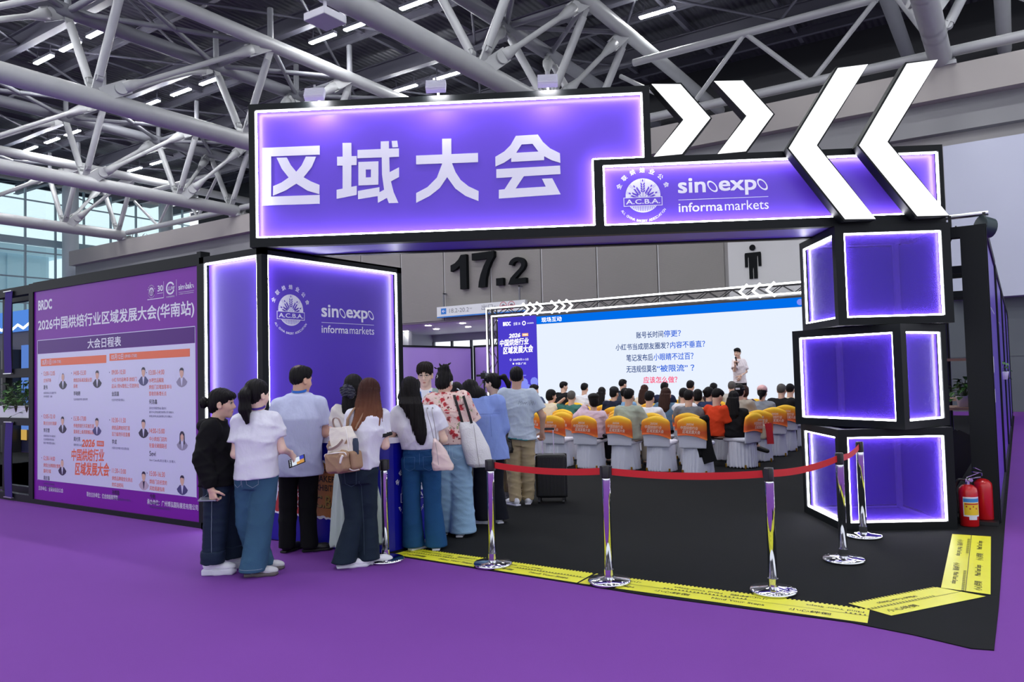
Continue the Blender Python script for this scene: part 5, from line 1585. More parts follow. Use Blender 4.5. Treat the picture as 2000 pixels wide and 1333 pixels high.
# --- woman with very long black hair, white tee, blue jeans
def p_long():
    base, J = P_woman_longhair
    J = raise_hips(J, .06)
    J['neck'] = (-.078, 0, 1.335)
    st = dict(yaw=6, pitch=14, tone=2, bw=1.02)
    root, g, R = make_person('woman with waist length black hair in white t-shirt and blue flared jeans', base, J, st)
    hx, hy, hz = J['head']
    m = hair_mat('hair_soft_black', lin(17, 14, 15))
    hair(root, g, R, m, 'long', [('l', [.985, 1.02, 1.08, 1.18, 1.27, 1.36, hz - .05, hz + .03], [.0, -.005, -.012, -.03, -.06, -.10, hx, hx], [-.155, -.158, -.16, -.152, -.138, -.115, hy - .05, hy - .02], [.02, .04, .058, .068, .085, .105, .105, .085], [.018, .024, .026, .028, .032, .048, .07, .08], 0),
                            ('c', (hx - .07, hy - .03, hz - .05), (hx - .06, hy - .06, hz - .18), .035, .03)], strands=1.2)
    top = std_shirt(J, st, .935, [.155, .185, .195, .175], [.115, .14, .14, .10], sleeve=.62, sr=(.074, .086), sh=.06)
    garment('t_shirt', root, top, WTEE, cuts=[((0, 0, .935), (0, 0, -1))], subs=[('e', (-.075, .035, 1.40), (.07, .075, .075), None)], disp=folds(0.0058, 61, (8, 8, 8)))
    dn = denim('blue_denim', lin(28, 74, 122), .25)
    tr = garment('jeans', root, legs_prims(J, (.094, .080, .102, .03), .172, .13, .965), dn, h=.0095, cuts=[((0, 0, .03), (0, 0, -1))], disp=folds(0.0022, 26, (8, 8, 22)))
    cx = (J['hA'][0] + J['hB'][0]) / 2
    stitches(root, tr, pocket_lines(cx - .095, .87, .052, .13) + pocket_lines(cx + .085, .87, .052, .13) + [line((cx, 0, .96), (cx, 0, .8), 10)] + [[(x, 0, .925) for x in np.linspace(cx - .14, cx + .14, 20)]], mat('blue_stitching', lin(72, 112, 156), .7))
    b = MB()
    for q in (-.1, 0, .1):
        p = onto(bvh(tr), line((cx + q, 0, .958), (cx + q, 0, .905), 3), off=.003)
        if len(p) > 1: b.ribbon(p, .012, .004, up=(1, 0, 0))
    b.build('belt_loops', dn, root)
    shoe(root, np.array(J['aA']) + np.array((.02, -.02, 0)), math.radians(-40), 'low', .24)
    shoe(root, np.array(J['aB']) + np.array((0, -.02, 0)), math.radians(5), 'low', .24)
    # pale pink shoulder bag
    hb = thing('handbag', 'pale pink shoulder bag hanging from thin straps beside the very long hair', 'handbag')
    hb.matrix_world = root.matrix_basis @ Matrix.Translation((.165, -.215, .885))
    leather = mat('pale_pink_leather', lin(222, 198, 194), .45, noise=(5, .04))
    body = [('l', [-.125, -.10, .0, .12, .16], [.035, .03, .012, -.025, -.04], [0] * 5, [.082, .09, .075, .032, .012], [.055, .06, .05, .03, .012], 0)]
    surf_obj('body', [isosurface(body, .007, disp=folds(.004, 17, (16, 16, 16)), k=.02)], leather, hb)
    for q in (-.012, .012):
        b = MB(); b.tube(spline([(-.035 + q, 0, .15), (-.055 + q * 1.5, -.005, .28), (-.085 + q * 2, .03, .40), (-.09 + q * 2, .12, .435), (-.085 + q * 2, .2, .40)]), .0035, 6); b.build('strap', mat('grey_strap', lin(150, 142, 148), .5), hb)
    b = MB(); b.tube(spline([(-.03, -.035, .13), (-.01, -.055, .0), (.0, -.06, -.11)]), .002, 5); b.build('seam', mat('grey_strap', lin(150, 142, 148), .5), hb)
p_long()

# --- woman in the floral blouse
def floral():
    m = mat('floral_print', lin(226, 196, 190), .8)
    nt = m.node_tree; b = nt.nodes['Principled BSDF']
    tc = nt.nodes.new('ShaderNodeTexCoord')
    def layer(scale, lo, hi, col, prev, seed, warp=.25):
        mp = nt.nodes.new('ShaderNodeMapping'); mp.inputs['Location'].default_value = (seed, seed * 1.7, seed * .6)
        nz = nt.nodes.new('ShaderNodeTexNoise'); nz.inputs['Scale'].default_value = scale * 2.2
        ad = nt.nodes.new('ShaderNodeMix'); ad.data_type = 'RGBA'; ad.blend_type = 'LINEAR_LIGHT'; ad.inputs[0].default_value = warp * .12
        vo = nt.nodes.new('ShaderNodeTexVoronoi'); vo.inputs['Scale'].default_value = scale
        nt.links.new(tc.outputs['Object'], mp.inputs[0]); nt.links.new(mp.outputs[0], nz.inputs['Vector'])
        nt.links.new(mp.outputs[0], ad.inputs[6]); nt.links.new(nz.outputs[1], ad.inputs[7]); nt.links.new(ad.outputs[2], vo.inputs['Vector'])
        rp = nt.nodes.new('ShaderNodeValToRGB'); rp.color_ramp.elements[0].position = lo; rp.color_ramp.elements[1].position = hi
        rp.color_ramp.elements[0].color = (1, 1, 1, 1); rp.color_ramp.elements[1].color = (0, 0, 0, 1)
        nt.links.new(vo.outputs[0], rp.inputs[0])
        mx = nt.nodes.new('ShaderNodeMix'); mx.data_type = 'RGBA'
        mx.inputs[7].default_value = (*col, 1)
        nt.links.new(rp.outputs[0], mx.inputs[0])
        if prev is None:
            mx.inputs[6].default_value = (*lin(228, 200, 194), 1)
        else:
            nt.links.new(prev, mx.inputs[6])
        return mx.outputs[2]
    c = layer(16, .2, .3, lin(150, 160, 120), None, 2.3)
    c = layer(13, .34, .42, lin(214, 130, 130), c, 5.1)
    c = layer(13, .27, .33, lin(176, 40, 52), c, 5.1)
    c = layer(22, .2, .3, lin(120, 46, 50), c, 9.4)
    nt.links.new(c, b.inputs['Base Color'])
    return m
def p_floral():
    base, J = P_woman_floral
    J = raise_hips(J, .09)
    st = dict(yaw=-22, pitch=16, tone=0, bw=1.1)
    root, g, R = make_person('woman in a red floral blouse and pale wide jeans with pinned up hair', base, J, st)
    hair(root, g, R, HAIR_BLACK, 'up', [('e', g(0, -.03, .12), (.06, .06, .05), R), ('e', g(.02, -.06, .15), (.04, .035, .035), R), ('c', g(-.02, -.03, .15), g(-.075, -.02, .205), .018, .004), ('c', g(.0, -.03, .16), g(.05, .0, .215), .016, .004), ('c', g(-.03, -.05, .13), g(-.1, -.06, .15), .014, .003)], strands=1.5)
    b = MB(); b.tube([g(-.03, -.116, .06), g(-.02, -.12, .04), g(-.028, -.118, .02)], .004, 6); b.build('hair_pin', mat('silver_pin', (.8, .8, .82), .2, 1.0), root)
    b = MB(); b.tube(spline([g(.086, .0, .015), g(.092, -.015, .0), g(.09, -.012, -.02)]), .009, 8); b.build('ear_clip', mat('white_plastic', lin(236, 236, 236), .35), root)
    b = MB(); nk = [(-.05 + .072 * math.cos(t), .012 + .066 * math.sin(t), 1.395 + .014 * math.sin(t)) for t in np.linspace(0, 2 * math.pi, 25)]
    b.tube(nk, .0055, 6); b.build('neck_cord', DARKB, root)
    top = std_shirt(J, st, .925, [.19, .205, .215, .19], [.14, .15, .15, .11], sleeve=.9, sr=(.092, .105), sh=.07)
    sh = garment('blouse', root, top, floral(), cuts=[((0, 0, .925), (0, 0, -1))], subs=[('e', (-.05, .04, 1.475), (.082, .085, .075), None)], disp=folds(0.0050, 71, (8, 8, 10)))
    fr = onto(bvh(sh), [(x, 0, 1.235 + .02 * math.cos((x + .03) * 9)) for x in np.linspace(-.2, .15, 26)], off=.004)
    b = MB(); b.ribbon(fr, .012, .004); b.build('collar_frill', cloth('pink_trim', lin(226, 190, 186)), root)
    dn = denim('light_denim', lin(142, 176, 208), .10)
    tr = garment('jeans', root, legs_prims(J, (.118, .112, .135, .035), .19, .15, .985), dn, h=.0105, cuts=[((0, 0, .04), (0, 0, -1))], disp=folds(0.0033, 36, (7, 7, 18)))
    stitches(root, tr, pocket_lines(-.06, .90, .055, .13) + pocket_lines(.09, .90, .055, .13) + [[(x, 0, .062) for x in np.linspace(-.22, .25, 24)], line((.012, 0, .97), (.012, 0, .8), 10)], mat('light_stitching', lin(176, 200, 222), .7))
    shoe(root, np.array(J['aA']), math.radians(0), 'low', .25); shoe(root, np.array(J['aB']) + np.array((-.03, -.03, 0)), math.radians(0), 'low', .25)
    # canvas tote
    tb = thing('tote_bag', 'white canvas tote bag with black straps over the floral blouse', 'tote bag')
    tb.matrix_world = root.matrix_basis @ Matrix.Translation((.235, -.10, .93))
    cv = mat('white_canvas', lin(218, 217, 222), .8, noise=(9, .05), bump=(60, .25))
    body = [('l', [-.235, -.20, -.05, .15, .215], [.075, .07, .035, -.025, -.05], [0] * 5, [.09, .13, .135, .10, .075], [.05, .075, .075, .045, .02], .35)]
    surf_obj('bag', [isosurface(body, .009, disp=folds(.0010, 27, (13, 13, 9)), k=.02)], cv, tb)
    for q, x in enumerate((-.09, .0)):
        b = MB(); b.ribbon(spline([(x, -.03, .2), (x - .035, -.025, .33), (x - .075, .01, .46), (x - .085, .09, .485), (x - .07, .16, .44)]), .026, .004, up=(1, 0, .1)); b.build('strap', mat('black_webbing', lin(22, 20, 24), .7), tb)
    b = MB(); b.tube(onto(bvh(tb.children[0]), line((.02, 0, .18), (.07, 0, -.22), 14)), .002, 5); b.build('seam', mat('grey_strap', lin(150, 142, 148), .5), tb)
p_floral()

# --- woman in the blue shirt, head bent
def p_blue():
    base, J = P_woman_blue
    J = raise_hips(J, .09)
    st = dict(yaw=28, pitch=40, roll=-6, tone=0)
    root, g, R = make_person('woman in an oversized sky blue shirt bending her head over the counter', base, J, st)
    hx, hy, hz = J['head']
    hair(root, g, R, HAIR_BLACK, 'long', [('e', g(-.03, .02, -.02), (.085, .11, .12), R), ('e', g(0, -.02, .05), (.095, .115, .10), R), ('e', (hx + .09, hy - .08, hz - .01), (.085, .07, .075), None), ('c', g(-.05, .05, -.03), (hx - .06, hy + .03, hz - .21), .06, .012), ('c', g(.03, -.07, -.03), (hx + .155, hy - .10, hz - .10), .065, .04), ('c', (hx + .155, hy - .10, hz - .10), (hx + .165, hy - .11, hz - .145), .04, .03), ('c', g(-.02, .06, .0), (hx - .11, hy + .06, hz - .16), .05, .012)], esub=[], strands=1.2)
    J2 = dict(J)
    top = std_shirt(J2, st, .70, [.20, .195, .19, .155], [.16, .155, .155, .11], sleeve=1.9, sr=(.095, .075), sh=.065)
    cuts = [((0, 0, .70), (0, 0, -1))]
    sh = garment('shirt', root, top, cloth('sky_blue_cotton', lin(136, 158, 222)), cuts=cuts, subs=[('e', (-.05, .06, 1.40), (.075, .08, .075), None)], disp=folds(0.0065, 81, (7, 7, 7)))
    t = bvh(sh)
    stitches(root, sh, [[(x, 0, 1.19 - .01 * abs(x - .03)) for x in np.linspace(-.1, .18, 16)], line((.075, 0, 1.18), (.085, 0, .95), 12)], cloth('blue_seam', lin(112, 134, 200)), .002)
    b = MB(); nk = [(-.03 + .075 * math.cos(a), .01 + .07 * math.sin(a), 1.318 + .0 * math.sin(a)) for a in np.linspace(math.pi, 2 * math.pi, 14)]
    b.ribbon(nk, .05, .006); b.build('collar', MATS['sky_blue_cotton'], root)
    garment('trousers', root, legs_prims(J, (.10, .095, .10, .05), .175, .13, .92), cloth('navy_black_cloth', lin(20, 22, 32), .1), h=.011, cuts=[((0, 0, .05), (0, 0, -1))], disp=folds(0.0033, 46, (7, 7, 18)))
    shoe(root, np.array(J['aA']), math.radians(70), 'low', .25); shoe(root, np.array(J['aB']), math.radians(20), 'low', .25)
p_blue()

# --- man with the suitcase
def p_suit():
    base, J = P_man_suitcase
    J = raise_hips(J, .07)
    J['handB'] = ((.0, .35, -.9), (-.6, -.7, -.3), 1, (1.0, 1.05, 1.05, 1.05), .7)
    st = dict(yaw=-4, pitch=4, fem=False, hs=1.03, bw=1.08, tone=1)
    root, g, R = make_person('man in pale grey tee and khaki trousers holding a suitcase handle', base, J, st)
    hair(root, g, R, HAIR_BLACK, 'short', [], 1.03)
    top = std_shirt(J, st, .80, [.185, .18, .195, .175], [.155, .145, .145, .11], sleeve=.68, sr=(.082, .09), sh=.062)
    grey = cloth('pale_grey_tee', lin(196, 208, 222)); teal = cloth('teal_hem', lin(96, 182, 186))
    sh = garment('t_shirt', root, top, None, mats=[grey, teal], cuts=[((0, 0, .80), (-.16, 0, -1))], subs=[('e', (-.04, .035, 1.475), (.072, .078, .075), None)], disp=folds(0.0058, 91, (7, 7, 14)), paint=lambda c, n: np.where(c[:, 2] + .16 * c[:, 0] < .815, 1, 0))
    b = MB(); t = bvh(sh)
    for k in range(7):
        p = onto(t, spline([(-.02 + .028 * k, 0, 1.235 + .02 * math.sin(k * 2.1)), (.0 + .028 * k, 0, 1.27 + .012 * math.cos(k * 1.3)), (.012 + .028 * k, 0, 1.225 + .01 * math.sin(k)), (.03 + .028 * k, 0, 1.26)], 3), off=.002)
        if len(p) > 2: b.tube(p, .0016, 4)
    b.build('scribble_print', mat('grey_ink', lin(150, 158, 172), .7), root)
    kh = cloth('khaki_twill', lin(176, 158, 124), .12)
    tr = garment('trousers', root, legs_prims(J, (.092, .084, .072, .055), .16, .12, .90), kh, h=.0105, cuts=[((0, 0, .055), (0, 0, -1))], disp=folds(0.0039, 56, (9, 9, 22)))
    stitches(root, tr, [line((.0, 0, .9), (0, 0, .74), 10), [(x, 0, .82) for x in np.linspace(.04, .12, 8)], [(x, 0, .82) for x in np.linspace(-.14, -.05, 8)]], cloth('khaki_seam', lin(140, 122, 92)), .002)
    for a, yw in (('A', 35), ('B', -4)):
        shoe(root, np.array(J['a' + a]) + np.array((0, -.02, 0)), math.radians(yw), 'low', .27)
    # cross-body bag
    cb = thing('shoulder_bag', 'small black cross-body bag at the left hip of the man with the suitcase', 'bag')
    cb.matrix_world = root.matrix_basis @ Matrix.Translation((-.20, -.12, .79))
    surf_obj('bag', [isosurface([('l', [-.14, -.11, .05, .12], [0.02, .02, 0, 0], [0] * 4, [.075, .085, .075, .06], [.03, .035, .03, .025], .4)], .008, disp=folds(.004, 3, (14, 14, 14)))], mat('black_leather', lin(24, 22, 26), .4), cb)
    b = MB(); b.tube(spline([(.0, -.01, .12), (-.05, .0, .3), (-.07, .02, .45)]), .005, 6); b.tube(spline([(.04, -.03, .1), (.0, -.03, .2), (-.04, -.01, .36)]), .004, 6); b.build('strap', mat('black_leather', lin(24, 22, 26), .4), cb)
    # suitcase
    sc = thing('suitcase', 'black ribbed cabin suitcase with its handle pulled out, held by the man in khaki', 'suitcase')
    sc.matrix_world = root.matrix_basis @ Matrix.Translation((.375, .10, 0)) @ Matrix.Rotation(math.radians(-8), 4, 'Z')
    shl = mat('black_polycarbonate', lin(20, 20, 23), .35)
    b = MB(); b.box((0, 0, .335), (.38, .24, .53)); b.build('shell', shl, sc, bevel=.03)
    b = MB()
    for k in range(7):
        b.box((-.135 + .045 * k, -.121, .335), (.018, .006, .46))
    b.box((0, 0, .335), (.386, .012, .536)); b.build('ribs', shl, sc, bevel=.002)
    b = MB()
    for x in (-.07, .07):
        b.bar((x - .03, -.02, .6), (x - .035, -.02, .905), .016, .01)
    b.build('telescopic_handle', mat('brushed_aluminium', (.75, .75, .8), .25, 1.0), sc)
    b = MB(); b.box((-.035, -.02, .912), (.17, .03, .028)); b.build('grip', DARKB, sc, bevel=.006)
    for x in (-.15, .15):
        for y in (-.09, .09):
            b = MB(); b.ring((x - .014, y, .028), (x + .014, y, .028), .028, .028, 14); b.box((x, y, .06), (.03, .03, .03)); b.build('wheel', DARKB, sc)
p_suit()

# --- ponytail woman facing left, mostly hidden
def p_pony():
    base, J = P_woman_ponytail
    J = raise_hips(J, .07)
    st = dict(yaw=62, pitch=6, byaw=40, tone=2, h=.01)
    root, g, R = make_person('woman in a black top with a high ponytail facing left before the neon gate', base, J, st)
    hair(root, g, R, HAIR_BLACK, 'up', [('e', g(0, -.06, .03), (.07, .05, .08), R), ('e', g(0, .06, .07), (.066, .046, .034), R)])
    t0 = np.array(g(0, -.11, .06))
    tail = [('c', tuple(t0), tuple(t0 + (.06, -.01, .01)), .025, .034), ('c', tuple(t0 + (.06, -.01, .01)), tuple(t0 + (.115, -.01, -.08)), .034, .034), ('c', tuple(t0 + (.115, -.01, -.08)), tuple(t0 + (.12, -.01, -.2)), .034, .014)]
    surf_obj('ponytail', [isosurface(tail, .007, k=.02)], HAIR_BLACK, root)
    top = std_shirt(J, st, .80, [.165, .17, .175, .15], [.13, .13, .13, .10], sleeve=.5, sr=(.07, .075), byaw=.7)
    garment('top', root, top, cloth('black_cotton', lin(20, 20, 24)), h=.013, cuts=[((0, 0, .8), (0, 0, -1))], subs=[('e', (-.12, .0, 1.40), (.07, .075, .075), None)], disp=folds(.007, 66))
    garment('trousers', root, legs_prims(J, (.09, .075, .07, .09), .16, .13, .93, .7), cloth('khaki_twill', lin(176, 158, 124), .12), h=.012, cuts=[((0, 0, .09), (0, 0, -1))])
    for a in 'AB':
        shoe(root, J['a' + a], math.radians(62), 'low', .24)
p_pony()
# ------------------------------------------------------------------ reception counter
cn = thing('reception_counter', 'deep blue rounded reception counter with a white top under the visitors elbows', 'counter', (-5.6, 5.6, 0))
def counter_outline(g):
    """g > 0 grows the plan outline."""
    out = [(-6.4 - g, 5.12 - g)]
    cx, cy, r = -5.10, 5.36, .24 + g
    out.append((cx, cy - r))
    out += [(cx + r * math.sin(a), cy - r * math.cos(a)) for a in [math.pi / 16 * k for k in range(1, 8)]]
    out += [(cx + r, cy), (-4.9 + g, 6.15), (-5.12 + g, 6.85 + g), (-5.32 - g, 6.80 + g), (-5.22 - g, 5.75 + g), (-6.4 - g, 5.75 + g)]
    return [(x + 5.6, y - 5.6) for x, y in out]
b = MB(); b.poly(counter_outline(0), Frame((0, 0, 1.0), (1, 0, 0), (0, 1, 0)), 0, thick=.99)
b.build('body', mat('royal_blue_vinyl', lin(14, 14, 150), .3, noise=(1.5, .05)), cn)
b = MB(); b.poly(counter_outline(.03), Frame((0, 0, 1.05), (1, 0, 0), (0, 1, 0)), 0, thick=.05)
b.build('top', mat('white_laminate', lin(225, 224, 235), .35), cn)
cf = Frame((0, -.4805, 0), (1, 0, 0), (0, 0, 1))
rn = random.Random(8)
def stamp(b, x0, z0, x1, z1, slots):
    """Rough edged stamp with a white rim."""
    def rough(g):
        P = []
        n = 16
        for i in range(n): P.append((x0 - g + (x1 - x0 + 2 * g) * i / n, z0 - g + rn.uniform(-.012, .008)))
        for i in range(n): P.append((x1 + g + rn.uniform(-.008, .012), z0 - g + (z1 - z0 + 2 * g) * i / n))
        for i in range(n): P.append((x1 + g - (x1 - x0 + 2 * g) * i / n, z1 + g + rn.uniform(-.008, .012)))
        for i in range(n): P.append((x0 - g + rn.uniform(-.012, .008), z1 + g - (z1 - z0 + 2 * g) * i / n))
        return P
    b.poly(rough(.022), cf, .001, slots[0]); b.poly(rough(0), cf, .002, slots[1])
b = MB()
stamp(b, -.15, .30, .29, .80, (0, 1))
for i, (t, w_) in enumerate((('CHINA', .26), ('BAKERY', .33), ('EXHIBITION', .39))):
    b.text(t, cf, .07, .71 - .085 * i, h=.06, w=w_, align='C', bold=.03, slot=2, d=.003)
b.text('C.B.E.', cf, .075, .375, h=.12, w=.36, align='C', bold=.05, slot=2, d=.003); b.text('C.B.E.', cf, .07, .38, h=.12, w=.36, align='C', bold=.02, slot=3, d=.004)
stamp(b, -.72, .30, -.26, .80, (0, 4))
b.text('展', cf, -.57, .40, h=.30, w=.25, align='C', bold=.04, slot=0, d=.003)
for i, ch in enumerate('中國烘焙'):
    b.text(ch, cf, -.335, .68 - .11 * i, h=.09, w=.085, align='C', bold=.02, slot=0, d=.003)
b.build('stamp_print', [WHITEP, mat('bread_brown', lin(176, 112, 58), .6, noise=(30, .15)), mat('dark_brown_ink', lin(44, 30, 22), .6), mat('khaki_ink', lin(160, 130, 60), .5), mat('seal_red', lin(178, 34, 40), .6, noise=(40, .2))], cn)
# the emblem on the right side face
b = MB(); ef = Frame((.741, -.05, 0), (.0, 1, 0), (0, 0, 1))
acba(b, Frame((.7435, -.24, 0), (-.0506, .9987, 0), (0, 0, 1)), .21, .54, .165, 0, 1, .003)
b.build('emblem_print', [WHITEP, mat('royal_blue_vinyl', (0, 0, 0))], cn)
# leaflets on the counter
def leaflet(x, y, rz, m, label, s=(.21, .15)):
    b = MB(); b.box((0, 0, .002), (s[0], s[1], .004), 0); b.box((0, .01, .0045), (s[0] * .8, s[1] * .5, .001), 1)
    o = tag(b.build('leaflet', m), label, 'leaflet', 'leaflets on the counter')
    o.location = (x, y, 1.051); o.rotation_euler = (0, 0, rz)
OL = mat('orange_print', lin(236, 150, 70), .4)
leaflet(-5.95, 5.3, .2, [WHITEP, OL], 'orange printed leaflet on the white counter top beside the tall man')
leaflet(-5.70, 5.36, -.3, [OL, WHITEP], 'second orange leaflet on the white counter top behind the cream backpack')
leaflet(-5.3, 5.95, .8, [WHITEP, OL], 'leaflet lying on the counter in front of the woman with long hair')
bw_ = MB(); bw_.lathe([(.05, 0), (.062, .0), (.085, .09), (.088, .13), (.08, .13), (.07, .05), (.0, .045)], 20, 0); bw_.lathe([(.0, .115), (.075, .115), (.05, .145), (.0, .155)], 16, 1)
o = tag(bw_.build('bowl', [DARKB, mat('bread_crust', lin(232, 196, 150), .6)]), 'black bowl of pale snacks on the counter beside the auburn hair', 'bowl'); o.location = (-5.02, 5.48, 1.051)

# ------------------------------------------------------------------ stanchions with red belts
def stanchion():
    t = thing('stanchion', '', 'stanchion', group='chrome rope stanchions along the carpet edge')
    b = MB(); b.lathe([(.0, 0), (.158, 0), (.163, .006), (.163, .018), (.155, .028), (.06, .036), (.036, .045), (.0, .045)], 40); b.build('base', CHROME, t)
    b = MB(); b.lathe([(.032, .04), (.032, .78), (.030, .80)], 24); b.ring((0, 0, .04), (0, 0, .10), .036, .036, 24); b.build('pole', CHROME, t)
    b = MB(); b.lathe([(.033, .79), (.034, .80), (.034, .872), (.030, .885), (.0, .887)], 24); b.box((.035, 0, .84), (.02, .03, .085)); b.box((-.035, 0, .84), (.02, .03, .085)); b.build('belt_head', DARKB, t)
    return t
ST = [(-4.71, 5.02), (-3.77, 5.315), (-2.677, 5.30), (-1.537, 5.62), (-1.275, 6.776), (-1.285, 7.80)]
SL = ['chrome stanchion without a belt beside the blue counter', 'chrome stanchion at the left end of the red belt', 'chrome stanchion in the middle of the long front belt',
      'chrome stanchion at the front corner of the red belt', 'chrome stanchion before the lowest glowing cube, second from its face', 'chrome stanchion standing against the lowest glowing cube']
s0 = stanchion(); SO = []
for i, (p, l) in enumerate(zip(ST, SL)):
    o = s0 if i == 0 else copy_tree(s0)
    d = Vector(ST[min(i + 1, 5)]) - Vector(ST[i if i < 5 else 4])
    o.location = (p[0], p[1], .006 if i else 0.0); o.rotation_euler = (0, 0, math.atan2(d.y, d.x) if i else .9)
    o['label'] = l; SO.append(o)
RED = mat('red_webbing', lin(206, 24, 34), .65, bump=(200, .2), stretch=(1, 1, 8))
BL = ['red barrier belt from the suitcase man to the middle stanchion', 'red barrier belt between the middle and the front corner stanchions', 'red barrier belt from the front corner back towards the cubes', 'short red barrier belt crossing in front of the lowest cube']
for i in range(1, 5):
    a, c = Vector((*ST[i], .846)), Vector((*ST[i + 1], .846))
    d = (c - a).normalized()
    a, c = a + d * .042, c - d * .042
    b = MB(); b.ribbon([a.lerp(c, t / 10) - Vector((0, 0, .025 * 4 * (t / 10) * (1 - t / 10))) for t in range(11)], .052, .0025)
    tag(b.build('barrier_belt', RED), BL[i - 1], 'belt', 'red belts of the stanchions')

# ------------------------------------------------------------------ yellow warning tapes on the floor
YEL = mat('yellow_tape', lin(224, 222, 40), .45, noise=(6, .05))
INK = mat('tape_ink', lin(46, 44, 16), .6)
def tape(A, B, C, D, label, z=.0075, notch=True, seed=0):
    """Quad A-B (near edge), D-C (far edge) in plan."""
    A, B, C, D = [Vector((*p, z)) for p in (A, B, C, D)]
    L = ((B - A).length + (C - D).length) / 2; W = ((D - A).length + (C - B).length) / 2
    P = lambda u, v, d=0: (A.lerp(B, u / L)).lerp(D.lerp(C, u / L), v / W) + Vector((0, 0, d))
    o_ = (A + C) / 2
    t = thing('warning_tape', label, 'floor tape', o_, group='yellow warning tapes on the carpet edge')
    b = MB(); n = max(8, int(L / .03))
    for i in range(n):
        u0, u1 = L * i / n, L * (i + 1) / n
        b.add([P(u0, 0) - o_, P(u1, 0) - o_, P(u1, W) - o_, P(u0, W) - o_], [(0, 1, 2, 3)])
        if notch:
            um = (u0 + u1) / 2
            b.add([P(u0, W) - o_, P(um, W) - o_, P(um, W + .018) - o_, P(u0, W + .018) - o_], [(0, 1, 2, 3)])
    b.build('film', YEL, t)
    b = MB()
    class F2:
        def __call__(s, x, y, d=0.0): return P(x, y, .0012 + d) - o_
    f = F2()
    b.rect(0, W * .49, L, W * .505, f)
    k = int(L / .028)
    for i in range(k):
        if (i // 22 + seed) % 2 == 0:
            b.rect(L * i / k, W * .52, L * i / k + .012, W * .585, f)
    u = .06
    txt = ['小心绊倒', 'Mind Your Steps']
    i = seed
    while u < L - .3:
        s_ = txt[i % 2]; w_ = .26 if i % 2 == 0 else .36
        if u + w_ < L - .03:
            b.text(s_, f, u, W * .17, h=W * .17, w=w_, bold=.012, d=0)
        if u + w_ + .1 < L - .03:
            s2 = txt[(i + 1) % 2]; w2 = .26 if i % 2 == 1 else .36
            b.text(s2, f, min(L - .03, u + w2 + .1), W * .83, h=W * .15, w=w2, bold=.012, d=0, rot=math.pi)
        u += w_ + .16; i += 1
    b.build('printing', INK, t)
tape((-4.80, 5.21), (-2.889, 5.175), (-2.899, 5.465), (-4.78, 5.48), 'yellow warning tape on the carpet edge beside the blue jeans')
tape((-2.872, 5.172), (-.86, 5.225), (-.89, 5.51), (-2.877, 5.463), 'long yellow warning tape running right under the front stanchions', seed=1)
tape((-.754, 5.444), (-.263, 6.19), (-.564, 6.281), (-1.018, 5.581), 'short yellow warning tape lying slantwise across the carpet corner', z=.009)
tape((-.237, 6.245), (-.289, 8.292), (-.595, 8.261), (-.538, 6.272), 'yellow warning tape along the right carpet edge leading to the cubes', notch=False, z=.011)
tape((-4.86, 5.55), (-4.74, 5.56), (-4.75, 5.75), (-4.83, 5.7), 'small scrap of yellow warning tape behind the flared jeans', notch=False)

# ------------------------------------------------------------------ banquet chairs
WCOV = mat('white_chair_cover', lin(214, 216, 232), .8, bump=(30, .1))
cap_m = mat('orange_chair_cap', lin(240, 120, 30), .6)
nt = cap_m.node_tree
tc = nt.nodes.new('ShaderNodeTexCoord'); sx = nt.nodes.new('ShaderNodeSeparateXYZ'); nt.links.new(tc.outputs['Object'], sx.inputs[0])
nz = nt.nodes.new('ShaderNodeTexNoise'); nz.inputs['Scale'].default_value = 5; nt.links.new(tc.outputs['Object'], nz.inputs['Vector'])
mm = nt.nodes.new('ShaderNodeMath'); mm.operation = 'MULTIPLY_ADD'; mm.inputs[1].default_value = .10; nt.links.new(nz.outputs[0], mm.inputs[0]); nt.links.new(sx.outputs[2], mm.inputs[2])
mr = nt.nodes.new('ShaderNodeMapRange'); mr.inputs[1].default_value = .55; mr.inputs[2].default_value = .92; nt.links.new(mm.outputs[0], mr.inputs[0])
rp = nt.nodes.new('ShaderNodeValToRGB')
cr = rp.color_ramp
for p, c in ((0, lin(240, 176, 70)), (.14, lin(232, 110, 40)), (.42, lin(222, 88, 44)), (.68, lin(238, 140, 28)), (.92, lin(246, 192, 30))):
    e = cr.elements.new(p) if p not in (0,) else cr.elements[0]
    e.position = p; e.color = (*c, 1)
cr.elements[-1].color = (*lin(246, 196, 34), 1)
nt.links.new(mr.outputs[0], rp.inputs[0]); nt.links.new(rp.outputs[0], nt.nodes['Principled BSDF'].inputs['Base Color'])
GOLD = mat('gold_leg', lin(212, 160, 50), .3, .8)
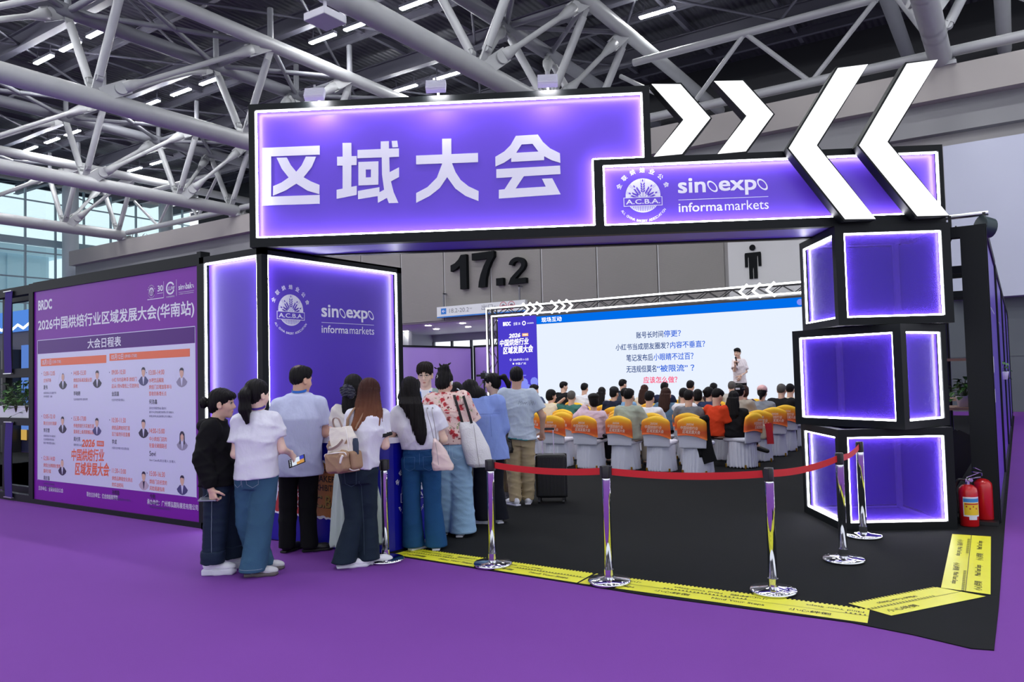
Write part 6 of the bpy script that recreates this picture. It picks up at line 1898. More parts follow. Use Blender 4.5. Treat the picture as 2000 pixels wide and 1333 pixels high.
def make_chair():
    t = thing('banquet_chair', '', 'chair', group='banquet chairs in white covers')
    def pleat(P):
        a = np.arctan2(P[:, 1], P[:, 0])
        s = np.abs(P[:, 0]) * .0 + P[:, 0] * 1.0 + P[:, 1] * 1.0
        return (.010 * np.sin((P[:, 0] - P[:, 1]) * 95 + 2 * np.sin(P[:, 0] * 20)) * np.interp(P[:, 2], [0, .4, .45], [1, .55, 0])).astype(np.float32)
    sk = [('l', [.012, .2, .40, .445], [0] * 4, [.0] * 4, [.235, .222, .212, .208], [.235, .222, .212, .208], 0)]
    surf_obj('skirt', [isosurface(sk, .0125, disp=pleat)], WCOV, t)
    surf_obj('seat', [isosurface([('b', (0, 0, .45), (.22, .22, .035), None, .03)], .014)], WCOV, t)
    lo = [('l', [.40, .5, .62], [0] * 3, [-.205, -.212, -.222], [.212, .216, .22], [.034, .034, .034], 0)]
    surf_obj('back_cover', [isosurface(lo, .011)], WCOV, t)
    # cap: arched top, scooped lower edge
    b = MB(); n = 16
    top = lambda x: .882 - .075 * abs(x / .225) ** 1.7 - (.02 if abs(x) > .215 else 0)
    bot = lambda x: .555 + .035 * (1 - (x / .225) ** 2) * 1.0 - .03 * (x / .225)
    vs = []
    xs_ = [-.228 + .456 * i / n for i in range(n + 1)]
    rows_ = 7
    for side in (-1, 1):
        for x in xs_:
            for k in range(rows_):
                tt = k / (rows_ - 1)
                z = bot(x) + (top(x) - bot(x)) * tt
                th = .043 * (1 - .55 * tt ** 4) * math.sqrt(max(.05, 1 - (x / .236) ** 6))
                vs.append((x, -.213 - .03 * (z - .5) / .37 + side * th - .012 * (1 - (x / .23) ** 2) * (side < 0), z))
    m_ = (n + 1) * rows_
    fs = []
    for i in range(n):
        for k in range(rows_ - 1):
            a = i * rows_ + k
            fs.append((a, a + rows_, a + rows_ + 1, a + 1)); fs.append((m_ + a, m_ + a + 1, m_ + a + rows_ + 1, m_ + a + rows_))
        for k in (0, rows_ - 1):
            a = i * rows_ + k
            q = (a, m_ + a, m_ + a + rows_, a + rows_)
            fs.append(q[::-1] if k == 0 else q[::-1][::-1][::-1])
    for i in (0, n):
        for k in range(rows_ - 1):
            a = i * rows_ + k
            fs.append((a, a + 1, m_ + a + 1, m_ + a) if i == 0 else (a, m_ + a, m_ + a + 1, a + 1))
    b.add(vs, fs, 0, True)
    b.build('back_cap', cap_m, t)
    b = MB(); f = Frame((0, -.283, .0), (1, 0, 0), (0, -.08, 1))
    b.text('2026', f, -.055, .755, h=.034, w=.12, bold=.04, slant=.25)
    b.text('中国烘焙行业', f, -.145, .695, h=.056, w=.27, bold=.03, slant=.1, rot=-.05)
    b.text('区域发展大会', f, -.115, .635, h=.056, w=.27, bold=.035, slant=.1, rot=-.05)
    b.build('back_print', mat('cap_print', lin(246, 214, 196), .6), t)
    for x in (-.185, .185):
        for y in (-.185, .185):
            b = MB(); b.ring((x, y, 0), (x, y, .06), .013, .016, 8); b.build('leg', GOLD, t)
    return t
ch0 = make_chair(); nch = 0
ROWS = [11.45 + .92 * i for i in range(8)]
RN = ['the front rope side row', 'the second row from the rope', 'the third row from the rope', 'the fourth row from the rope', 'the fifth row from the rope', 'the sixth row from the rope', 'the seventh row from the rope', 'the row nearest the stage']
CHX = {}
for r, y in enumerate(ROWS):
    x0 = -4.2 if r == 0 else -3.8
    k_ = 6 if r == 0 else (9 if r < 5 else 10)
    for k in range(k_):
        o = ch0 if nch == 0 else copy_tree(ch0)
        x = x0 - .612 * k + (.0 if r == 0 else .03 * math.sin(r * 3 + k))
        if r == 1: x = -3.80 if k == 0 else x - .17
        o.location = (x, y + .04 * math.sin(k * 1.3 + r), .006); o.rotation_euler = (0, 0, .05 * math.sin(k * 2.1 + r * 1.7) + (.04 if r == 0 else (1.2 if r == 1 else .42) if k == 0 else .0))
        o['label'] = 'orange capped white banquet chair, %s from the right in %s' % (ORD[k], RN[r])
        CHX[(r, k)] = x; nch += 1

# ------------------------------------------------------------------ stage, screen and its neon truss
SY = 20.3
b = MB(); b.bx(-14.6, -2.0, 18.9, 21.6, .006, .38); tag(b.build('stage', mat('stage_black', lin(24, 24, 28), .6)), 'low black stage under the big screen behind the audience', 'stage')
sc_ = thing('led_screen', 'huge lit conference screen with blue header and white slide behind the audience', 'screen', (-8.0, SY, 0))
O8 = Vector((-8.0, SY, 0))
b = MB(); b.bx(-5.99, 5.2, .02, .14, .55, 3.42); b.build('cabinet', DARKB, sc_)
sfm = Frame((0, .0195, 0), (1, 0, 0), (0, 0, 1))
S_W, S_B, S_P = glow('screen_white', (.80, .87, 1.0), .84), glow('screen_blue', (.0, .16, .85), .8), glow('screen_indigo', (.075, .05, .62), .8)
b = MB(); b.rect(-4.515, .60, 5.2, 3.115, sfm, .0); b.build('slide', S_W, sc_)
b = MB(); b.rect(-4.515, 3.12, 5.2, 3.36, sfm, .0); b.build('slide_header', S_B, sc_)
b = MB(); b.rect(-5.985, .60, -4.52, 3.40, sfm, .0)
b.build('side_banner', S_P, sc_)
S_T, S_N, S_BT, S_R, S_LT = glow('screen_text_white', (1, 1, 1), 1.1), glow('screen_navy', (.02, .06, .22), .9), glow('screen_text_blue', (.02, .12, .66), .9), glow('screen_red', (.9, .05, .16), .9), glow('screen_glow_blue', (.25, .3, .95), .8)
SM = [S_T, S_N, S_BT, S_R, glow('screen_orange', (.9, .42, .16), .9), S_LT]
def stext(name, fn):
    b = MB(); fn(b); b.build(name, SM, sc_)
stext('header_lettering', lambda b: b.text('现场互动', sfm, -4.33, 3.165, h=.15, w=.72, bold=.02, slot=0))
stext('header_logo', lambda b: (b.disc(3.4, 3.24, .08, sfm, .001, 5), b.text('光鹿科技', sfm, 3.55, 3.18, h=.12, w=.55, slot=0)))
def two(s1, s2, x0, x1, z, h):
    n1, n2 = len(s1), len(s2); w = x1 - x0
    xm = x0 + w * n1 / (n1 + n2)
    stext('slide_line', lambda b: (b.text(s1, sfm, x0, z, h=h, w=(xm - x0) * .98, bold=.02, slot=1), b.text(s2, sfm, xm, z, h=h, w=(x1 - xm), bold=.02, slot=2)))
two('账号长时间', '停更？', -1.16, .19, 2.515, .19)
two('小红书当成朋友圈发？', '内容不垂直？', -1.82, .87, 2.19, .19)
two('笔记发布后', '小眼睛不过百？', -1.49, .53, 1.865, .20)
two('无违规但莫名', '“被限流” ？', -1.50, .54, 1.54, .20)
stext('slide_line', lambda b: b.text('应该怎么做？', sfm, -.98, 1.225, h=.19, w=1.02, bold=.02, slot=3))
stext('banner_logo', lambda b: (b.text('BRDC', sfm, -5.78, 3.13, h=.13, w=.30, bold=.06, slot=0), b.text('全联 30', sfm, -5.38, 3.13, h=.10, w=.26, slot=0), b.disc(-4.98, 3.18, .07, sfm, .001, 0, inner=.6), b.text('sinobake', sfm, -4.86, 3.15, h=.05, w=.24, slot=0)))
stext('banner_title', lambda b: event_title(b, sfm, -5.93, 2.22, 1.28, 0, .002, 4))
stext('banner_date', lambda b: (b.text('2026年5月11-12日', sfm, -5.43, 2.0, h=.075, w=.58, slot=0), b.text('中国·广州', sfm, -5.33, 1.87, h=.075, w=.38, slot=0), b.disc(-5.52, 2.04, .035, sfm, .001, 0, inner=.7), b.disc(-5.42, 1.91, .03, sfm, .001, 0)))
def _pic(b):
    for k in range(3):
        b.rect(-5.4 + .05 * k, 1.52 - .16 * k, -4.95 - .03 * k, 1.545 - .16 * k, sfm, .001, 5)
    rn = random.Random(2)
    for k in range(9):
        b.disc(-4.95 + rn.uniform(-.3, .3), 1.15 + rn.uniform(-.25, .2), rn.uniform(.08, .2), sfm, .0012 + k * .0002, 5, n=9)
stext('banner_picture', _pic)
# truss gate with neon tubes
gt = thing('truss_gate', 'black lattice truss gate with double white neon tubes framing the big screen', 'truss', (-8, SY, 0))
b = MB()
def lattice(a, c, w):
    a, c = Vector(a), Vector(c); d = (c - a); L = d.length; d.normalize()
    s = Vector((d.z, 0, -d.x)) * (w / 2)
    for q in (-1, 1):
        for yy in (0, .22):
            b.ring(a + s * q + Vector((0, yy, 0)), c + s * q + Vector((0, yy, 0)), .02, .02, 6)
    n = max(2, int(L / .33))
    for i in range(n):
        p, r_ = a + d * (L * i / n), a + d * (L * (i + 1) / n)
        q = 1 if i % 2 else -1
        for yy in (0, .22):
            b.ring(p + s * q + Vector((0, yy, 0)), r_ - s * q + Vector((0, yy, 0)), .013, .013, 5, caps=False)
lattice((-6.22, -.05, .38), (-6.22, -.05, 3.72), .2); lattice((-6.3, -.05, 3.6), (5.6, -.05, 3.6), .22)
b.build('lattice', DARKB, gt)
NEON = glow('neon_white', (.95, .96, 1), 3.5)
b = MB()
b.tube([(-6.30, -.16, .38), (-6.30, -.16, 3.72), (5.4, -.16, 3.735)], .026, 8); b.build('outer_neon', NEON, gt)
b = MB(); b.tube([(-6.10, -.16, .38), (-6.10, -.16, 3.455), (5.4, -.16, 3.47)], .026, 8); b.build('inner_neon', NEON, gt)
for x, sg in ((-4.75, 1), (-4.50, 1), (-4.25, 1), (-3.72, 1), (-3.46, 1), (-3.20, 1), (2.02, -1), (2.36, -1), (2.72, -1)):
    b = MB(); b.tube([(x - .12 * sg, -.19, 3.78), (x + .09 * sg, -.19, 3.6), (x - .12 * sg, -.19, 3.42)], .036, 8); b.build('neon_arrow', NEON, gt)

# ------------------------------------------------------------------ booth back panels
def purple_wall(x0, y0, x1, y1, h, label, posts=True, m=None):
    L = math.hypot(x1 - x0, y1 - y0)
    t = thing('partition_panel', label, 'partition', (x0, y0, 0), math.atan2(y1 - y0, x1 - x0), 'purple partition panels behind the booth')
    b = MB(); boxframe(b, 0, L, .006, h, -.04, .04, .06); b.build('frame', BLACKP, t)
    b = MB(); b.bx(.05, L - .05, -.02, .02, .05, h - .05); b.build('panel', m or mat('glossy_violet', lin(180, 146, 230), .22, coat=.2), t)
    return t
purple_wall(-16.1, 17.2, -16.1, 21.7, 2.58, 'purple partition panel behind the staff member in glasses')
purple_wall(-16.05, 21.8, -12.8, 21.8, 2.62, 'purple partition panel left of the neon gate, behind the tripod camera')
purple_wall(-15.6, 16.3, -16.05, 17.1, 2.56, 'narrow dark purple partition panel next to the entrance pillar edge', m=PURP_D)
b = MB(); b.box((0, 0, .75), (.5, .04, 1.5)); o = tag(b.build('display_board', DARKB), 'dark standing board behind the staff member in glasses', 'board'); o.location = (-14.9, 17.4, .006); o.rotation_euler = (0, 0, .9)

# ------------------------------------------------------------------ hall signs
b = MB(); wf = Frame((0, WY - .1, 0), (1, 0, 0), (0, 0, 1))
SIGNB = mat('sign_black', lin(12, 15, 18), .7, spec=.15)
hn = thing('hall_number', 'large black raised hall number 17.2 on the grey ribbed wall', 'sign', (-20.2, WY - .1, 5.6))
df = Frame((20.2, 0, -5.6), (1, 0, 0), (0, 0, 1))
arc = lambda cx, cz, rx, rz, a0, a1, n=12: [(cx + rx * math.cos(math.radians(a0 + (a1 - a0) * i / n)), cz + rz * math.sin(math.radians(a0 + (a1 - a0) * i / n))) for i in range(n + 1)]
for pts in ([(-21.70, 5.60), (-21.32, 5.60), (-21.32, 7.22), (-21.63, 7.22), (-21.78, 7.02), (-22.0, 6.86), (-22.25, 6.78), (-22.25, 6.48), (-21.97, 6.56), (-21.70, 6.72)],
            [(-20.66, 5.60), (-20.26, 5.60), (-20.22, 5.98), (-20.1, 6.38), (-19.92, 6.72), (-19.74, 6.95), (-19.74, 7.21), (-20.99, 7.21), (-20.99, 6.89), (-20.12, 6.89), (-20.34, 6.56), (-20.52, 6.18), (-20.62, 5.86)],
            [(-19.65, 5.60), (-19.27, 5.60), (-19.27, 5.93), (-19.65, 5.93)],
            [(-19.0, 5.60), (-18.05, 5.60), (-18.05, 5.83), (-18.62, 5.83), (-18.40, 6.02), (-18.16, 6.22)] + arc(-18.5, 6.45, .44, .34, -12, 175) + [(-18.72, 6.42)] + arc(-18.5, 6.43, .22, .17, 175, -20, 8) + [(-18.38, 6.26), (-18.62, 6.08), (-18.86, 5.88)]):
    b = MB(); b.poly(pts, df, .2, 0, thick=.2); b.build('digit', SIGNB, hn)
mp_ = thing('toilet_sign', 'black pictogram of a standing man on the pale grey wall panel', 'sign', (-8.11, WY - .1, 4.9))
pf = Frame((0, -.005, 0), (1, 0, 0), (0, 0, 1))
b = MB(); b.disc(0, 1.16, .115, pf, .05)
b.poly([(-.28, .98), (.28, .98), (.30, .92), (.30, .45), (.20, .45), (.19, .84), (.15, .84), (.15, 0), (.02, 0), (.02, .42), (-.02, .42), (-.02, 0), (-.15, 0), (-.15, .84), (-.19, .84), (-.20, .45), (-.30, .45), (-.30, .92)], pf, .05, thick=.05)
b.build('pictogram', SIGNB, mp_)
es = thing('exit_sign', 'long white overhead direction sign with a blue arrow below the hall number', 'sign', (-20.5, 28.4, 4.6))
b = MB(); b.bx(-2.55, 2.45, 0, .2, -.22, .24); b.build('board', mat('sign_white', lin(222, 224, 226), .4), es)
ef = Frame((0, -.001, 0), (1, 0, 0), (0, 0, 1))
b = MB(); b.rect(-2.55, -.28, 2.45, -.22, ef, -.0); b.rect(-2.3, -.12, -1.98, .16, ef, .002); b.build('blue_band', mat('sign_blue', lin(30, 120, 205), .4), es)
EM = [mat('sign_grey', lin(120, 124, 130), .5), WHITEP, mat('sign_red', lin(190, 60, 80), .5)]
b = MB(); b.text('←', ef, -2.14, -.05, h=.14, w=.2, align='C', bold=.03, slot=1, d=.004); b.build('arrow', EM, es)
b = MB(); b.text('18.2-20.2', ef, -1.8, -.08, h=.2, w=1.15, slot=0, d=.002); b.text('Hall', ef, -.6, .03, h=.06, slot=0, d=.002); b.build('hall_lettering', EM, es)
b = MB(); b.text('出口', ef, .08, -.08, h=.26, w=.62, slot=0, d=.002); b.text('Exit', ef, .8, -.02, h=.1, slot=0, d=.002); b.build('exit_lettering', EM, es)
b = MB()
for x in (1.28, 1.72):
    b.disc(x, .04, .19, ef, .002, 2, inner=.85); b.rect(x - .15, .03, x + .15, .055, ef, .003, 2); b.disc(x, .04, .09, ef, .0015, 0, n=8)
b.build('prohibition_mark', EM, es)
b = MB()
for x in (-2.2, 2.1):
    b.bx(x - .03, x + .03, .07, .13, .24, .9); b.bx(x - .03, x + .03, .07, .4, .84, .9)
b.build('hanger', STEELG, es)

# ------------------------------------------------------------------ tripod with camera
tr_ = thing('camera_tripod', 'black video camera on a tripod by the neon post', 'camera', (-10.9, 15.2, .006), .3)
for k in range(3):
    a = k * 2.094 + .4
    b = MB(); b.ring((.42 * math.cos(a), .42 * math.sin(a), 0), (.05 * math.cos(a), .05 * math.sin(a), 1.1), .013, .018, 8); b.build('leg', DARKB, tr_)
b = MB(); b.ring((0, 0, .8), (0, 0, 1.45), .022, .022, 10); b.box((0, 0, 1.12), (.09, .09, .08)); b.box((0, 0, 1.42), (.07, .09, .08)); b.bar((0, -.05, 1.43), (-.02, -.34, 1.3), .018, .018); b.build('column', DARKB, tr_)
b = MB(); b.box((0, .02, 1.56), (.12, .22, .15)); b.ring((0, .12, 1.57), (0, .28, 1.57), .05, .058, 14); b.box((0, -.1, 1.58), (.1, .05, .08)); b.bar((0, .08, 1.67), (0, -.06, 1.67), .02, .02); b.box((0, .08, 1.65), (.02, .02, .05)); b.box((0, -.06, 1.65), (.02, .02, .05)); b.box((-.14, .0, 1.57), (.12, .02, .05)); b.build('camera', DARKB, tr_)

# ------------------------------------------------------------------ right side: racks, purple panels, lights
def plant(loc, label, n=38, r=.2, seed=1, potc=None, group=None, h=.2):
    t = thing('potted_plant', label, 'plant', loc, group=group)
    rr = random.Random(seed)
    b = MB(); b.lathe([(.0, 0), (.075, 0), (.095, .12), (.1, .13), (.085, .13), (.08, .11), (.0, .1)], 16); b.build('pot', potc or WHITEP, t)
    b = MB()
    for k in range(n):
        a, e = rr.uniform(0, 6.28), rr.uniform(.1, 1.0)
        R_ = r * rr.uniform(.35, 1.1); p = Vector((R_ * math.cos(a) * e, R_ * math.sin(a) * e, .13 + h * (1.05 - e) + rr.uniform(-.06, .06) - (.16 if rr.random() < .18 else 0)))
        d = Vector((math.cos(a), math.sin(a), rr.uniform(-.7, .5))).normalized(); s = d.cross(Vector((0, 0, 1))).normalized(); u = s.cross(d)
        l = rr.uniform(.05, .085)
        pts = [p, p + d * l * .3 + s * l * .42 + u * .008, p + d * l * .75 + s * l * .3, p + d * l * 1.15 - u * .015, p + d * l * .75 - s * l * .3, p + d * l * .3 - s * l * .42 + u * .008, p + d * l * .5 - u * .006]
        b.add(pts, [(0, 1, 6), (1, 2, 6), (2, 3, 6), (3, 4, 6), (4, 5, 6), (5, 0, 6)], rr.choice((0, 0, 1)))
        b.tube([(0, 0, .1), tuple(p * .5 + Vector((0, 0, .06))), tuple(p)], .0025, 4, 2, caps=False)
    b.build('leaves', [mat('leaf_green', lin(46, 92, 44), .45), mat('leaf_light', lin(78, 128, 60), .45), mat('vine_stem', lin(70, 90, 50), .6)], t)
    return t
rw = ((9.05, 12.55, 3.0), (12.75, 16.7, 2.97), (16.9, 21.2, 2.97), (21.4, 26.3, 2.97))
RL = ['tall purple side panel nearest the camera on the right booth edge', 'purple side panel second along the right booth edge', 'purple side panel third along the right booth edge', 'purple side panel farthest along the right booth edge']
for (y0, y1, h), l in zip(rw, RL):
    t = thing('side_panel', l, 'partition', (-.22, y0, .006), math.pi / 2, 'purple panels along the right booth edge')
    L = y1 - y0
    b = MB(); boxframe(b, 0, L, 0, h, 0, .10, .09); b.build('frame', BLACKP, t)
    b = MB(); b.bx(.05, L - .05, .02, .05, .05, h - .05); b.build('panel', mat('right_violet', lin(92, 58, 190), .3), t)
    f = Frame((0, .0195, 0), (-1, 0, 0), (0, 0, 1))
    b = MB()
    for q in ((-1.1, 1.48, -.75, 1.66), (-1.05, 1.15, -.8, 1.3), (-2.5, 2.2, -.9, 2.21), (-.9, .7, -.89, 1.3)):
        b.rect(*q, f, .0)
    b.build('printing', WHITEP, t)
def rack_frame(y, x0, x1, h, label, shelf):
    t = thing('shelf_rack', label, 'shelf', ((x0 + x1) / 2, y, .006), group='black shelf racks inside the right booth edge')
    w = (x1 - x0) / 2
    b = MB()
    for x in (-w, w - .09):
        for yy in (0, .5):
            b.bx(x, x + .09, yy, yy + .09, 0, h)
    b.bx(-w, w, 0, .09, h - .09, h); b.bx(-w, w, .5, .59, h - .09, h); b.bx(-w, -w + .09, 0, .59, h - .09, h); b.bx(w - .09, w, 0, .59, h - .09, h)
    b.build('frame', BLACKP, t)
    for z in shelf:
        b = MB(); b.bx(-w + .02, w - .02, .02, .57, z, z + .03); b.build('shelf', mat('pale_wood', lin(190, 150, 120), .5), t)
    return t
t = thing('corner_frame', 'tall black square post frame between the cubes and the purple side panels', 'frame', (-.5, 9.0, .006))
b = MB(); b.bx(.05, .27, 0, .12, 0, 2.99); b.bx(-.5, .05, 0, .12, 2.88, 2.99); b.build('posts', BLACKP, t)
rack_frame(10.2, -1.06, -.34, 2.72, 'open black shelf rack with a plant, right behind the cubes', (1.05, 1.62))
rack_frame(12.6, -.95, -.34, 2.62, 'second open black shelf rack farther behind the cubes', (1.05, 1.62))
plant((-.55, 10.4, 1.087), 'leafy green plant on the shelf rack right of the cubes', seed=3, n=60, r=.24)
plant((-.25, 15.2, 1.30), 'trailing green plant on the outer side of the purple panels', seed=5, n=26, r=.16)
b = MB()
for k in range(3):
    b.box((-.04 * k, .03 * k, .42), (.26, .018, .8), M=Matrix.Rotation(.0, 3, 'Z') @ Matrix.Rotation(.5, 3, 'Y'))
o = tag(b.build('folded_board', mat('graphite_board', lin(30, 30, 33), .4)), 'dark flat boards leaning behind the fire extinguishers', 'board'); o.location = (-.66, 9.6, .05)
# light bar above the corner
lb = thing('lighting_bar', 'aluminium lighting bar with black clamps and coiled cables above the right corner', 'light bar', (-.6, 9.3, 3.05))
b = MB(); b.ring((-.35, 0, .1), (.4, 0, .1), .025, .025, 12); b.build('pipe', mat('aluminium', (.75, .76, .78), .3, 1.0), lb)
b = MB()
for x in (-.15, .05, .36):
    b.box((x, 0, .04), (.03, .05, .14))
b.build('clamp', DARKB, lb)
b = MB()
for k in range(5):
    c = Vector((-.28 + .05 * k, -.02 * k, -.0)); rr_ = .11 + .02 * (k % 3)
    b.tube([c + Vector((rr_ * math.cos(t_) * 1.1, .05 * math.sin(t_ * 2), rr_ * math.sin(t_) - .03 * k)) for t_ in np.linspace(0, 6.4, 24)], .009, 6)
b.tube(spline([(.1, 0, .0), (.18, .0, -.16), (.22, 0, -.2), (.24, 0, -.06)]), .009, 6); b.build('cable', DARKB, lb)
b = MB(); b.ring((.32, -.05, -.04), (.42, .02, -.06), .12, .10, 18); b.ring((-.1, -.05, -.14), (-.1, .16, -.16), .09, .11, 16); b.build('lamp_head', mat('teal_black', lin(30, 52, 60), .4), lb)

# fire extinguishers
def extinguisher(loc, label, lab_on, rz):
    t = thing('fire_extinguisher', label, 'fire extinguisher', loc, rz, 'red fire extinguishers by the right pillar')
    REDP = mat('extinguisher_red', lin(206, 24, 30), .3, coat=.4)
    b = MB(); b.lathe([(0, 0), (.078, 0), (.084, .01), (.084, .33), (.078, .365), (.05, .395), (.025, .405), (.0, .405)], 28); b.build('cylinder', REDP, t)
    b = MB(); b.ring((0, 0, .40), (0, 0, .44), .02, .02, 12); b.box((.0, 0, .445), (.045, .03, .03)); b.bar((-.01, 0, .455), (.12, 0, .475), .02, .006); b.bar((-.01, 0, .47), (.1, 0, .515), .02, .006); b.ring((.015, -.03, .45), (.015, -.055, .45), .018, .018, 12); b.build('valve', mat('chrome_valve', (.75, .75, .77), .2, 1.0), t)
    b = MB(); b.tube(spline([(-.02, 0, .445), (-.08, .0, .45), (-.105, .02, .38), (-.095, .03, .2), (-.09, .03, .12)]), .011, 8); b.tube([(-.09, .03, .12), (-.088, .03, .05)], [.012, .017], 8); b.build('hose', DARKB, t)
    if lab_on:
        b = MB(); n = 14
        def cyl(a0, a1, z0, z1, r_, s):
            vs = [(r_ * math.cos(a0 + (a1 - a0) * i / n), r_ * math.sin(a0 + (a1 - a0) * i / n), z) for z in (z0, z1) for i in range(n + 1)]
            b.add(vs, [(i, i + 1, n + 2 + i, n + 1 + i) for i in range(n)], s, True)
        cyl(-2.5, -.5, .10, .29, .0846, 0); cyl(-2.4, -.6, .115, .235, .0850, 1); cyl(-2.45, -.55, .24, .275, .0850, 2); cyl(-1.9, -1.0, .07, .1, .0846, 0)
        for k in range(4):
            cyl(-2.2 + .35 * k, -2.05 + .35 * k, .19 - .02 * (k % 2), .205 - .02 * (k % 2), .0853, 3)
        cyl(-2.3, -.7, .215, .228, .0853, 3)
        b.build('label', [WHITEP, mat('label_yellow', lin(244, 204, 40), .4), mat('label_blue', lin(60, 140, 210), .4), mat('label_red', lin(200, 60, 40), .4)], t)
extinguisher((-.48, 8.78, .006), 'red fire extinguisher with a yellow label standing on the black carpet', True, .4)
extinguisher((-.36, 9.02, .04), 'darker red fire extinguisher without label behind the yellow labelled one', False, -2.3)
b = MB(); b.bx(-.3, .12, -.2, .2, 0, .033); o = tag(b.build('extinguisher_tray', DARKB), 'black tray under the rear fire extinguisher', 'tray'); o.location = (-.36, 9.06, .0062)

# ------------------------------------------------------------------ left side: shelf rack beside the schedule board
lr = thing('shelf_rack', 'black open shelf rack with plants left of the schedule board', 'shelf', (-12.0, 5.15, 0))
b = MB()
b.bx(-1.2, .53, 0, .12, 2.9, 3.02); b.bx(-1.2, .53, .4, .5, 2.9, 3.0)
for z0, z1 in ((1.74, 1.86), (1.06, 1.16), (0, .10)):
    b.bx(-1.2, .53, 0, .08, z0, z1); b.bx(-1.2, .53, .42, .5, z0, z1)
b.bx(-1.2, -1.1, 0, .1, 0, 2.9); b.bx(-1.2, -1.1, .4, .5, 0, 2.9); b.bx(-.02, .1, .42, .5, 0, 2.9); b.build('frame', BLACKP, lr)
b = MB(); b.bx(-1.15, .5, .02, .48, 1.10, 1.16); b.build('shelf', BLACKP, lr)
for k, (z0, z1, x, lab) in enumerate(((1.80, 2.965, -.02, 'purple fabric strap hanging from the rack top beside the schedule board'), (.05, 1.10, .0, 'purple fabric strap on the lower half of the rack beside the schedule board'))):
    t = thing('fabric_strap', lab, 'strap', (-12.0 + x, 5.14, z0), group='purple straps on the left rack')
    n = 8; b = MB()
    b.ribbon([(.02 * math.sin(i / n * 2), -.012 - .02 * math.sin(i / n * 3.1), (z1 - z0) * i / n) for i in range(n + 1)], .21, .006, up=(1, 0, 0)); b.build('cloth', mat('dark_violet_cloth', lin(54, 28, 118), .8), t)
    b = MB(); b.bx(-.12, .12, -.03, .0, -.012, .0); b.bx(-.12, .12, -.03, .0, z1 - z0, z1 - z0 + .012); b.build('clip_bar', mat('aluminium', (.75, .76, .78), .3, 1.0), t)
pl_ = thing('planter', 'white planter box with trailing pothos on the left shelf rack', 'planter', (-12.0, 5.36, 1.16))
b = MB(); b.bx(-1.0, .5, -.14, .1, 0, .17); b.build('box', WHITEP, pl_)
for i, x in enumerate((-12.35, -12.0, -11.68)):
    plant((x, 5.30, 1.2), ['pothos plant at the left end of the white planter', 'pothos plant trailing over the middle of the white planter', 'pothos plant at the schedule board end of the white planter'][i], seed=20 + i, n=70, r=.3, potc=mat('soil_brown', lin(50, 38, 30), .9), group='pothos plants in the white planter', h=.34)
# neighbouring booths beyond the rack
nb_ = thing('neighbour_booth', 'distant exhibition booth with a glowing blue fascia seen through the left rack', 'booth', (-21.0, 9.0, 0))
b = MB(); b.bx(-4.5, 2.6, 0, 3, 0, 2.95); b.build('walls', mat('navy_booth', lin(34, 36, 70), .5), nb_)
b = MB(); b.bx(-4.6, 2.7, -.1, 3, 2.95, 3.45); b.build('fascia', glow('fascia_blue', (.10, .28, .82), .75), nb_)
b = MB(); b.tube([(-4.6 + .28 * i, -.14, 3.0 + .10 * (i % 2)) for i in range(27)], .03, 6); b.build('neon_line', glow('neon_cyan', (.75, .9, 1), 2.4), nb_)
for x in (-.25, .72, -1.4):
    b = MB(); b.bx(x, x + .28, -.06, 0, .55, 2.6); po = b.build('poster', glow('poster_blue', (.12, .26, .72), .7), nb_)
    b = MB(); b.bx(x, x + .28, -.065, -.06, .30, .55); b.build('poster_foot', glow('poster_orange', (.8, .5, .12), .6), po)
b = MB(); b.bx(-1.0, -.35, -.3, -.01, 0, 2.5); b.bx(.2, .6, -.3, -.01, 0, 2.5); b.build('cabinet', DARKB, nb_)
b = MB(); b.poly([(-27, 5.75), (-13.2, 5.75), (-13.2, 8.95), (-27, 8.95)], Frame((0, 0, .006), (1, 0, 0), (0, 1, 0)), thick=.006); tag(b.build('carpet', carpet_m), 'black carpet of the neighbouring booth behind the left rack', 'carpet')
for i, (x, y, w, h, c, lab) in enumerate(((-33, 15, 6, 3.0, lin(150, 160, 190), 'pale grey exhibition booth far behind the left rack'), (-41, 14, 6, 2.6, lin(120, 90, 160), 'low violet exhibition booth at the far left behind the rack'))):
    t = thing('neighbour_booth', lab, 'booth', (x, y, 0)); b = MB(); b.bx(0, w, 0, .2, 0, h); b.bx(0, .2, 0, 4, 0, h); b.build('walls', mat('far_booth_%s' % 'ab'[i], c, .6), t)
    b = MB(); b.bx(0, w, -.1, 0, h, h + .5); b.build('fascia', mat('far_fascia', lin(200, 205, 220), .5), t)
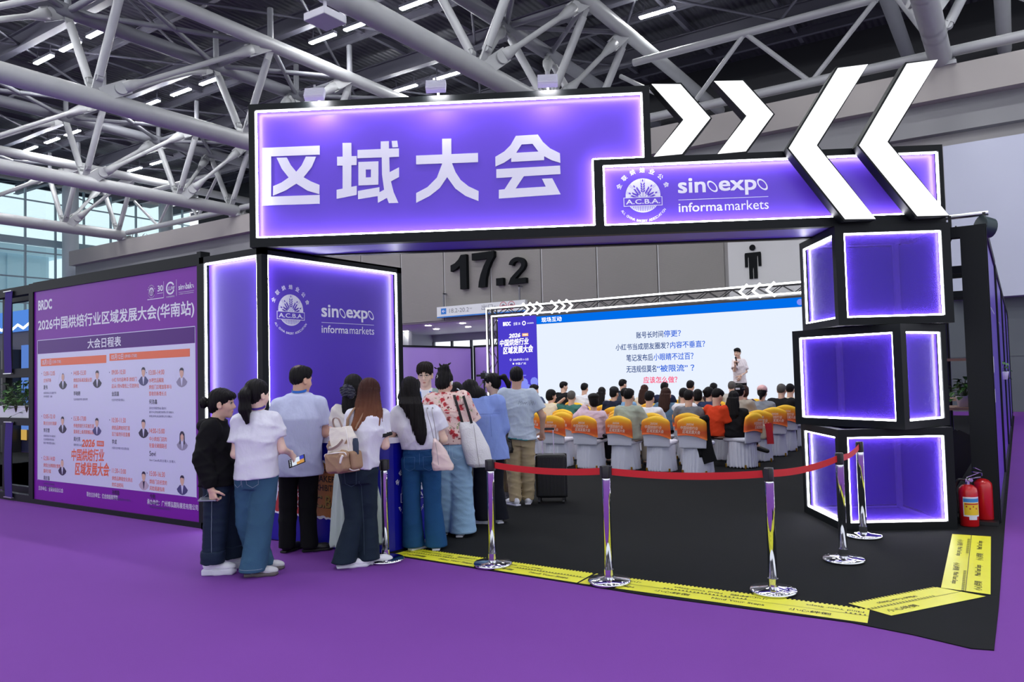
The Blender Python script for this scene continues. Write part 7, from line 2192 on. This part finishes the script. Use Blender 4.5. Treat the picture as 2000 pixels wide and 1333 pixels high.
# ------------------------------------------------------------------ staff member and presenter
def p_staff():
    J = dict(head=(0, -.03, 1.615), neck=(0, .0, 1.465), sA=(-.185, .0, 1.39), sB=(.185, 0, 1.39), eA=(-.24, -.02, 1.11), eB=(.24, -.02, 1.11), wA=(-.15, -.20, 1.03), wB=(.15, -.20, 1.03),
             hA=(-.09, 0, .88), hB=(.09, 0, .88), kA=(-.09, 0, .48), kB=(.09, 0, .48), aA=(-.09, 0, .08), aB=(.09, 0, .08))
    J['handA'] = ((.6, -.7, -.3), (.1, .1, -1), -1, (.4, .4, .45, .5), .3); J['handB'] = ((-.6, -.7, -.3), (-.1, .1, -1), 1, (.4, .4, .45, .5), .3)
    st = dict(yaw=176, pitch=10, fem=False, hs=1.0, tone=2, face=True, h=.0055)
    root, g, R = make_person('young man with glasses and a grey-green blazer facing the camera behind the counter', (-5.47, 6.52, .006), J, st)
    hair(root, g, R, hair_mat('hair_dark_brown', lin(34, 26, 24)), 'short', [('e', g(0, .055, .078), (.072, .052, .042), R), ('e', g(0, .086, .056), (.058, .022, .026), R), ('e', g(.062, .05, .055), (.022, .035, .04), R), ('e', g(-.062, .05, .055), (.022, .035, .04), R), ('e', g(0, 0, .09), (.088, .10, .06), R)], h=.005, strands=1.4)
    b = MB()
    for sg in (-1, 1):
        c = [g(sg * .032 + .024 * math.cos(a), .105 - .006 * abs(math.cos(a)), .008 + .018 * math.sin(a)) for a in np.linspace(0, 6.283, 21)]
        b.tube(c, .0014, 5, caps=False); b.tube([g(sg * .056, .1, .012), g(sg * .074, .06, .012), g(sg * .08, .0, .006)], .0014, 5)
    b.tube([g(-.009, .106, .012), g(.009, .106, .012)], .0014, 5); b.build('glasses', mat('thin_gold_wire', lin(150, 130, 110), .3, .8), root)
    top = std_shirt(J, st, .80, [.185, .175, .20, .185], [.13, .125, .14, .11], sleeve=1.9, sr=(.078, .065), sh=.062)
    bl = cloth('grey_green_blazer', lin(150, 168, 164)); sh = cloth('white_shirt', lin(230, 232, 240))
    def pnt(c, n):
        return np.where((n[:, 1] < -.2) & (np.abs(c[:, 0]) < .075 * np.clip((c[:, 2] - 1.02) / .36, 0, 1)), 1, 0)
    bz = garment('blazer', root, top, None, mats=[bl, sh], h=.0095, cuts=[((0, 0, .80), (0, 0, -1))], subs=[('e', (0, -.035, 1.53), (.07, .075, .085), None)], disp=folds(.003, 7), paint=pnt)
    t = bvh(bz); b = MB()
    for sg in (-1, 1):
        p = onto(t, line((sg * .058, 0, 1.435), (sg * .012, 0, 1.12), 12), off=.005)
        if len(p) > 1: b.ribbon(p, .024, .003, up=(1, 0, 0))
    b.build('lanyard', mat('blue_lanyard', lin(30, 105, 200), .5), root)
    b = MB(); b.box((0, -.165, 1.05), (.09, .004, .12)); b.build('badge', WHITEP, root)
    garment('trousers', root, legs_prims(J, (.10, .085, .08, .05), .17, .13, .98), cloth('black_trousers', lin(17, 17, 20), .1), h=.014, cuts=[((0, 0, .04), (0, 0, -1))])
    for a in 'AB': shoe(root, J['a' + a], math.pi, 'black', .27)
p_staff()
def p_speaker():
    J = dict(head=(-.03, -.02, 1.60), neck=(.0, .01, 1.455), sA=(-.12, -.09, 1.385), sB=(.14, .07, 1.38), eA=(-.17, -.20, 1.16), eB=(.185, .02, 1.12), wA=(-.185, -.33, 1.29), wB=(.0, -.16, 1.02),
             hA=(-.06, -.02, .88), hB=(.09, .03, .88), kA=(-.06, -.03, .48), kB=(.1, .02, .48), aA=(-.06, -.02, .08), aB=(.11, .03, .08))
    J['handA'] = ((0, -.1, 1), (.3, -.9, 0), 1, (1.0, 1.0, 1.0, 1.0), .6); J['handB'] = ((-.5, -.2, -.75), (-.1, .9, -.2), -1, (.3, .35, .4, .4), .3)
    st = dict(yaw=142, pitch=6, byaw=25, fem=False, tone=0, face=True, h=.009)
    root, g, R = make_person('presenter in a pale polo shirt standing on the stage with a microphone', (-5.98, 19.5, .38), J, st)
    hair(root, g, R, HAIR_BLACK, 'short', [('e', g(0, .05, .085), (.066, .05, .035), R)], h=.008)
    top = std_shirt(J, st, .83, [.16, .155, .18, .165], [.12, .12, .13, .10], sleeve=.8, sr=(.072, .082), byaw=math.radians(25))
    garment('polo_shirt', root, top, cloth('pale_pink_polo', lin(232, 222, 224)), h=.013, cuts=[((0, 0, .83), (0, 0, -1))], subs=[('e', (0, -.03, 1.52), (.066, .07, .08), None)], disp=folds(.004, 77))
    garment('trousers', root, legs_prims(J, (.098, .08, .075, .05), .165, .13, .97, .4), cloth('black_trousers', lin(17, 17, 20), .1), h=.015, cuts=[((0, 0, .04), (0, 0, -1))])
    for a in 'AB': shoe(root, J['a' + a], math.radians(150), 'black', .27)
    b = MB(); w = Vector(J['wA'])
    p = w + Vector((.02, -.04, .07))
    b.ring(p + Vector((.03, .03, -.08)), p + Vector((-.012, -.012, .09)), .013, .018, 12); b.ball(p + Vector((-.018, -.018, .115)), .028, 0, 12)
    o = tag(b.build('microphone', DARKB), 'black microphone in the raised hand of the presenter', 'microphone'); o.matrix_world = root.matrix_basis
    b = MB(); q = Vector(J['wB']); e = Vector(J['eB']); d = (q - e).normalized(); b.ring(q - d * .03, q - d * .012, .029, .029, 14); b.build('watch', mat('silver_pin', (.8, .8, .82), .2, 1.0), root)
p_speaker()
def p_extra():
    J = dict(head=(0, .03, 1.385), neck=(0, -.01, 1.25), sA=(-.15, .0, 1.18), sB=(.15, 0, 1.18), eA=(-.2, .02, 1.02), eB=(.2, .02, 1.02), wA=(-.12, .2, 1.0), wB=(.12, .2, 1.0),
             hA=(-.085, 0, .82), hB=(.085, 0, .82), kA=(-.085, 0, .45), kB=(.085, 0, .45), aA=(-.085, 0, .07), aB=(.085, 0, .07))
    st = dict(yaw=20, pitch=18, tone=0, h=.01)
    root, g, R = make_person('dark haired woman almost hidden between the floral blouse and the blue shirt', (-5.75, 7.42, .006), J, st)
    hair(root, g, R, HAIR_BLACK, 'long', [('e', g(0, -.06, -.02), (.08, .06, .10), R)], h=.009)
    b = MB(); b.tube(spline([g(-.02, -.12, .02), g(0, -.128, .0), g(.02, -.12, -.03)]), .008, 6); b.build('hair_clip', WHITEP, root)
    garment('top', root, std_shirt(J, st, .78, [.16, .165, .17, .15], [.12, .12, .13, .10], sleeve=.6, sr=(.068, .075)), cloth('black_cotton', lin(20, 20, 24)), h=.016, cuts=[((0, 0, .78), (0, 0, -1))])
    garment('trousers', root, legs_prims(J, (.09, .08, .08, .05), .16, .13, .92), cloth('black_trousers', lin(17, 17, 20), .1), h=.016, cuts=[((0, 0, .05), (0, 0, -1))])
    for a in 'AB': shoe(root, J['a' + a], 0, 'low', .24)
p_extra()

# ------------------------------------------------------------------ seated audience
HBR = hair_mat('hair_brown', lin(58, 36, 30)); HGR = hair_mat('hair_grey', lin(92, 88, 86)); HBL = HAIR_BLACK
def seated(label, pos, row, hk='short', hm=None, top=(40, 44, 60), fem=False, yaw=0, pitch=8, sl=.7, rz=0.0, tone=0, trou=(24, 24, 30), arms=None, legs=None, extra=None, bw=None, zoff=.006):
    hm = hm or HBL
    y = ROWS[row]
    hz = pos[1]
    bw = bw or (1.0 if fem else 1.1)
    J = dict(head=(0, .02, hz), neck=(0, -.01, hz - .152), sA=(-.155 * bw, -.01, hz - .225), sB=(.155 * bw, -.01, hz - .225), eA=(-.21 * bw, .06, hz - .47), eB=(.21 * bw, .06, hz - .47),
             wA=(-.10, .28, hz - .50), wB=(.10, .28, hz - .50), hA=(-.085, -.03, .53), hB=(.085, -.03, .53), kA=(-.11, .36, .52), kB=(.11, .36, .52), aA=(-.11, .36, .09), aB=(.11, .36, .09))
    if arms: J.update(arms)
    if legs: J.update(legs)
    st = dict(yaw=yaw, pitch=pitch, fem=fem, tone=tone, h=.0115, bw=bw * .97)
    c = math.cos(rz); s_ = math.sin(rz)
    root, g, R = make_person(label, (pos[0] + .02 * s_, y, zoff), J, st, 'seated audience in the orange capped chairs', rz)
    if hk == 'short' or hk == 'shaved':
        hair(root, g, R, hm, 'short', [], h=.0095 , strands=.7)
    elif hk == 'bob':
        hair(root, g, R, hm, 'bob', [('e', g(0, -.03, -.02), (.09, .085, .095), R)], h=.0095)
    elif hk == 'bun':
        hair(root, g, R, hm, 'up', [('e', g(0, -.12, .03), (.042, .04, .042), R)], h=.0095)
    elif hk == 'pony':
        hair(root, g, R, hm, 'up', [('c', g(0, -.10, .02), g(0, -.135, -.10), .03, .02)], h=.0095)
    elif hk == 'long':
        hair(root, g, R, hm, 'long', [('l', [hz - .36, hz - .25, hz - .1, hz + .02], [0] * 4, [-.115, -.115, -.07, -.03], [.06, .105, .11, .09], [.03, .04, .06, .08], 0)], h=.0095)
    elif hk in ('cap', 'visor', 'beret', 'pinkcap'):
        hair(root, g, R, hm, 'up', [('c', g(0, -.09, -.02), g(0, -.11, -.12), .04, .02)] if hk == 'pinkcap' else [('e', g(0, -.05, -.03), (.07, .05, .06), R)], h=.0095)
        cm = mat('cap_' + hk, {'cap': lin(24, 26, 34), 'visor': lin(70, 72, 78), 'beret': lin(18, 18, 20), 'pinkcap': lin(222, 176, 176)}[hk], .8)
        if hk == 'visor':
            cp = [('e', g(0, -.005, .05), (.092, .112, .028), R)]
        else:
            cp = [('e', g(0, -.012, .068), (.090, .110, .080), R)]
        cuts = [] if hk == 'visor' else [(g(0, 0, .035), tuple(-R[2]))]
        cp2 = [('e', g(0, .11, .045), (.07, .075, .012), R)] if hk != 'beret' else [('e', g(0, -.02, .09), (.098, .118, .06), R)]
        surf_obj('cap', [isosurface(cp, .009, cuts=cuts), isosurface(cp2, .009)], cm, root)
        if hk == 'visor':
            b = MB(); b.box(g(0, -.118, .05), (.07, .012, .03)); b.build('cap_strap', WHITEP, root)
    tm = cloth('audience_cloth_%d_%d_%d' % top, lin(*top))
    sw = [.165 * bw, .17 * bw, .18 * bw, .165 * bw]
    tp = std_shirt(J, st, .50, sw, [.14, .135, .13, .10], sleeve=sl, sr=(.072 * bw, .08 * bw), sh=.06)
    garment('shirt', root, tp, tm, h=.0155, cuts=[((0, 0, .5), (0, 0, -1))], subs=[('e', (0, .03, hz - .09), (.068, .074, .072), None)], disp=folds(.006, int(pos[0] * 100) % 97 + 3))
    lm = cloth('audience_trousers_%d_%d_%d' % trou, lin(*trou))
    pr = [('e', (0, -.02, .54), (.175, .15, .10), None)]
    for a in 'AB':
        pr += [('c', J['h' + a], J['k' + a], .09, .075), ('c', J['k' + a], lerp(J['k' + a], J['a' + a], .85), .072, .06)]
    garment('trousers', root, pr, lm, h=.017)
    for a in 'AB':
        an = np.array(J['a' + a]); d = np.array(J.get('toe' + a, (0, 1, -.1)), float); d /= np.linalg.norm(d)
        surf_obj('shoe', [isosurface([('c', tuple(an + (0, 0, -.03)), tuple(an + d * .15 + np.array((0, 0, -.045))), .042, .036)], .012)], mat('shoe_black', lin(20, 20, 22), .45), root)
    if extra: extra(root, g, R, J)
    return root
S = seated
S('woman in a lilac blouse and black beret resting her head on her hand', (-5.98, 1.09), 0, 'beret', top=(214, 188, 206), fem=True, yaw=30, sl=1.9, rz=.12, arms=dict(eA=(-.30, .02, .84), wA=(-.14, .07, 1.03), sA=(-.17, 0, .88)))
S('man in a sage green tee leaning in the front row chair', (-5.33, 1.18), 0, 'short', top=(164, 172, 158), sl=.85, trou=(176, 166, 150), arms=dict(eB=(.27, .04, .72), wB=(.20, .30, .62)))
S('man in a red polo shirt sitting sideways with crossed legs at the aisle', (-4.17, 1.14), 1, 'short', top=(206, 62, 28), sl=.75, pitch=26, rz=-.5, bw=1.2,
  legs=dict(kA=(-.02, .42, .60), aA=(.26, .62, .30), kB=(.14, .40, .52), aB=(.16, .46, .09), toeA=(.9, .5, -.2), toeB=(.8, .6, -.1)), trou=(40, 24, 26))
S('man in a grey polo shirt left of the red polo shirt', (-4.66, 1.12), 1, 'short', top=(112, 114, 122), sl=.75)
S('man in a white shirt with a thinning crown in the second row from the rope', (-5.37, 1.11), 1, 'short', top=(224, 226, 238), sl=1.8)
S('woman with long black hair and black top right of the red polo shirt', (-3.90, 1.10), 1, 'long', top=(22, 22, 26), fem=True, sl=1.8)
S('woman with a black bob and cream top near the standing man with the suitcase', (-7.89, 1.13), 2, 'bob', top=(226, 214, 190), fem=True, yaw=-40)
S('grey haired man in a teal tee with one arm raised behind his head', (-7.43, 1.10), 2, 'short', HGR, top=(62, 112, 104), yaw=20, sl=.7, arms=dict(eA=(-.36, .02, .93), wA=(-.12, -.06, 1.08)))
S('woman with long brown hair and a denim blue top in the third row', (-5.44, 1.14), 2, 'long', HBR, top=(96, 128, 158), fem=True, yaw=-20)
S('man in a white tee right of the long brown hair', (-5.10, 1.13), 2, 'short', top=(226, 226, 236))
S('man in a beige polo shirt wearing a grey visor', (-4.08, 1.19), 2, 'visor', top=(172, 162, 150), sl=.8, pitch=0, bw=1.1)
S('man in a striped navy shirt at the left edge of the screen', (-8.87, 1.22), 3, 'short', top=(70, 82, 112), yaw=-30)
S('man in a navy polo and black cap in the fourth row', (-6.94, 1.14), 3, 'cap', top=(32, 38, 58), yaw=-10)
S('man with thick black hair and a pale blue shirt beside the black cap', (-6.70, 1.12), 3, 'short', top=(120, 160, 200))
S('woman with dark hair and a navy top behind the grey polo shirt', (-5.17, 1.08), 3, 'bob', top=(40, 46, 74), fem=True)
S('woman with a high bun in a dark blue dress behind the red polo shirt', (-4.95, 1.12), 3, 'bun', top=(46, 60, 96), fem=True, yaw=-25)
S('woman in a grey tee wearing a dusty pink cap', (-3.95, 1.13), 3, 'pinkcap', top=(140, 146, 158), fem=True)
S('woman with long black hair and white blouse in the fifth row', (-7.69, 1.12), 4, 'long', top=(228, 226, 230), fem=True, yaw=25)
S('woman with brown hair in a maroon top beyond the grey visor', (-4.55, 1.12), 4, 'bob', HBR, top=(72, 40, 58), fem=True)
S('man with shaved head in a black tee next to the glowing cubes', (-3.84, 1.14), 4, 'shaved', HGR, top=(26, 26, 30), sl=.8, bw=1.2)
S('man in a white tee with tousled hair in the sixth row', (-8.61, 1.20), 5, 'short', top=(226, 228, 236))
S('woman with long brown hair and a cream top in the sixth row', (-7.08, 1.14), 5, 'long', HBR, top=(224, 214, 196), fem=True)
S('man in a dark suit below the middle of the screen', (-6.60, 1.19), 5, 'short', top=(34, 42, 72), sl=1.9)
S('man in a tan jacket below the last red line of the screen', (-6.00, 1.22), 5, 'short', top=(158, 142, 120), sl=1.9)
S('man in a cream shirt at the right end of the sixth row', (-3.90, 1.12), 5, 'short', top=(226, 214, 190))
S('man in a black jacket turning right in the seventh row', (-9.70, 1.23), 6, 'short', top=(26, 26, 30), yaw=-45, sl=1.9)
S('man in a dark teal tee standing out against the white screen', (-8.05, 1.26), 6, 'short', top=(52, 66, 84), yaw=-25)
S('balding man in front of the presenter', (-5.38, 1.17), 6, 'shaved', HGR, top=(190, 186, 180))
S('dark haired man left of the balding man in the seventh row', (-5.80, 1.14), 6, 'short', top=(60, 50, 58))

# things beside the audience
b = MB(); b.ribbon(spline([(-.22, -.01, .60), (-.2, -.03, .4), (-.15, -.03, .12), (-.1, -.02, -.05)]), .22, .03, up=(1, 0, 0)); b.tube(spline([(-.12, -.02, .62), (-.26, -.03, .55), (-.30, -.03, .30), (-.26, -.02, .02)]), [.05] * 19, 8)
jk = tag(b.build('jacket', cloth('black_cotton', lin(20, 20, 24))), 'black jacket hanging over the right end chair of the rope side row', 'jacket'); jk.location = (-3.83, 11.26, .25); jk.rotation_euler = (0, 0, -.2)
hb2 = thing('handbag', 'cream handbag with a round handle beside the black haired woman at the aisle', 'handbag', (-3.55, 12.55, .45))
surf_obj('bag', [isosurface([('l', [0, .03, .2, .24], [0] * 4, [0] * 4, [.10, .115, .10, .085], [.05, .06, .04, .02], 0)], .012)], mat('cream_leather', lin(214, 204, 178), .5), hb2)
b = MB(); b.tube(spline([(-.07, 0, .22), (-.06, 0, .30), (0, 0, .33), (.06, 0, .30), (.07, 0, .22)]), .009, 8); b.build('handle', mat('cream_leather', lin(214, 204, 178), .5), hb2)
b = MB(); b.ribbon([(0, 0, .33), (.02, 0, .2), (.03, 0, 0)], .1, .03, up=(1, 0, 0)); o = tag(b.build('red_bag', mat('red_cloth', lin(190, 22, 40), .7)), 'small red cloth bag hanging beside the cream handbag at the aisle', 'bag'); o.location = (-3.40, 12.5, .38)
